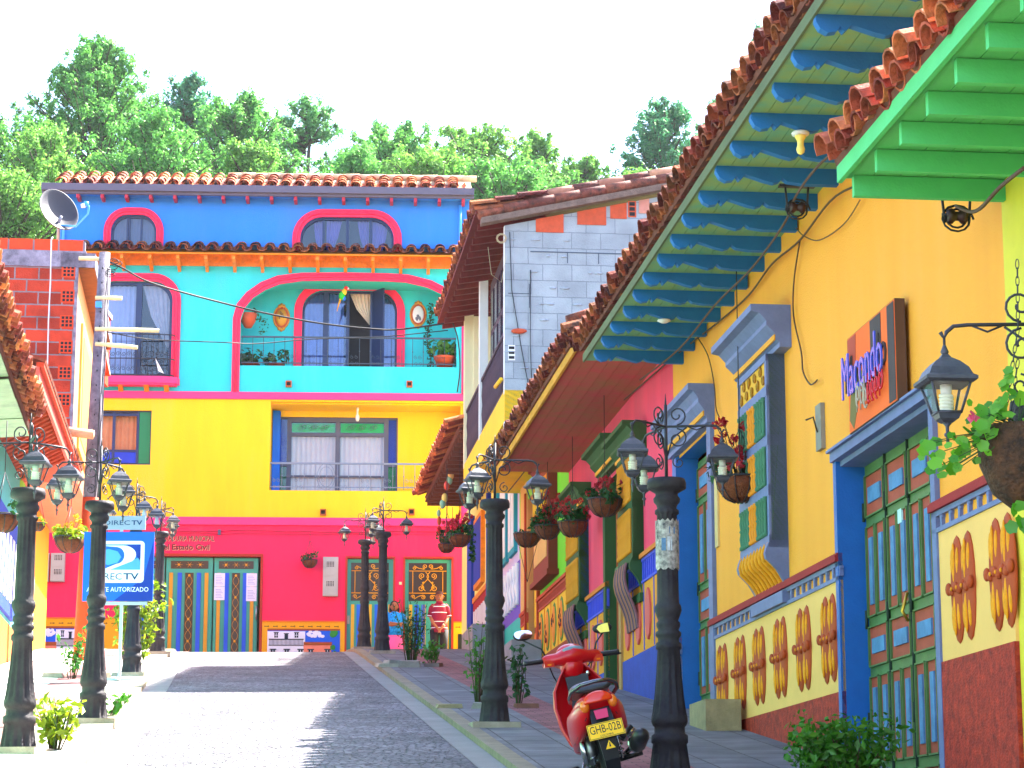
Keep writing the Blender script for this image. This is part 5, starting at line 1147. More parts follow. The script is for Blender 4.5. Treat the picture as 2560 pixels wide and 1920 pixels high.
CR2 = mat('butter_plaster', '#f0e07c', var=.06); COB2 = mat('cobalt_frame', '#1438a0', var=.1)
wall(F, [(43.6, 3.3), (51.6, 3.7), (51.6, 7.25), (43.6, 7.25)], [[(44.0, 3.6), (45.2, 3.6), (45.2, 6.4), (44.0, 6.4)]], CR2, edge=.3, depth=.15, rm=COB2).build('front_wall', E_); b = MB(); body(b, 43.6, 51.6, 7.2, CR2); b.build('house_body', E_)
b = MB(); b.box(F, 44.0, 45.2, 3.7, 6.4, -.12, -.09, RD); b.build('door', E_); b = MB()
for a, c in ((48.6, 49.6), (43.65, 44.0), (45.2, 45.5)): b.box(F, a, c, 3.7, 6.9, 0, .07, COB2)
b.build('pilaster', E_); b = MB(); b.box(F, 46.4, 48.0, 5.3, 6.7, 0, .08, ORW); W = b.build('window', E_); b = MB(); b.box(F, 46.5, 47.9, 5.4, 6.6, .08, .09, COB2); b.build('shutter', W)
b = MB(); b.box(F, 45.5, 48.6, 3.7, 5.1, 0, .03, MAR); b.build('dado', E_); b = MB(); b.box(F, 45.5, 48.6, 5.1, 5.2, 0, .05, ORW)
for k in range(7): b.box(F, 45.7 + k * .4, 45.85 + k * .4, 4.2, 4.9, .03, .06, WHITE)
b.build('dado_band', E_)
for T_, a, c, sd_ in ((V, 40.3, 43.6, 51), (E_, 43.6, 48.4, 55)):
    deck(F, a, c, 7.2, 1.02, 20, 5.5, WOODB, .04).build('roof', T_)
    b = MB(); tiles(b, F, a, c, 7.2, 1.24, 20, 3, TILEO, seed=sd_, sp=.25, r=.105); b.build('roof_tiles', T_)
    b = MB(); planks(b, a, c, 7.13, 0, 1.03, WOODB, step=.2, th=.03); b.build('soffit_boards', T_)
    k = int((c - a) / .45)
    for i in range(k + 1): MB().box(F, a + .05 + i * .45, a + .12 + i * .45, 7.03, 7.13, 0, 1.0, WOODB).build('rafter_tail', T_)
# steps
b = MB(); b.hexa([F.p(36.9, 2.5, 0.04), F.p(39.6, 2.8, .04), F.p(39.6, 2.8, .5), F.p(36.9, 2.5, .5), F.p(36.9, 3.33, .04), F.p(39.6, 3.33, .04), F.p(39.6, 3.33, .5), F.p(36.9, 3.33, .5)], STP); o = b.build('stone_step', None, F.p(37.6, 2.9, .3)); tag(o, 'grey raised stone step in front of the rust red door', 'step')
b = MB(); b.hexa([F.p(42.4, 3.2, .04), F.p(44.6, 3.6, .04), F.p(44.6, 3.6, .6), F.p(42.4, 3.2, .6), F.p(42.4, 4.1, .04), F.p(44.6, 4.1, .04), F.p(44.6, 4.1, .6), F.p(42.4, 4.1, .6)], STP); o = b.build('stone_step', None, F.p(44, 3.6, .3)); tag(o, 'longer grey stone kerb step farther up, below the cream and blue house', 'step')
b = MB(); b.box(F, 21.6, 22.4, 1.0, 1.42, .08, .4, mat('sand_stone_block', '#a08c68', var=.3, scale=8, bump=.7)); o = b.build('stone_block', None, F.p(22, 1.1, .2)); tag(o, 'brown stone block on the pavement against the yellow house base', 'stone block')
# coloured bulbs string on the far eave
bulbs = [(99, 45), (75, 105), (65, 140), (47, 178), (32, 262), (18, 305)]; cc = ['#8ab8a0', '#d8b070', '#80b090', '#c04030', '#d8c060', '#7cb090']
P0 = at(44, 1100 + 60 / 2.765, 1150 + 180 / 2.765); b = MB(); pp = [at(44, 1100 + x / 2.765, 1150 + y / 2.765) for x, y in [(125, -60)] + bulbs + [(0, 345)]]; b.tube(pp, .008, CABLE, 4)
for (x, y), c in zip(bulbs, cc): b.ell(at(43.95, 1100 + x / 2.765, 1150 + y / 2.765), (.06, .06, .09), mat('bulb_' + c[1:], c, rough=.2, bump=0), 9, 6)
o = b.build('bulb_string', None, P0); tag(o, 'string of coloured bulbs hanging under the far brown eave', 'string lights')
b = MB(); P0 = at(45, 1097, 1281)
for x, m in ((1097, JG), (1116, IRON), (1131, IRON)):
    b.tube([at(45, x, 1268), at(45, x + 1, 1330)], .008, CABLE, 4)
b.ell(at(45, 1097, 1283), (.04, .04, .07), MATS['bulb_80b090'], 8, 6); b.ell(at(45, 1098, 1302), (.04, .04, .09), TERR, 8, 6); o = b.build('wind_chime', None, P0); tag(o, 'small hanging chime with dangling strings at the far eave corner', 'wind chime')
# insulators and cables
def insulator(P, label):
    o = thing('cable_insulator', label, 'insulator', P, group='insulators under the eaves'); b = MB(); W_ = Vector((.09, 0, 0))
    b.box(Fr(P.x, P.y, 83.9, 1), -.14, .14, -0.02 + P.z, P.z, -.03, .03, IRON)
    for q in (-1, 1): b.tube([P + W_ * q, P + W_ * q * .8 + Vector((0, 0, -.22))], .009, IRON, 5)
    b.tube([P + W_ + Vector((0, 0, -.17)), P - W_ + Vector((0, 0, -.17))], .01, IRON, 5); b.build('bracket', o)
    b = MB(); ax = Matrix.Rotation(math.pi / 2, 3, 'Y'); b.lathe(P + Vector((-.06, 0, -.18)), [(0, .04), (.03, .05), (.05, .03), (.07, .03), (.09, .05), (.12, .04)], mat('insulator_brown', '#3a2420', rough=.3), 12, ax=ax); b.build('spool', o)
    b = MB(); b.tube(spiral(P + Vector((0, 0, -.2)), (1, 0, 0), (0, .3, 1), .1, .05, 2, 0, 24), .008, CABLE, 4); b.build('cable_loop', o)
for px, py, n, z in ((2262, 106, .35, 5.26), (1992, 478, .3, 5.26), (2390, 488, .25, 3.98), (1400, 1060, .3, 5.42)):
    u, zz = F.uz(px, py, n); lab = {2262: 'dark cable insulator high between blue rafters behind the nearer roof tiles', 1992: 'tangled cable insulator at the inner ends of the blue rafters', 2390: 'cable insulator hanging below the mint green eave', 1400: 'small insulator under the crimson plank eave of the pink house'}[px]
    insulator(F.p(u, zz + .05, n), lab)
def wire(name, pts, r, label, fr=None, n=.1, y=None, m=CABLE):
    V_ = []
    for p in pts:
        V_.append(fr.p(*fr.uz(p[0], p[1], p[2] if len(p) > 2 else n), p[2] if len(p) > 2 else n) if fr else at(p[2] if len(p) > 2 else y, p[0], p[1]))
    # smooth
    Q = []
    for i in range(len(V_) - 1):
        p0, p1, p2, p3 = V_[max(0, i - 1)], V_[i], V_[i + 1], V_[min(len(V_) - 1, i + 2)]
        for k in range(6):
            t = k / 6; Q.append(.5 * ((2 * p1) + (-p0 + p2) * t + (2 * p0 - 5 * p1 + 4 * p2 - p3) * t * t + (-p0 + 3 * p1 - 3 * p2 + p3) * t ** 3))
    Q.append(V_[-1]); b = MB(); b.tube(Q, r, m, 5); o = b.build(name, None, V_[0]); tag(o, label, 'cable'); return o
BRC = mat('dusty_cable', '#5a4030', rough=.8, bump=0)
wire('cable', [(2560, 420, .55), (2500, 468, .5), (2440, 528, .35), (2390, 515, .3)], .012, 'thick cable rising to the right from the mint eave insulator', F, m=BRC)
wire('cable', [(2245, 150, .35), (2195, 270, .4), (2150, 330, .5), (2050, 410, .5), (1990, 490, .35), (1960, 560, .3), (1880, 670, .3), (1790, 760, .28), (1700, 870, .25), (1600, 950, .2)], .010, 'long dusty cable running along the blue rafters down the street', F, m=BRC)
wire('cable', [(2210, 445, .05), (2090, 490, .08), (2000, 600, .06), (1930, 660, .05), (1870, 740, .05), (1790, 810, .05), (1700, 880, .05), (1560, 1000, .05)], .009, 'sagging cable bundle fixed along the top of the yellow wall', F, m=BRC)
wire('cable', [(2150, 500, .04), (2110, 560, .04), (2050, 600, .04), (2010, 590, .04), (1990, 570, .04)], .005, 'thin wire loop curling on the upper yellow wall', F, m=BRC)
wire('cable', [(2000, 600, .04), (1985, 700, .03), (1984, 790, .03), (2003, 880, .03), (2008, 930, .03), (2026, 961, .03), (2043, 950, .04)], .007, 'cable dropping from the eave past the grey window cornice', F, m=BRC)
wire('cable', [(1745, 845, .04), (1770, 890, .03), (1785, 960, .03), (1790, 1020, .03), (1798, 1042, .04)], .006, 'short cable dropping between side door and timber window', F, m=BRC)
wire('cable', [(1400, 1070, .3), (1360, 1110, .3), (1310, 1180, .3), (1270, 1230, .3)], .01, 'cable crossing below the pink house eave to the lime wall', F, m=BRC)
wire('cable', [(2272, 530, .02), (2250, 612, .02)], .005, 'faint thin wire hanging on the yellow wall under the mint eave', F, m=BRC) if False else None
# ================================================================== left side
F = LW
ZB = Fr(-8, 39.5, 83.1, 1)
Bk = thing('brick_house', 'two storey house with bare hollow-brick side wall and cream street front', 'house', (-8, 39.7, 3.2))
HB = brickmat('hollow_brick', '#d8482a', '#98301c', '#94888a', .40, .215, ZB, ms=.014, bump=.9, dirt=.35)
CB = mat('raw_concrete', '#9a94a4', var=.5, scale=5, bump=.7, c2='#5c5864')
u_r = ZB.uz(188, 900)[0]
b = MB(); b.add([ZB.p(-7, 3, 0), ZB.p(u_r - .85, 3, 0), ZB.p(u_r - .85, 6.3, 0), ZB.p(u_r, 6.3, 0), ZB.p(u_r, 9.9, 0), ZB.p(-7, 9.9, 0)], [(0, 1, 2, 3, 4, 5)], HB); b.build('side_wall', Bk)
b = MB(); b.box(ZB, -7, u_r + .12, 9.9, 10.18, -.3, .02, CB); b.box(ZB, u_r - .05, u_r, 6.3, 9.9, -.1, .015, CB); b.build('concrete_beam', Bk)
b = MB(); OB = mat('orange_brick', '#e0481c', var=.25, scale=9)
for i in range(15): b.box(ZB, u_r + .09 - .42 * (i + 1), u_r + .09 - .42 * i - .03, 10.18, 10.38, -.15, 0, OB)
b.box(ZB, -7, u_r + .1, 10.18, 10.36, -.14, -.01, mat('grey_mortar', '#8a8088', var=.3)); b.build('parapet_bricks', Bk)
b = MB()
for py in (302, 465, 628, 793, 958, 1137):
    z = ZB.uz(170, 560 + py / 2.592)[1]; px0 = 438 - (py - 300) * .02
    u1 = u_r - .06; u0 = u1 - .2
    b.box(ZB, u0 - .02, u1 + .01, z - .12, z + .1, 0, .012, OB)
    for i in range(3):
        for j in range(3): b.box(ZB, u0 + .01 + i * .065, u0 + .055 + i * .065, z - .1 + j * .065, z - .055 + j * .065, .008, .014, DARK)
b.build('hollow_brick_ends', Bk)
b = MB(); b.tube([at(39.4, 132, 592), at(39.4, 128, 600), at(39.4, 126, 700), at(39.4, 121, 800), at(39.4, 118, 930), at(39.4, 117, 1010)], .012, WHITE, 5); b.build('white_hose', Bk)
CRE = mat('apricot_plaster', '#f4a860', var=.08); BRO = mat('brown_slab_underside', '#8a5018', var=.3, scale=6)
# street front of the brick house: overhanging upper floor
Z2 = Fr(ZB.p(u_r, 0, 0).x, ZB.p(u_r, 0, 0).y, -6.9, 1)
b = MB(); b.box(Z2, 0.001, 6.3, 6.4, 9.9, -6, 0, CRE); b.build('upper_front', Bk)
b = MB(); b.box(Z2, .001, 6.3, 3.3, 6.4, -6, -.8, CRE); b.build('house_body', Bk)
b = MB(); b.box(Z2, 1.2, 4.6, 7.0, 9.2, 0, .04, mat('apricot_frame', '#f0a850')); b.box(Z2, 1.5, 4.3, 7.2, 9.0, .04, .05, mat('amber_blind', '#e8963c', var=.1)); b.build('window', Bk)
b = MB(); b.box(Z2, -.02, 6.6, 9.9, 10.15, -.3, .28, CB); b.box(Z2, -.0, 6.6, 9.88, 9.9, -.0, .27, BRO); b.build('roof_slab', Bk)
b = MB(); b.box(Z2, .001, 6.3, 6.2, 6.4, -.8, .12, mat('coral_band', '#f07858')); b.build('coral_band', Bk)
OR2 = mat('vivid_orange_plaster', '#e83c08', var=.06)
# orange bay of the next house
N_ = thing('orange_bay_house', 'vivid orange bay of the house behind the utility pole', 'house', (-8.3, 46.2, 4))
b = MB(); b.prism([at(45.98, 243, 800), at(45.98, 275, 938), at(45.98, 243, 938)], (0, .1, 0), OR2); b.prism([at(45.9, 243, 790), at(45.9, 262, 850), at(45.9, 275, 935), at(45.9, 258, 870)], (0, .05, 0), WHITE); b.lbox(-9.6, at(46, 246, 900).x, 46, 47.2, at(46, 240, 938).z, at(46, 240, 765).z, OR2); b.build('bay', N_)
b = MB(); b.lbox(-11, at(46, 205, 900).x, 46.2, 47.2, 6.9, 9.6, CRE); b.lbox(-11, at(47.2, 80, 900).x, 46.3, 47.2, 3.6, 6.9, CRE); b.build('house_body', N_); b = MB(); b.lbox(-9.7, at(46, 246, 900).x + .03, 45.9, 47.3, at(46, 240, 765).z, at(46, 240, 765).z + .1, CB); b.build('bay_roof', N_)
# near-left house: green metal soffit, tiled eave
Q = Fr(-1.68 - 1.4, 0, -7.67, 1)
A = thing('tin_soffit_house', 'near left house with green painted tin soffit and broken clay tile eave', 'house', Q.p(24, 1.5, 0))
TINM = mat('pale_green_tin', '#86a070', var=.25, scale=3, rough=.5, bump=.1, c2='#5c7450')
MINT = mat('mint_plaster', '#8cd8b0', var=.08)
b = MB(); b.box(Q, 12, 28.2, -1, 5.0, -5, 0, MINT); b.build('house_body', A)
b = MB(); rg = random.Random(5)
for k in range(14):
    u0 = 12 + k * 1.16; u1 = u0 + 1.15; dz = rg.uniform(-.02, .02)
    for j in range(2): b.hexa([Q.p(u0, 4.92 + dz + .02 * j, .56 * j), Q.p(u1, 4.92 + dz + .02 * j, .56 * j), Q.p(u1, 4.98 + dz, .56 * j + .55), Q.p(u0, 4.98 + dz, .56 * j + .55), Q.p(u0, 4.93 + dz + .02 * j, .56 * j), Q.p(u1, 4.93 + dz + .02 * j, .56 * j), Q.p(u1, 4.99 + dz, .56 * j + .55), Q.p(u0, 4.99 + dz, .56 * j + .55)], TINM)
b.build('tin_soffit', A)
deck(Q, 12, 28.2, 5.02, 1.12, 22, 5, WOODB, .04).build('roof', A)
b = MB(); tiles(b, Q, 12, 27.6, 5.05, 1.3, 22, 3, TILEO, seed=61, sp=.27, r=.115); tiles(b, Q, 12, 27.6, 5.0, 1.22, 22, 2, TILE, seed=62, sp=.27, r=.11); b.build('roof_tiles', A)
# second left house
C2 = thing('red_eave_house', 'left house with rust red tile underside and coral fascia beneath the brick house', 'house', F.p(33, 2.6, 0))
BLW = mat('white_wall_stripes', '#e8ecf4', var=.05); SBL = mat('stripe_blue', '#1040b0')
b = MB(); b.box(F, 28.3, 38.7, 2, 6.1, -5, 0, mat('aqua_plaster', '#58c8c0', var=.08)); b.build('house_body', C2)
RUS = mat('rust_red_underside', '#c03c10', var=.3, scale=5)
k0 = F.uz(80, 945, .85); k1 = F.uz(190, 1185, .85)
b = MB(); b.box(F, 30.5, 39.4, 6.16, 6.22, 0, .84, RUS)
for k in range(29): b.tube([F.p(30.6 + k * .3, 6.14, 0), F.p(28.5 + k * .3, 6.14, .82)], .035, RUS, 6)
b.build('tile_underside', C2)
COR = mat('coral_fascia', '#f0604c', var=.1); b = MB(); b.box(F, 30.5, 39.4, 6.1, 6.28, .84, .88, COR); b.box(F, 30.5, 39.4, 6.28, 6.34, .84, .94, RUS); b.build('fascia', C2)
deck(F, 30.5, 39.4, 6.34, .95, 20, 4, TILE, .04).build('roof', C2)
b = MB(); b.box(F, 34.6, 38.0, 3.7, 5.2, 0, .06, SBL)
for i in range(6): b.hexa([F.p(34.7 + i * .55, 3.9, .06), F.p(35.0 + i * .55, 3.9, .06), F.p(35.0 + i * .55, 3.9, .07), F.p(34.7 + i * .55, 3.9, .07), F.p(35.0 + i * .55, 4.9, .06), F.p(35.3 + i * .55, 4.9, .06), F.p(35.3 + i * .55, 4.9, .07), F.p(35.0 + i * .55, 4.9, .07)], WHITE)
b.build('striped_panel', C2)
b = MB(); b.box(F, 33, 38.7, 2.2, 3.6, 0, .03, mat('orange_dado_left', '#f07820', var=.1)); b.build('dado', C2)
# left yellow pilaster and wall up to the junction
C3 = thing('lime_yellow_corner', 'left corner wall with lime stripe and tall yellow pilaster beside the street junction', 'wall', F.p(43, 3.8, 0))
b = MB(); b.box(F, 38.75, 42.2, 2.5, 6.15, -5, 0, mat('lime_wall', '#8edc3c', var=.06)); b.build('lime_wall', C3)
b = MB(); b.box(F, 42.2, 45.4, 2.5, 6.15, -5, .02, mat('egg_yellow', '#ffb00c', var=.06)); b.build('yellow_pilaster', C3)
b = MB(); b.box(F, 38.75, 42.2, 3.0, 4.9, 0, .03, WHITE); b.build('white_dado', C3)
# satellite dish on the brick house roof
P = Vector((-8.0, 41, 10.35)); o = thing('satellite_dish', 'grey round satellite dish on a pole above the brick parapet', 'satellite dish', P)
DI = mat('dish_shaded_grey', '#38343a', var=.12, rough=.5)  # grey darkened so the dish looks as if it lay in shade
b = MB(); b.tube([P, P + Vector((0, 0, .75)), P + Vector((.05, -.05, .82))], .03, mat('galvanised', '#8c8c94', rough=.4, metal=.6), 8); b.build('mast', o)
ctr = at(41, 148, 523); nrm = Vector((.55, -.72, .42)).normalized(); R_ = nrm.to_track_quat('Z', 'Y').to_matrix()
b = MB(); rr = .44; prof = [(.13 * (r / rr) ** 2 - .13, r) for r in [rr * k / 8 for k in range(1, 9)]]; 
b.lathe(ctr, prof[:] + [(-.0, rr * 1.02), (-.02, rr * 1.02)] + [(z - .02, r) for z, r in prof[::-1]], DI, 36, sy=1, ax=R_ @ Matrix.Diagonal((.82, 1, 1))); b.build('dish', o)
tip = at(40.6, 222, 515); b = MB(); low = at(40.9, 190, 566); b.tube([ctr + Vector((0, -.02, -.3)), low, at(40.7, 220, 535), tip], .018, LB, 6); b.tube([at(40.6, 203, 515), at(40.6, 213, 513)], [.035, .045], WHITE, 10); b.lathe(at(40.6, 216, 510), [(-.04, .04), (.04, .04)], LB, 8); b.build('receiver_arm', o)
# ================================================================== utility pole
P = Vector((at(38.1, 205, 1660).x, 38.1, gz(38.1))); top = at(38.1, 262, 632); o = thing('utility_pole', 'weathered concrete utility pole with orange painted foot in front of the brick house', 'utility pole', P)
PM = mat('weathered_pole', '#7a7480', var=.5, scale=6, bump=.6, c2='#4a4450'); PO = mat('orange_pole_paint', '#e8501c', var=.15)
zc = at(38.1, 230, 1245).z
d = (top - P); f = (zc - P.z) / d.z; mid = P + d * f
b = MB(); b.tube([P, mid], [.15, .135], PO, 14); b.build('painted_foot', o); b = MB(); b.tube([mid, top], [.133, .09], PM, 14)
for k in range(14): q = mid.lerp(top, .15 + .06 * k); b.ell(q + Vector((0, -.11, 0)), (.012, .02, .018), DARK, 6, 4)
b.build('shaft', o)
b = MB(); rg = random.Random(8)
for k in range(3): b.tube([mid.lerp(top, t) + Vector((.1 + .03 * math.sin(t * 9 + k * 2), -.11, 0)) for t in [i / 14 for i in range(14)]], .008, CABLE if k else WHITE, 4)
for k in range(5): b.tube(spiral(top + Vector((.1 + rg.uniform(0, .12), -.1, -.15 - rg.uniform(0, .25))), (1, 0, 0), (0, .2, .6), .1, .05, 1.2, rg.uniform(0, 6), 16), .007, CABLE, 4)
b.box(Fr(0, 38.0, 90, 1), top.x - .1, top.x, top.z - .95, top.z - .85, -.02, .05, LB); b.build('cable_tangle', o)
WD = mat('pale_stripped_wood', '#e8dca0', var=.2, scale=10)
rods = [((690, 478), (790, 482)), ((688, 680), (1030, 691)), ((690, 776), (890, 801)), ((583, 222), (640, 226))]
rl = ['short stub highest beside the utility pole', 'longest horizontal stick on the right of the utility pole', 'horizontal stick below the longest one on the utility pole', 'tiny stub at the very top left of the utility pole']
for (a, c), l in zip(rods, rl):
    p0 = at(38, a[0] / 2.592, 560 + a[1] / 2.592); p1 = at(38, c[0] / 2.592, 560 + c[1] / 2.592); b = MB(); b.tube([p0 - Vector((.18, 0, 0)), p1], .035, WD, 8); r = b.build('wooden_stick', None, p0); tag(r, 'pale stripped wooden ' + l, 'stick', 'wooden sticks on the utility pole')
b = MB(); p0 = at(37.5, 113, 1071); p1 = at(37.5, 234, 1087); b.tube([p0, p1], [.075, .075], mat('peeled_log', '#e8a878', var=.3, scale=8), 12); r = b.build('round_log', None, p0); tag(r, 'thick pale round log reaching from the left eave to the utility pole', 'log')
# overhead cables
wire('overhead_cable', [(275, 655, 38), (310, 672, 38), (365, 702, 38), (447, 728, 38.3), (560, 758, 38.8), (660, 782, 39), (800, 808, 39.3), (930, 822, 39.6), (1000, 823, 39.8), (1130, 806, 40)], .016, 'thick overhead cable sagging from the utility pole across the pink arches')
wire('overhead_cable', [(268, 830, 38), (330, 842, 38), (400, 850, 38.2), (560, 856, 38.6), (640, 859, 39), (780, 848, 39.5), (950, 842, 39.8), (1060, 832, 40), (1120, 826, 40)], .009, 'thin lower overhead cable from the utility pole past the cyan balcony')
wire('overhead_cable', [(265, 830, 38), (350, 830, 38.5), (400, 832, 40), (438, 838, 52)], .014, 'short cable from the utility pole to the cyan corner window') if False else None
wire('overhead_cable', [(1132, 808, 39.9), (1145, 850, 40), (1150, 920, 40), (1143, 980, 40)], .012, 'cable dropping at the corner of the two storey house')
# ================================================================== trees on the hill
TL1 = leafmat('tree_leaf_bright', '#74b44c', '#3c8034', .55); TL2 = leafmat('tree_leaf_deep', '#509858', '#2c684c', .5); TL3 = leafmat('tree_leaf_pale', '#88b84c', '#4c8830', .55); TL4 = leafmat('tree_leaf_airy', '#70a858', '#448444', .55); BARK = mat('tree_bark', '#4c3a2c', var=.4, scale=12, bump=.6)
def tree(px, top_row, hw, y, label, lm, seed, cone=.6, sparse=1.0, h=None, bot=560, cat='tree'):
    tp = at(y, px, top_row); bz = hillz(y); P = Vector((tp.x, y, bz)); r = hw / FPX * y; H_ = tp.z - bz
    zb = max(bz + H_ * .15, at(y, px, bot).z - .5)
    o = thing('hill_tree', label, cat, P, group='trees on the hill behind the houses'); rg = random.Random(seed)
    b = MB(); b.tube([P, P + Vector((0, 0, H_ * .5)), P + Vector((rg.uniform(-.3, .3), 0, H_ * .92))], [.35, .22, .04], BARK, 8)
    cs, rs = [], []
    for i in range(int(74 * sparse)):
        t = .04 + .94 * rg.random() ** .9; w_ = r * 1.25 * ((1 - t) ** cone) * (1.0 if t > .25 else .8 + .8 * t) * rg.uniform(.7, 1.15) + .15
        a = rg.uniform(0, 6.283); z = zb + (tp.z - zb) * t; base = P + Vector((0, 0, max(.5, z - bz - w_ * .55))); tip = Vector((P.x + math.cos(a) * w_, y + math.sin(a) * w_ * .9, z + rg.uniform(-.1, .5)))
        b.tube([base, (base + tip) / 2 + Vector((0, 0, -.15)), tip], [.08, .05, .015], BARK, 4)
        for j in range(5):
            q = .35 + .65 * (j + rg.random()) / 5; c = base.lerp(tip, q) + Vector((rg.uniform(-.35, .35), rg.uniform(-.35, .35), rg.uniform(-.2, .35))); cs.append(c); rs.append(rg.uniform(.22, .5) * (1.15 - .35 * q))
    b.build('trunk', o)
    f = MB(); leaf_cloud(f, cs, rs, 62, .088 * y / 110, lm, seed, up=.6, squash=1.35, surf=.1); f.build('crown', o)
    return o
TR = [(35, 315, 250, 108, 'broad light green tree at the far left of the hillside', TL1, .45, 1.2), (250, 112, 340, 112, 'tallest pointed tree rising above the blue storey on the left', TL1, .8, 3.0), (470, 205, 115, 122, 'narrow dark tree second highest behind the roof', TL2, .5, 1.0),
      (590, 250, 240, 114, 'rounded green tree just right of the narrow dark one', TL1, .6, 2.0), (765, 250, 190, 118, 'sparse airy tree above the middle of the tiled roof', TL4, .7, .75), (975, 330, 210, 112, 'bushy pale tree above the right half of the tiled roof', TL1, .45, 1.3),
      (1180, 330, 250, 115, 'wide pale yellow-green tree behind the roof end', TL3, .5, 2.0), (1345, 345, 105, 120, 'small feathery tree above the block gable left end', TL3, .8, .8), (1452, 415, 110, 118, 'low thin treetop peeping above the gable tiles', TL3, .5, .7),
      (1660, 262, 150, 112, 'dense dark green tree standing alone above the gable roof', TL2, .5, 1.5), (1800, 268, 100, 116, 'treetop half hidden behind the rust coloured tile edge', TL1, .5, .8), (1925, 60, 60, 118, 'thin treetop glimpsed beside the highest eave tiles', TL2, .5, .4),
      (130, 340, 230, 98, 'low bush-like tree behind the satellite dish', TL3, .7, 1.2), (390, 300, 240, 97, 'low dense tree just above the left part of the tiled roof', TL1, .7, 1.3), (630, 380, 170, 98, 'low tree crown touching the ridge tiles in the middle', TL3, .7, 1.0),
      (880, 400, 150, 99, 'low olive tree behind the ridge tiles right of the middle', TL1, .7, 1.0), (1080, 400, 170, 98, 'low lush tree behind the white end of the ridge', TL3, .35, 1.2), (1270, 420, 170, 97, 'low lush tree filling the gap above the block house tiles', TL1, .35, 1.2), (15, 460, 150, 92, 'lowest bright bush above the brick parapet', TL3, .35, 1.2), (1590, 440, 60, 100, 'small bright shrub below the lone dark tree', TL3, .4, .5)]
for i, t in enumerate(TR): tree(t[0], t[1], t[2], t[3], t[4], t[5], 100 + i, t[6], t[7])
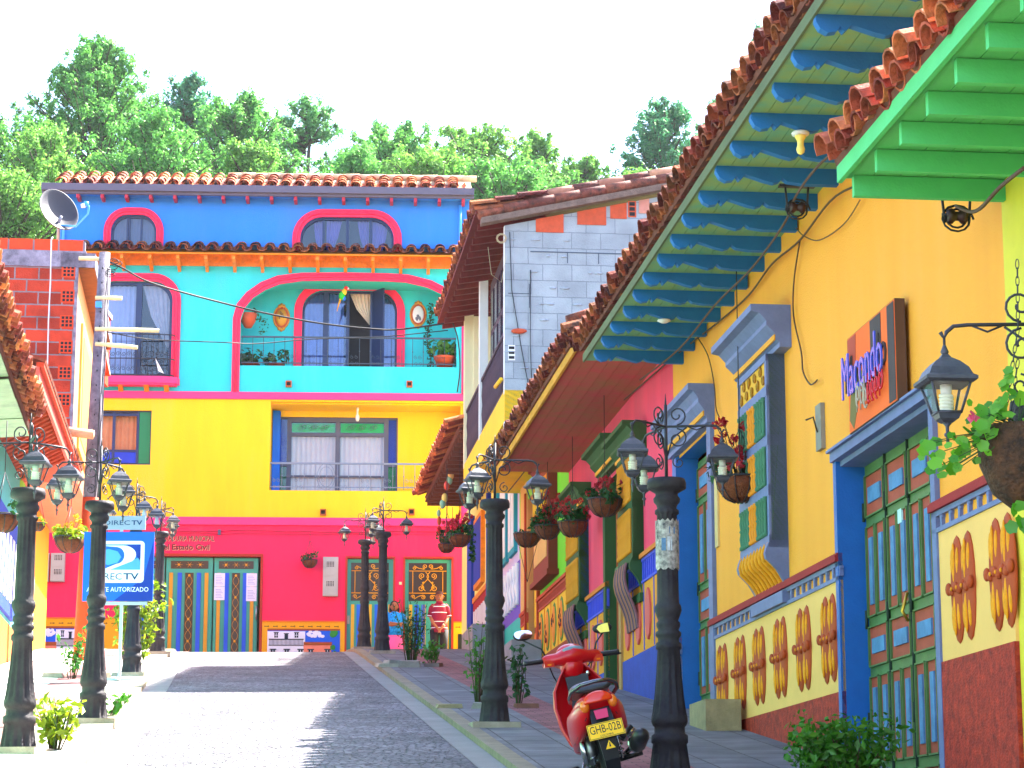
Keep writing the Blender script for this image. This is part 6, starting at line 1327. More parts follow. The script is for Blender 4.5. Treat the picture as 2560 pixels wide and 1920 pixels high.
# ================================================================== street lamps
LG = glassmat('lantern_glass', (.95, .95, .88), .95, .1); BULB = mat('spiral_bulb_white', '#f2eedc', rough=.3, bump=0); LCAP = mat('lantern_cap_paint', (.06, .06, .075), rough=.45, var=.3, scale=20)
SLABC = mat('lamp_base_stone', '#a89a88', var=.3, scale=6, bump=.6)
def make_lamp(lbl, loc, rot):
    o = thing('street_lamp', lbl, 'street lamp', loc, (0, 0, rot), 'cast iron street lamps with three lanterns', local=True)
    H_ = 2.08
    pr = [(.0, .150), (.012, .150), (.02, .142), (.06, .13), (.102, .118), (.106, .128), (.13, .128), (.137, .108), (.158, .106), (.164, .118), (.176, .128), (.19, .126), (.21, .117), (.26, .104), (.33, .09), (.415, .079), (.42, .09), (.438, .09), (.445, .074), (.455, .074), (.465, .09), (.475, .09), (.483, .072), (.497, .084), (.508, .084), (.515, .07), (.53, .082), (.55, .096), (.565, .092), (.575, .078), (.60, .077), (.75, .074), (.875, .071), (.88, .085), (.892, .085), (.898, .068), (.91, .074), (.92, .092), (.932, .096), (.942, .08), (.95, .08), (.962, .12), (.967, .138), (.985, .14), (1.0, .13)]
    b = MB(); b.lathe((0, 0, 0), [(z * H_, r) for z, r in pr], CHAR, 48, flute=[(.03, .21), (.40, .86), (1.25, 1.84)]); b.build('pedestal', o)
    b = MB(); b.lbox(-.22, .22, -.2, .2, -.06, .03, SLABC); b.build('base_slab', o)
    b = MB(); b.tube([(0, 0, H_), (0, 0, 2.62)], .012, IRON, 8); b.tube([(0, 0, 2.6), (0, 0, 2.7)], [.01, .002], IRON, 6)
    for k in range(3):
        a = 2 * math.pi * k / 3; e = Vector((math.cos(a), math.sin(a), 0)); Z = Vector((0, 0, 1))
        b.tube([e * .0 + Z * 2.46, e * .3 + Z * 2.46, e * .36 + Z * 2.455, e * .39 + Z * 2.43, e * .4 + Z * 2.405, e * .415 + Z * 2.43], .009, IRON, 6)
        b.tube(spiral(e * .08 + Z * 2.54, e, Z, .07, .015, 1.3, -math.pi / 2, 18), .006, IRON, 5); b.tube(spiral(e * .08 + Z * 2.37, e, -Z, .075, .015, 1.3, -math.pi / 2, 18), .006, IRON, 5)
        b.tube(spiral(e * .09 + Z * 2.2, e, Z, .05, .01, 1.3, math.pi / 2, 16), .005, IRON, 5)
        b.tube([e * .01 + Z * 2.25, e * .05 + Z * 2.38, e * .15 + Z * 2.45], .006, IRON, 5); b.tube([e * .16 + Z * 2.455, e * .22 + Z * 2.43, e * .28 + Z * 2.455], .005, IRON, 5)
    b.build('scroll_bracket', o)
    for k in range(3):
        a = 2 * math.pi * k / 3; c = Vector((.4 * math.cos(a), .4 * math.sin(a), 0)); R4 = Matrix.Rotation(.15, 3, 'Z')
        def sq(z, r): return [c + R4 @ Vector((sx * r, sy * r, 0)) + Vector((0, 0, z)) for sx, sy in ((-1, -1), (1, -1), (1, 1), (-1, 1))]
        b = MB(); b.tube([c + Vector((0, 0, 2.41)), c + Vector((0, 0, 2.36))], .006, IRON, 5)
        b.lathe(c, [(2.33, .01), (2.345, .018), (2.36, .012), (2.375, .006)], LCAP, 10)
        b.loft([sq(2.205, .094), sq(2.215, .108), sq(2.228, .108), sq(2.238, .092), sq(2.27, .078), sq(2.3, .05), sq(2.32, .022), sq(2.335, .012)], LCAP, False); L_ = b.build('lantern', o)
        b = MB(); b.loft([sq(2.085, .046), sq(2.205, .078)], LG, False, caps=False); b.build('lantern_glass', L_)
        b = MB()
        t0, t1 = sq(2.085, .048), sq(2.207, .082)
        for i in range(4): b.tube([t0[i], t1[i]], .006, LCAP, 5); b.tube([t0[i], t0[(i + 1) % 4]], .006, LCAP, 5)
        b.loft([sq(2.045, .02), sq(2.06, .04), sq(2.085, .05)], LCAP, False); b.lathe(c, [(1.94, .003), (1.96, .007), (1.985, .007), (1.99, .014), (2.0, .014), (2.005, .007), (2.03, .008), (2.045, .02)], LCAP, 8); b.build('lantern_frame', L_)
        b = MB(); b.lathe(c, [(2.16, .022), (2.205, .025)], WHITE, 10); b.tube([c + Vector((.024 * math.cos(t * .8), .024 * math.sin(t * .8), 2.16 - t * .0019)) for t in range(36)], .009, BULB, 6); b.build('spiral_bulb', L_)
    return o
lamps = [((1.10, 16.9), -.17, 'near right street lamp beside the red scooter, yellow house door behind'),
         ((2.2, 9.75), math.pi - .05, 'closest right street lamp, mostly beyond the right edge, lantern before the sign wall'),
         ((-.16, 22.07), .12, 'middle right street lamp at the kerb in front of the lime wall'),
         ((-2.22, 41.1), .1, 'taller looking of the two far lamps hiding the woman in the turquoise shirt'),
         ((-2.8, 45.5), math.pi + .2, 'far street lamp in front of the left green door'),
         ((-3.87, 19.0), math.pi - .2, 'nearest left street lamp at the left edge of the view'),
         ((-3.92, 22.6), math.pi + .1, 'second left street lamp covering part of the blue advertising sign'),
         ((-5.13, 32.5), math.pi - .1, 'third left street lamp behind the sign stand'),
         ((-6.0, 40.7), math.pi + .15, 'farthest left street lamp beside the striped gate')]
l0 = None
for (xy, r, lb) in lamps:
    loc = (xy[0], xy[1], gz(xy[1]) + .056)
    if l0 is None: l0 = make_lamp(lb, loc, r)
    else:
        c = copy_tree(l0); c.location = loc; c.rotation_euler = (0, 0, r); c['label'] = lb
# torn posters on the near right lamp
b = MB(); PO1 = mat('torn_poster', '#b8b0a4', var=.7, scale=22, bump=.4, c2='#2c2c34'); c0 = Vector((1.10, 16.9, gz(16.9) + .056)); vs = []
for i in range(15):
    a = math.pi * (1.0 + 1.0 * i / 14)
    for z in (1.43 + .01 * math.sin(i * 2), 1.78 + .012 * math.sin(i * 3)): vs.append(c0 + Vector((.0835 * math.cos(a), .0835 * math.sin(a), z)))
b.add(vs, [(2 * i, 2 * i + 2, 2 * i + 3, 2 * i + 1) for i in range(14)], PO1, True)
for (x, z, w_, h_, m) in ((-.045, 1.56, .03, .09, mat('poster_blue', '#5a7a9c', var=.5, scale=30)), (-.005, 1.56, .035, .1, mat('poster_pale', '#c8ccd0', var=.4, scale=30)), (.01, 1.68, .04, .05, MATS['poster_blue'])):
    b.add([c0 + Vector((x + dx, -math.sqrt(max(0, .085 ** 2 - (x + dx) ** 2)), z + dz)) for dx, dz in ((0, 0), (w_, 0), (w_, h_), (0, h_))], [(0, 1, 2, 3)], m)
o = b.build('torn_poster', None, c0 + Vector((0, 0, 1.6))); tag(o, 'weathered torn posters wrapped round the near right street lamp', 'poster')
# planter on the closest lamp
P = Vector((2.2, 9.75, gz(9.75) + .056 + 2.0)); o = thing('lamp_planter', 'dark mossy planter with bright green geranium on the closest lamp', 'planter', P)
b = MB(); b.lathe(P + Vector((-.13, -.12, 0)), [(-.33, .05), (-.27, .12), (-.15, .17), (-.03, .18), (.0, .16)], mat('mossy_coir', '#5a3a20', var=.6, scale=18, bump=1.0, c2='#1c1810'), 18); b.lathe(P + Vector((.02, 0, .05)), [(-.16, .14), (-.05, .18), (.08, .16), (.14, .06)], mat('dark_moss', '#38342c', var=.6, scale=22, bump=1.0), 16); b.build('coir_bowl', o)
b = MB(); rg = random.Random(3); s_ = MB()
GERL = leafmat('geranium_leaf', '#7cc02c', '#3c8a1c', .5)
def leafdisc(b, c, r, m, rg):
    n = Vector((rg.uniform(-1, 1), rg.uniform(-1.6, -.2), rg.uniform(-.2, 1))).normalized(); t = n.orthogonal().normalized(); q = n.cross(t)
    vs = [c] + [c + (t * math.cos(a) + q * math.sin(a)) * r * (1 + .14 * math.sin(5 * a)) + n * r * .15 for a in [2 * math.pi * k / 12 for k in range(12)]]; b.add(vs, [(0, 1 + k, 1 + (k + 1) % 12) for k in range(12)], m, True)
for k in range(75):
    t = rg.random(); c = P + Vector((-.16 - .36 * t + rg.uniform(-.08, .1), -.2 + rg.uniform(-.12, .12), .02 - .16 * t + rg.uniform(-.09, .13 * (1 - t) + .04))); leafdisc(b, c, rg.uniform(.014, .034), GERL, rg); s_.tube([P + Vector((-.14, -.14, 0)), c], .0025, STEM, 4) if k % 2 else None
for k in range(12): c = P + Vector((-.08 + rg.uniform(-.12, .02), -.2, -.36 + rg.uniform(-.07, .05))); leafdisc(b, c, .028, GERL, rg)
for k in range(8): c = P + Vector((-.19 + rg.uniform(-.03, .03), -.18, .1 + k * .018)); leafdisc(b, c, .022, GERL, rg)
b.build('leaves', o); s_.build('stalks', o); b = MB()
for k in range(7): leafdisc(b, P + Vector((-.36 + rg.uniform(-.03, .03), -.27, .02 + rg.uniform(-.015, .015))), .014, leafmat('petal_pink', '#f06080', '#d84868', .3), rg)
b.build('flower', o)
b = MB()
def chain(b, p0, p1, n, m=IRON):
    d = (Vector(p1) - Vector(p0)) / n
    for k in range(n):
        c = Vector(p0) + d * (k + .5); e = Vector((1, 0, 0)) if k % 2 else Vector((0, 1, 0)); dd = d.normalized()
        b.tube([c + dd * d.length * .62 * math.cos(t * math.pi / 5) + e * .007 * math.sin(t * math.pi / 5) for t in range(11)], .0022, m, 4)
px_ = at(9.6, 2545, 820); chain(b, at(9.6, 2508, 1070), px_, 12); chain(b, at(9.6, 2522, 1070), at(9.6, 2545, 900), 8); chain(b, px_, at(9.6, 2543, 650), 8); b.build('chain', o)
# ================================================================== satellite television sign on a stand
P = Vector((-5.04, 31.0, gz(31) + .06)); o = thing('advertising_sign', 'square blue advertising board on thin grey stand, smaller grey board on top', 'sign', P)
F0 = Fr(0, 31, 90, 1); SB = mat('sign_blue', '#0a62dc', var=.04, bump=0, rough=.4); SD = mat('sign_navy', '#06389c', bump=0); SW = mat('sign_white', '#f4f6fa', var=.02, bump=0); SK_ = mat('sign_sky', '#58a8ec', bump=0); SG = mat('stand_grey', '#b4bcc8', rough=.4, bump=0); TB = mat('sign_lettering_dark', '#14406c', bump=0)
x0, x1 = -5.56, -4.65; z0, z1 = 3.31, 4.21; cx = (x0 + x1) / 2
b = MB(); b.box(F0, x0, x1, z0, z1, -.02, .02, SB); bd = b.build('blue_board', o)
b = MB(); b.prism([F0.p(cx - .05, z0, .02), F0.p(x1, z0, .02), F0.p(x1, z1 - .1, .02), F0.p(x1 - .12, z0 + .3, .02)], F0.n * .002, SD); b.build('dark_sweep', bd)
a0, a1, c0_, c1_ = cx - .34, cx + .335, z0 + .235, z1 - .12
def rr2(u0, u1, v0, v1, r): return [(u1 - r + r * math.cos(t), v1 - r + r * math.sin(t)) for t in [math.pi / 2 * k / 5 for k in range(6)]] + [(u0 + r - r * math.sin(t), v1 - r + r * math.cos(t)) for t in [math.pi / 2 * k / 5 for k in range(6)]] + [(u0 + r - r * math.cos(t), v0 + r - r * math.sin(t)) for t in [math.pi / 2 * k / 5 for k in range(6)]] + [(u1 - r + r * math.sin(t), v0 + r - r * math.cos(t)) for t in [math.pi / 2 * k / 5 for k in range(6)]]
b = MB(); b.prism([F0.p(u, z, .022) for u, z in rr2(a0, a1, c0_, c1_, .05)], F0.n * .003, SW)
g0, g1, e0, e1 = a0 + .05, a1 - .05, c0_ + .17, c1_ - .045; gm_ = (g0 + g1) / 2; em = (e0 + e1) / 2
b.box(F0, g0, g1, e0, e1, .022, .028, SB); b.prism([F0.p(g0 + .15, e0, .028), F0.p(g1, e0, .028), F0.p(g1, em, .028)], F0.n * .002, SK_); b.prism([F0.p(g1 - .18, e1, .028), F0.p(g1, e1, .028), F0.p(g1, em - .05, .028)], F0.n * .002, SD)
sw = [(g0 + .05, e1 - .015)] + [(gm_ + .17 * math.sin(t) + .06, em + .03 + (e1 - em - .045) * math.cos(t)) for t in [math.pi * k / 12 for k in range(10)]] + [(gm_ - .1, e0), (gm_ - .2, e0)] + [(gm_ - .02 + .1 * math.sin(t), em + .02 - .11 * math.cos(t)) for t in [math.pi * k / 10 for k in range(11)]]
b.prism([F0.p(u, z, .03) for u, z in sw], F0.n * .002, SW); b.ell(F0.p(g0 + .16, em, .03), (.17, .002, .105), SK_, 24, 4)
b.build('emblem', bd)
b = MB(); text_geo(b, 'DIREC', F0, a0 + .03, c0_ + .04, .026, .085, .36, TB, thick=.002); text_geo(b, 'TV', F0, a0 + .41, c0_ + .04, .026, .085, .2, TB, thick=.002, bold=True); text_geo(b, 'AGENTE AUTORIZADO', F0, cx - .4, z0 + .12, .02, .06, .8, SW, thick=.003); b.build('lettering', bd)
b = MB(); b.box(F0, -5.37, -4.77, 4.24, 4.42, -.02, .02, mat('board_grey', '#98a4b4', bump=0, rough=.4)); t_ = b.build('grey_board', o); b = MB(); text_geo(b, 'DIREC', F0, -5.3, 4.3, .02, .06, .33, TB, thick=.003); text_geo(b, 'TV', F0, -4.95, 4.3, .02, .06, .14, TB, thick=.003, bold=True); b.build('lettering', t_)
b = MB(); b.box(F0, -5.3, -4.72, 3.26, 3.3, -.015, .015, SG); b.box(F0, -5.07, -5.03, gz(31) + .06, 3.26, -.015, .015, SG); b.box(F0, -5.22, -4.87, gz(31) + .06, gz(31) + .09, -.03, .03, SG); b.box(F0, -5.06, -5.03, gz(31) + .06, gz(31) + .09, -.25, .25, SG); b.box(F0, -5.1, -5.06, 4.2, 4.25, -.01, .01, SG); b.build('stand', o)
# ================================================================== scooter
def build_scooter():
    loc = (.678, 16.3, gz(16.3) + .06)
    RP = mat('scooter_red', '#c4000c', rough=.3, var=.05, bump=0, spec=.4, coat=.25); BKP = mat('black_plastic', (.012, .012, .015), rough=.4, bump=0); RUB = mat('tyre_rubber', (.015, .015, .016), rough=.85, bump=.3); CHR = mat('polished_metal', (.5, .5, .52), rough=.2, metal=1, bump=0); ALU = mat('engine_alloy', (.3, .29, .28), rough=.4, metal=.9, bump=.2)
    SEAT = mat('seat_vinyl', (.02, .02, .024), rough=.35, bump=.15, spec=.6); TLR = mat('tail_lens', '#e03008', rough=.1, bump=0, spec=.7); TLO = mat('amber_lens', '#e87010', rough=.15, bump=0, spec=.7); PLY = mat('plate_yellow', '#ffc400', var=.03, bump=0, rough=.4); PLK = mat('plate_black', (.02, .02, .02), bump=0)
    o = thing('motor_scooter', 'bright red step-through scooter with yellow plate parked leaning on its side stand', 'scooter', loc, (0, math.radians(-13.5), math.radians(2.3)), local=True)
    def wheel(nm, y, r, wd, par, xr=0):
        ax = Matrix.Rotation(math.pi / 2, 3, 'Y'); c = (xr - wd / 2, y, r); b = MB()
        b.lathe(c, [(0, r * .62), (0, r * .8), (wd * .15, r * .94), (wd * .5, r), (wd * .85, r * .94), (wd, r * .8), (wd, r * .62)], RUB, 30, ax=ax); W = b.build(nm, par)
        b = MB(); b.lathe(c, [(wd * .2, r * .2), (wd * .2, r * .63), (wd * .3, r * .66), (wd * .7, r * .66), (wd * .8, r * .63), (wd * .8, r * .2)], ALU, 24, ax=ax)
        for k in range(5): a = k * 1.2566; b.tube([(xr, y, r), (xr, y + r * .62 * math.cos(a), r + r * .62 * math.sin(a))], .016, ALU, 6)
        b.build('rim', W)
    wheel('rear_wheel', 0, .235, .085, o); wheel('front_wheel', 1.25, .235, .075, o)
    def ring(y, cx, cz, w_, h_, n=18, p=2.4, zt=None):
        R_ = []
        for k in range(n):
            t = 2 * math.pi * k / n; c, s_ = math.cos(t), math.sin(t)
            R_.append(Vector((cx + w_ * math.copysign(abs(c) ** (2 / p), c), y, cz + h_ * math.copysign(abs(s_) ** (2 / p), s_))))
        return R_
    b = MB(); b.loft([ring(-.33, 0, .62, .05, .03), ring(-.3, 0, .6, .1, .055), ring(-.22, 0, .58, .135, .085), ring(-.05, 0, .55, .155, .11), ring(.2, 0, .5, .165, .14), ring(.45, 0, .45, .16, .15), ring(.58, 0, .38, .15, .12)], RP); b.build('rear_body', o); b = MB()
    for q in (-1, 1): b.tube([(q * .112, -.31, .585), (q * .158, -.15, .56), (q * .178, .05, .53), (q * .17, .35, .48)], .0035, BKP, 5); b.tube([(q * .1, -.32, .5), (q * .165, -.1, .4), (q * .185, .1, .36)], .003, BKP, 5)
    b.build('panel_seam', o)
    b = MB()
    for q in (-1, 1): b.loft([ring(-.33, q * .085, .56, .02, .03), ring(-.27, q * .105, .53, .035, .07), ring(-.15, q * .135, .49, .04, .1), ring(.05, q * .15, .46, .045, .12), ring(.3, q * .15, .42, .045, .13), ring(.52, q * .12, .38, .035, .1)], RP)
    b.build('side_panel', o)
    b = MB(); b.loft([ring(-.27, 0, .68, .1, .02), ring(-.2, 0, .7, .135, .035), ring(0, 0, .71, .145, .045), ring(.25, 0, .68, .14, .05), ring(.5, 0, .66, .1, .045)], SEAT); b.build('seat', o)
    b = MB(); b.tube([(-.15, .05, .64), (-.165, -.15, .66), (-.15, -.28, .69), (-.09, -.36, .715), (0, -.38, .72), (.09, -.36, .715), (.15, -.28, .69), (.165, -.15, .66), (.15, .05, .64)], .014, mat('rail_dark_chrome', (.12, .12, .13), rough=.25, metal=.9, bump=0), 8); b.build('grab_rail', o)
    b = MB(); b.loft([[Vector((.105 * math.cos(t) * s, y, .585 + .075 * math.sin(t) * s)) for t in [math.pi * k / 12 for k in range(13)]] for y, s in ((-.33, 1.05), (-.36, .95), (-.375, .7))], TLR); T_ = b.build('tail_light', o)
    b = MB()
    for q in (-1, 1): b.ell((q * .095, -.335, .575), (.032, .03, .042), TLO, 12, 8)
    b.build('indicator', T_)
    b = MB(); b.loft([[Vector((q * w_, y, z)) for q in (-1, 1)] + [Vector((q * w_, y + .03, z)) for q in (1, -1)] for y, z, w_ in ((-.3, .55, .07), (-.34, .45, .075), (-.38, .33, .06), (-.36, .2, .05), (-.3, .1, .045))], BKP, False); b.lbox(-.05, .05, -.2, .1, .42, .5, BKP)
    b.loft([[Vector((x, y, z)) for x, z in ((-.055, zz), (.055, zz), (.055, zz - .02), (-.055, zz - .02))] for y, zz in ((-.36, .42), (-.2, .5), (0, .52), (.2, .48))], BKP, False); b.build('rear_mudguard', o)
    b = MB(); b.hexa([Vector(v) for v in ((-.04, -.375, .475), (.04, -.375, .475), (.04, -.35, .475), (-.04, -.35, .475), (-.045, -.36, .535), (.045, -.36, .535), (.045, -.34, .535), (-.045, -.34, .535))], mat('reflector_pink', '#d83060', rough=.25, bump=0)); b.build('reflector', o)
    FP = Fr(0, 0, 90, 1); PR = Matrix.Rotation(math.radians(-12), 4, 'X')
    b = MB(); t0 = MB(); t0.box(FP, -.12, .12, 0, .105, -.002, .002, PLY); text_geo(t0, 'GHB-02B', None, -.105, .036, -.002, .055, .21, PLK, thick=.001); text_geo(t0, 'COLOMBIA', None, -.045, .012, -.002, .012, .09, PLK, thick=.001)
    for (a, c, z_, zz) in ((-.116, .116, .004, .007), (-.116, .116, .098, .101)): t0.box(FP, a, c, z_, zz, .002, .003, PLK)
    for (a, c) in ((-.116, -.113), (.113, .116)): t0.box(FP, a, c, .007, .098, .002, .003, PLK)
    t0.v = [tuple((PR @ Vector(v)) + Vector((.0, -.41, .345))) for v in t0.v]; t0.build('number_plate', o)
    b = MB(); b.prism([Vector((-.03, -.42, .27)), Vector((.035, -.42, .27)), Vector((.002, -.42, .325))], Vector((0, .004, 0)), PLY); b.prism([Vector((-.004, -.424, .282)), Vector((.008, -.424, .282)), Vector((.004, -.424, .312)), Vector((-.0, -.424, .312))], Vector((0, .002, 0)), PLK); b.build('warning_sticker', o)
    # suspension, exhaust, engine
    for q in (-1, 1):
        b = MB(); c = Vector((q * .095, -.03, 0)); b.tube([c + Vector((0, -.05, .2)), c + Vector((0, .02, .5))], .01, CHR, 6); b.tube([c + Vector((.022 * math.cos(t), .015 * math.sin(t) - .05 + t * .0016, .22 + t * .0058)) for t in [k * .6 for k in range(70)]], .005, CHR, 5); b.build('shock_absorber', o)
    b = MB(); ax = Matrix.Rotation(math.radians(-84), 3, 'X'); b.lathe((.19, -.3, .2), [(0, .02), (.002, .052), (.03, .058), (.35, .055), (.42, .03)], BKP, 18, ax=ax.inverted()); b.tube([(.19, .1, .2), (.14, .3, .16), (.05, .45, .2)], .018, CHR, 8); b.lathe((.19, -.31, .198), [(0, .022), (.012, .03)], DARK, 14, ax=ax.inverted()); b.lathe((.19, -.24, .205), [(0, .06), (.03, .06)], CHR, 16, ax=ax.inverted()); b.build('exhaust', o)
    b = MB(); b.ell((.14, -.06, .3), (.04, .05, .06), CHR, 10, 8); b.ell((.19, -.02, .3), (.04, .06, .035), CHR, 10, 8); b.tube([(.12, -.1, .27), (.2, -.06, .33)], .02, BKP, 8); b.build('metal_fitting', o)
    b = MB(); b.ell((-.1, .02, .235), (.05, .12, .1), ALU, 14, 10); b.ell((0, .3, .28), (.12, .2, .12), ALU, 14, 10); b.lathe((-.13, 0, .235), [(0, .09), (.03, .08)], CHR, 18, ax=Matrix.Rotation(-math.pi / 2, 3, 'Y')); b.build('engine', o)
    b = MB(); b.tube([(-.1, .2, .12), (-.3, .18, .13)], .012, CHR, 6); b.tube([(-.19, .16, .135), (-.33, .14, .13)], .026, BKP, 8); b.tube([(.1, .2, .14), (.26, .2, .15)], .018, BKP, 8); b.tube([(-.12, .3, .2), (-.22, .25, .0)], .012, CHR, 6); b.build('foot_peg', o)
    # leg shield and front
    b = MB(); secs = []
    for z, w_, y in ((.25, .1, .72), (.32, .17, .78), (.45, .205, .86), (.6, .215, .92), (.72, .19, .94), (.82, .12, .93), (.88, .06, .92)):
        n = 14; top = []
        for k in range(n): t = math.pi * k / (n - 1); top.append(Vector((-w_ * math.cos(t), y + .12 * math.sin(t) - .06, z)))
        secs.append(top + [Vector((v.x * .9, v.y - .03, v.z)) for v in top[::-1]])
    b.loft(secs, RP); b.build('leg_shield', o)
    b = MB(); b.loft([ring(.5, 0, .3, .13, .06), ring(.75, 0, .28, .15, .05), ring(.9, 0, .36, .14, .06)], RP); b.loft([[Vector((x, y, z)) for x in (-.08, .08)] + [Vector((x, y + .04, z)) for x in (.08, -.08)] for y, z in ((.8, .35), (.84, .6), (.86, .8))], BKP, False); b.build('floor_board', o)
    b = MB(); b.ell((.085, .86, .8), (.014, .006, .018), CHR, 10, 6); b.ell((0, .84, .7), (.012, .008, .012), CHR, 8, 5); b.build('emblem', o)
    b = MB(); b.loft([ring(1.05, 0, .42, .06, .05), ring(1.2, 0, .5, .07, .03), ring(1.4, 0, .42, .07, .03), ring(1.48, 0, .34, .05, .03)], RP); b.tube([(0, 1.25, .235), (0, 1.05, .6), (0, .92, .9)], .03, BKP, 8); b.build('front_mudguard', o)
    # handlebar unit
    Hb = bpy.data.objects.new('handlebar', None)
    M = Matrix.Translation((0, .9, .93)) @ Matrix.Diagonal((1.14, 1, 1, 1)) @ Matrix.Rotation(math.radians(6), 4, 'Y') @ Matrix.Rotation(math.radians(12), 4, 'Z')
    def xf(b): b.v = [tuple(M @ Vector(v)) for v in b.v]; return b
    b = MB(); b.loft([[Vector((x, .05 * math.cos(t) * s, zc + .045 * math.sin(t) * s2)) for t in [2 * math.pi * k / 14 for k in range(14)]] for x, s, s2, zc in ((-.19, .5, .75, -.01), (-.17, .8, 1.0, -.005), (-.1, 1.2, 1.0, .0), (-.05, 1.7, 1.5, .012), (0, 1.8, 1.75, .02), (.05, 1.7, 1.5, .012), (.1, 1.2, 1.0, .0), (.17, .8, 1.0, -.005), (.19, .5, .75, -.01))], RP)
    b.ell((0, .03, .05), (.085, .09, .055), RP, 16, 10); b.loft([ring(-.06, 0, -.06, .055, .07), ring(.02, 0, -.06, .075, .09), ring(.08, 0, -.06, .06, .08)], RP); hb = xf(b).build('handlebar_cover', o)
    b = MB(); b.ell((0, -.055, .052), (.07, .02, .028), mat('gauge_glass', '#7c8c94', rough=.15, bump=0), 18, 8); xf(b).build('instrument', hb)
    b = MB()
    for q in (-1, 1): b.lathe((q * .19, 0, 0), [(0, .017), (.02, .019), (.1, .018), (.12, .02)], BKP, 12, ax=Matrix.Rotation(q * math.pi / 2, 3, 'Y')); b.tube([(q * .16, .03, .01), (q * .24, .045, .0), (q * .335, .02, -.01)], .006, BKP, 6); b.lbox(q * .16 - .03, q * .16 + .03, -.045, .0, -.05, .0, RP); b.lbox(q * .16 - .012, q * .16 + .012, -.049, -.045, -.04, -.028, TLO)
    xf(b).build('handgrip', hb)
    b = MB()
    for q in (-1, 1): b.tube([(q * .15, .02, -.02), (q * .1, .12, -.1), (q * .05, .1, -.25)], .005, BKP, 6)
    b.tube([(.13, -.02, -.03), (.1, .0, -.14), (.03, .06, -.2)], .004, BKP, 6); xf(b).build('brake_cable', hb)
    for q in (-1, 1):
        b = MB(); c = Vector((-.285, .06, .2)) if q < 0 else Vector((.235, .04, .185)); b.tube([(q * .16, .02, .03), (q * .18, .03, .09), c - Vector((q * -.03 * 0, 0, .03))], .006, BKP, 6)
        nrm = Vector((.1, -1, .5)).normalized() if q < 0 else Vector((-.12, -1, -.03)).normalized(); RM = nrm.to_track_quat('Z', 'Y').to_matrix(); b.ell(c, (.064, .038, .02), BKP, 20, 8, RM); mo = xf(b).build('mirror', hb)
        g = MB(); n = 24; 
        if q < 0: pts = [c + nrm * .021 + RM @ Vector((.06 * math.copysign(abs(math.cos(t)) ** .75, math.cos(t)), .036 * math.copysign(abs(math.sin(t)) ** .75, math.sin(t)), 0)) for t in [2 * math.pi * k / n for k in range(n)]]
        else: pts = [c + nrm * .021 + RM @ Vector((x, y, 0)) for x, y in ((-.04, .0), (-.03, .018), (.0, .03), (.035, .034), (.04, -.03), (-.02, -.03))]
        g.add(pts, [tuple(range(len(pts)))], mat('mirror_glass', (.9, .9, .9), rough=.02, metal=1, bump=0, var=0)); xf(g).build('mirror_glass', mo)
    bpy.data.objects.remove(Hb)
    for ch in o.children_recursive:
        nm = ch.name.split('.')[0]
        if nm in ('rear_wheel', 'front_wheel', 'rim', 'exhaust', 'foot_peg', 'engine', 'metal_fitting', 'front_mudguard', 'leg_shield', 'handlebar_cover', 'instrument', 'handgrip', 'mirror', 'mirror_glass'): continue
        for v in ch.data.vertices: v.co.z -= .06 * min(1, max(0, (.55 - v.co.y) / .4))
build_scooter()
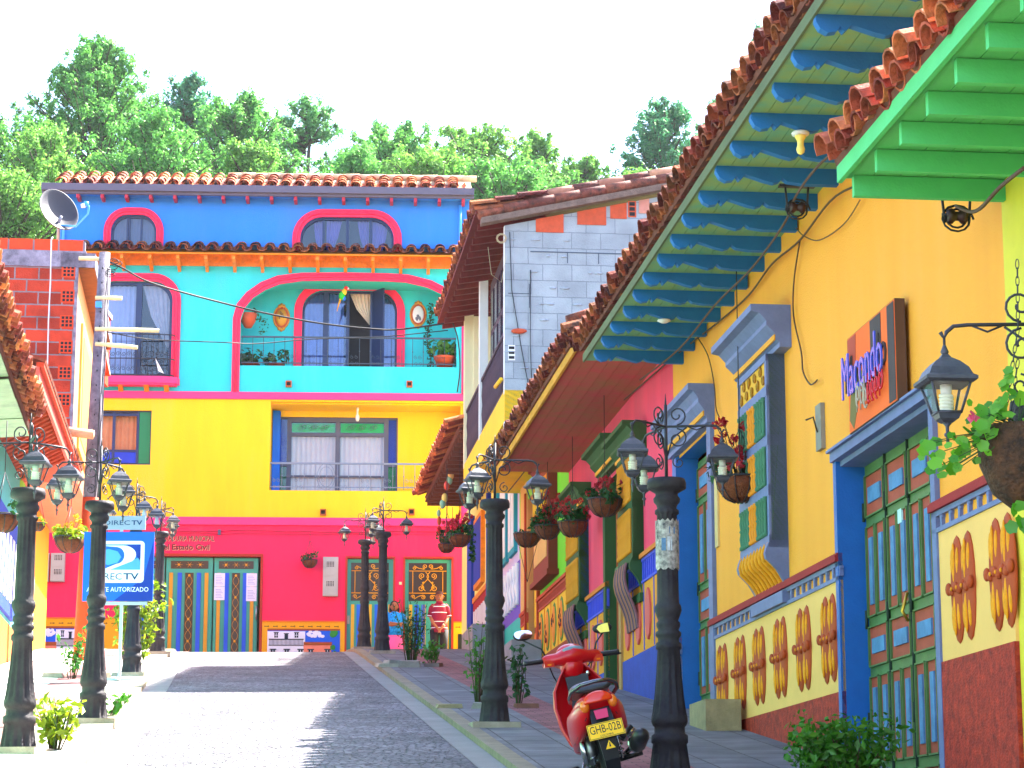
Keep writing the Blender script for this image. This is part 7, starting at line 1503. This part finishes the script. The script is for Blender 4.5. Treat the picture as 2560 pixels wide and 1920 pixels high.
# ================================================================== people
def skin(name, pts, edges, rad, m, parent, sub=2):
    me = bpy.data.meshes.new(name); me.from_pydata([tuple(p) for p in pts], edges, []); me.materials.append(m)
    o = bpy.data.objects.new(name, me); COL.objects.link(o); o.parent = parent
    sk = o.modifiers.new('skin', 'SKIN'); sk.use_smooth_shade = True; sk.branch_smoothing = .6
    for i, r in enumerate(rad):
        v = me.skin_vertices[0].data[i]; v.radius = r if isinstance(r, tuple) else (r, r); v.use_root = (i == 0)
    sb = o.modifiers.new('sub', 'SUBSURF'); sb.levels = sub; sb.render_levels = sub
    return o
SKIN_M = mat('tanned_skin', '#a8603c', var=.08, bump=0, rough=.55)
def person(label, loc, rotz, kind):
    o = thing('person', label, 'person', loc, (0, 0, rotz), local=True)
    # faces -Y. joints
    if kind == 'man':
        P = [(0, 0, .88), (0, .0, 1.05), (0, .01, 1.25), (0, .01, 1.38), (0, 0, 1.44), (0, -.015, 1.52), (0, -.01, 1.62),  # 0-6 spine, head
             (.15, .01, 1.36), (.19, .02, 1.14), (.14, -.14, .97), (.06, -.2, .88), (.02, -.215, .83),   # 7-11 left arm to hand
             (-.15, .01, 1.36), (-.19, .02, 1.14), (-.14, -.15, .97), (-.06, -.19, .88), (-.02, -.2, .83),
             (.1, 0, .84), (.1, -.01, .48), (.11, 0, .09), (.12, -.14, .03), (-.1, 0, .84), (-.1, -.01, .48), (-.11, 0, .09), (-.12, -.14, .03)]
        R_ = [.13, .135, .15, .1, .055, .075, .085, .06, .045, .036, .03, .025, .06, .045, .036, .03, .025, .1, .06, .042, .035, .1, .06, .042, .035]
    else:
        P = [(0, 0, .8), (0, .0, .95), (0, .01, 1.1), (0, .01, 1.2), (0, 0, 1.25), (-.01, -.015, 1.33), (-.01, -.01, 1.42),
             (.15, .01, 1.17), (.19, .0, .98), (.07, -.17, .95), (-.04, -.19, .97), (-.09, -.18, .98),
             (-.15, .01, 1.17), (-.19, .0, .98), (-.07, -.18, .93), (.05, -.2, .95), (.1, -.19, .96),
             (.09, 0, .76), (.09, -.01, .43), (.09, 0, .09), (.1, -.13, .03), (-.09, 0, .76), (-.09, -.01, .43), (-.09, 0, .09), (-.1, -.13, .03)]
        R_ = [.13, .13, .14, .09, .05, .07, .08, .055, .042, .034, .028, .022, .055, .042, .034, .028, .022, .1, .06, .04, .033, .1, .06, .04, .033]
    E_ = [(0, 1), (1, 2), (2, 3), (3, 4), (4, 5), (5, 6), (3, 7), (7, 8), (8, 9), (9, 10), (10, 11), (3, 12), (12, 13), (13, 14), (14, 15), (15, 16), (0, 17), (17, 18), (18, 19), (19, 20), (0, 21), (21, 22), (22, 23), (23, 24)]
    # fingers on both hands, in the same mesh
    P = list(P); R_ = list(R_)
    for w_, q in ((11, -1), (16, 1)):
        c = Vector(P[w_])
        for k in range(4): a = len(P); P += [tuple(c + Vector((q * .018, -.01 - .005 * k, -.02 - .012 * k))), tuple(c + Vector((q * .05, -.012 - .004 * k, -.03 - .014 * k)))]; R_ += [.009, .007]; E_ += [(w_, a), (a, a + 1)]
        a = len(P); P.append(tuple(c + Vector((q * .02, -.02, .03)))); R_.append(.009); E_.append((w_, a))
    skin('body', P, E_, R_, SKIN_M, o)
    hz = P[6][2] - .02; hx = P[6][0]
    b = MB(); b.ell((hx, -.012, hz - .045), (.078, .092, .112), SKIN_M, 18, 12); b.ell((hx, -.105, hz - .06), (.014, .018, .024), SKIN_M, 8, 6)
    for q in (-1, 1): b.ell((hx + q * .08, -.005, hz - .06), (.012, .022, .03), SKIN_M, 8, 6)
    f = b.build('face', o); b = MB()
    for q in (-1, 1): b.ell((hx + q * .03, -.096, hz - .035), (.012, .006, .006), DARK, 8, 5); b.tube([(hx + q * .014, -.1, hz - .018), (hx + q * .045, -.094, hz - .016)], .004, TWIG, 4)
    b.tube([(hx - .025, -.098, hz - .1), (hx, -.102, hz - .098), (hx + .025, -.098, hz - .1)], .005, mat('lip', '#7c3428', bump=0), 5)
    if kind == 'man': b.ell((hx, -.1, hz - .086), (.03, .01, .008), mat('grey_moustache', '#8c8480', bump=0), 8, 5)
    b.build('facial_features', f)
    if kind == 'man':
        b = MB(); CAPM = mat('dark_brown_cap', '#5a2c24', bump=.2); b.ell((hx, .0, hz + .03), (.088, .1, .055), CAPM, 16, 8); b.ell((hx, -.08, hz + .018), (.075, .07, .012), CAPM, 14, 6); b.build('cap', o)
        SH = mat('maroon_shirt', '#8c0c34', var=.1, bump=.2); SWT = mat('shirt_white_stripe', '#e0d8e8', bump=0)
        b = MB()
        def R2(z, w_, d, n=20): return [Vector((w_ * math.cos(t), d * math.sin(t) + .005, z)) for t in [2 * math.pi * k / n for k in range(n)]]
        b.loft([R2(.78, .175, .14), R2(.95, .18, .15), R2(1.15, .175, .145), R2(1.3, .17, .13), R2(1.38, .14, .1), R2(1.43, .07, .07)], SH)
        for q in (-1, 1): b.tube([(q * .11, .01, 1.38), (q * .165, .015, 1.31), (q * .198, .02, 1.12)], [.06, .066, .066], SH, 12)
        sh = b.build('polo_shirt', o); b = MB()
        for z, w_, d in ((1.33, .163, .122), (1.2, .178, .146), (1.0, .184, .153), (.87, .182, .148)): b.loft([R2(z, w_, d), R2(z + .018, w_, d)], SWT, True, False)
        for q in (-1, 1): b.tube([(q * .194, .02, 1.15), (q * .196, .02, 1.135)], .069, SWT, 12)
        b.build('shirt_stripes', sh)
        b = MB(); b.lathe((0, -.01, 1.41), [(0, .085), (.03, .075), (.05, .07)], SH, 14); b.build('collar', sh)
        TRM = mat('dark_trousers', '#241c20', bump=.2); b = MB(); b.loft([R2(.74, .16, .12), R2(.82, .165, .13), R2(.9, .16, .12)], TRM)
        for q in (-1, 1): b.tube([(q * .1, 0, .84), (q * .1, -.01, .48), (q * .11, 0, .05)], [.105, .085, .075], TRM, 14); b.ell((q * .115, -.06, .035), (.05, .13, .045), DARK, 12, 8)
        b.build('trousers', o); b = MB(); b.lathe((.1, -.17, .925), [(-.012, .036), (.012, .036)], CURT, 12, ax=Matrix.Rotation(.9, 3, 'Y')); b.build('wristwatch', o)
    else:
        HR = mat('black_hair', (.012, .01, .01), bump=.3); b = MB(); b.ell((hx, .015, hz - .005), (.088, .095, .09), HR, 16, 10); b.tube([(hx + .05, .04, hz), (hx + .075, .05, hz - .12), (hx + .09, .04, hz - .27)], [.05, .045, .015], HR, 10); b.tube([(hx - .05, .04, hz), (hx - .075, .05, hz - .12), (hx - .08, .04, hz - .24)], [.05, .04, .015], HR, 10); b.build('hair', o)
        TS = mat('turquoise_blouse', '#18a4e8', var=.35, scale=26, bump=.2, c2='#0c5cb0'); b = MB()
        def R2(z, w_, d, n=20): return [Vector((w_ * math.cos(t), d * math.sin(t) + .005, z)) for t in [2 * math.pi * k / n for k in range(n)]]
        b.loft([R2(.72, .19, .15), R2(.85, .185, .155), R2(1.0, .175, .15), R2(1.12, .175, .14), R2(1.2, .13, .1), R2(1.24, .06, .06)], TS)
        for q in (-1, 1): b.tube([(q * .11, .01, 1.2), (q * .18, .01, 1.13), (q * .205, 0, .99)], [.065, .072, .07], TS, 12)
        b.build('blouse', o); PK = mat('candy_pink_skirt', '#ff5fa0', var=.08, bump=.2); b = MB(); b.loft([R2(.28, .2, .16), R2(.5, .195, .155), R2(.7, .18, .14), R2(.8, .165, .13)], PK); b.build('skirt', o)
        b = MB()
        for q in (-1, 1): b.ell((q * .1, -.06, .035), (.045, .12, .04), DARK, 12, 8)
        b.build('shoes', o)
    return o
p = BW.p(3.4, 4.11, .45); person('man in cap and striped maroon polo, hands clasped, before the right green door', p, math.radians(3), 'man')
p = BW.p(2.43, 4.11, .35); person('woman with arms crossed in turquoise blouse and pink skirt, half hidden behind a far lamp', p, math.radians(5), 'woman')
# ================================================================== haze volume added to soften far trees and brighten the right wall
b = MB(); HM = bpy.data.materials.new('added_haze_air'); HM.use_nodes = True; t = HM.node_tree; t.nodes.clear()
v = t.nodes.new('ShaderNodeVolumePrincipled'); v.inputs['Color'].default_value = (.92, .95, 1, 1); v.inputs['Density'].default_value = .00013; v.inputs['Anisotropy'].default_value = .35
oo = t.nodes.new('ShaderNodeOutputMaterial'); t.links.new(v.outputs[0], oo.inputs['Volume'])
b.lbox(-710, 710, -260, 710, -8, 62, HM); hz = b.build('haze'); hz['kind'] = 'stuff'
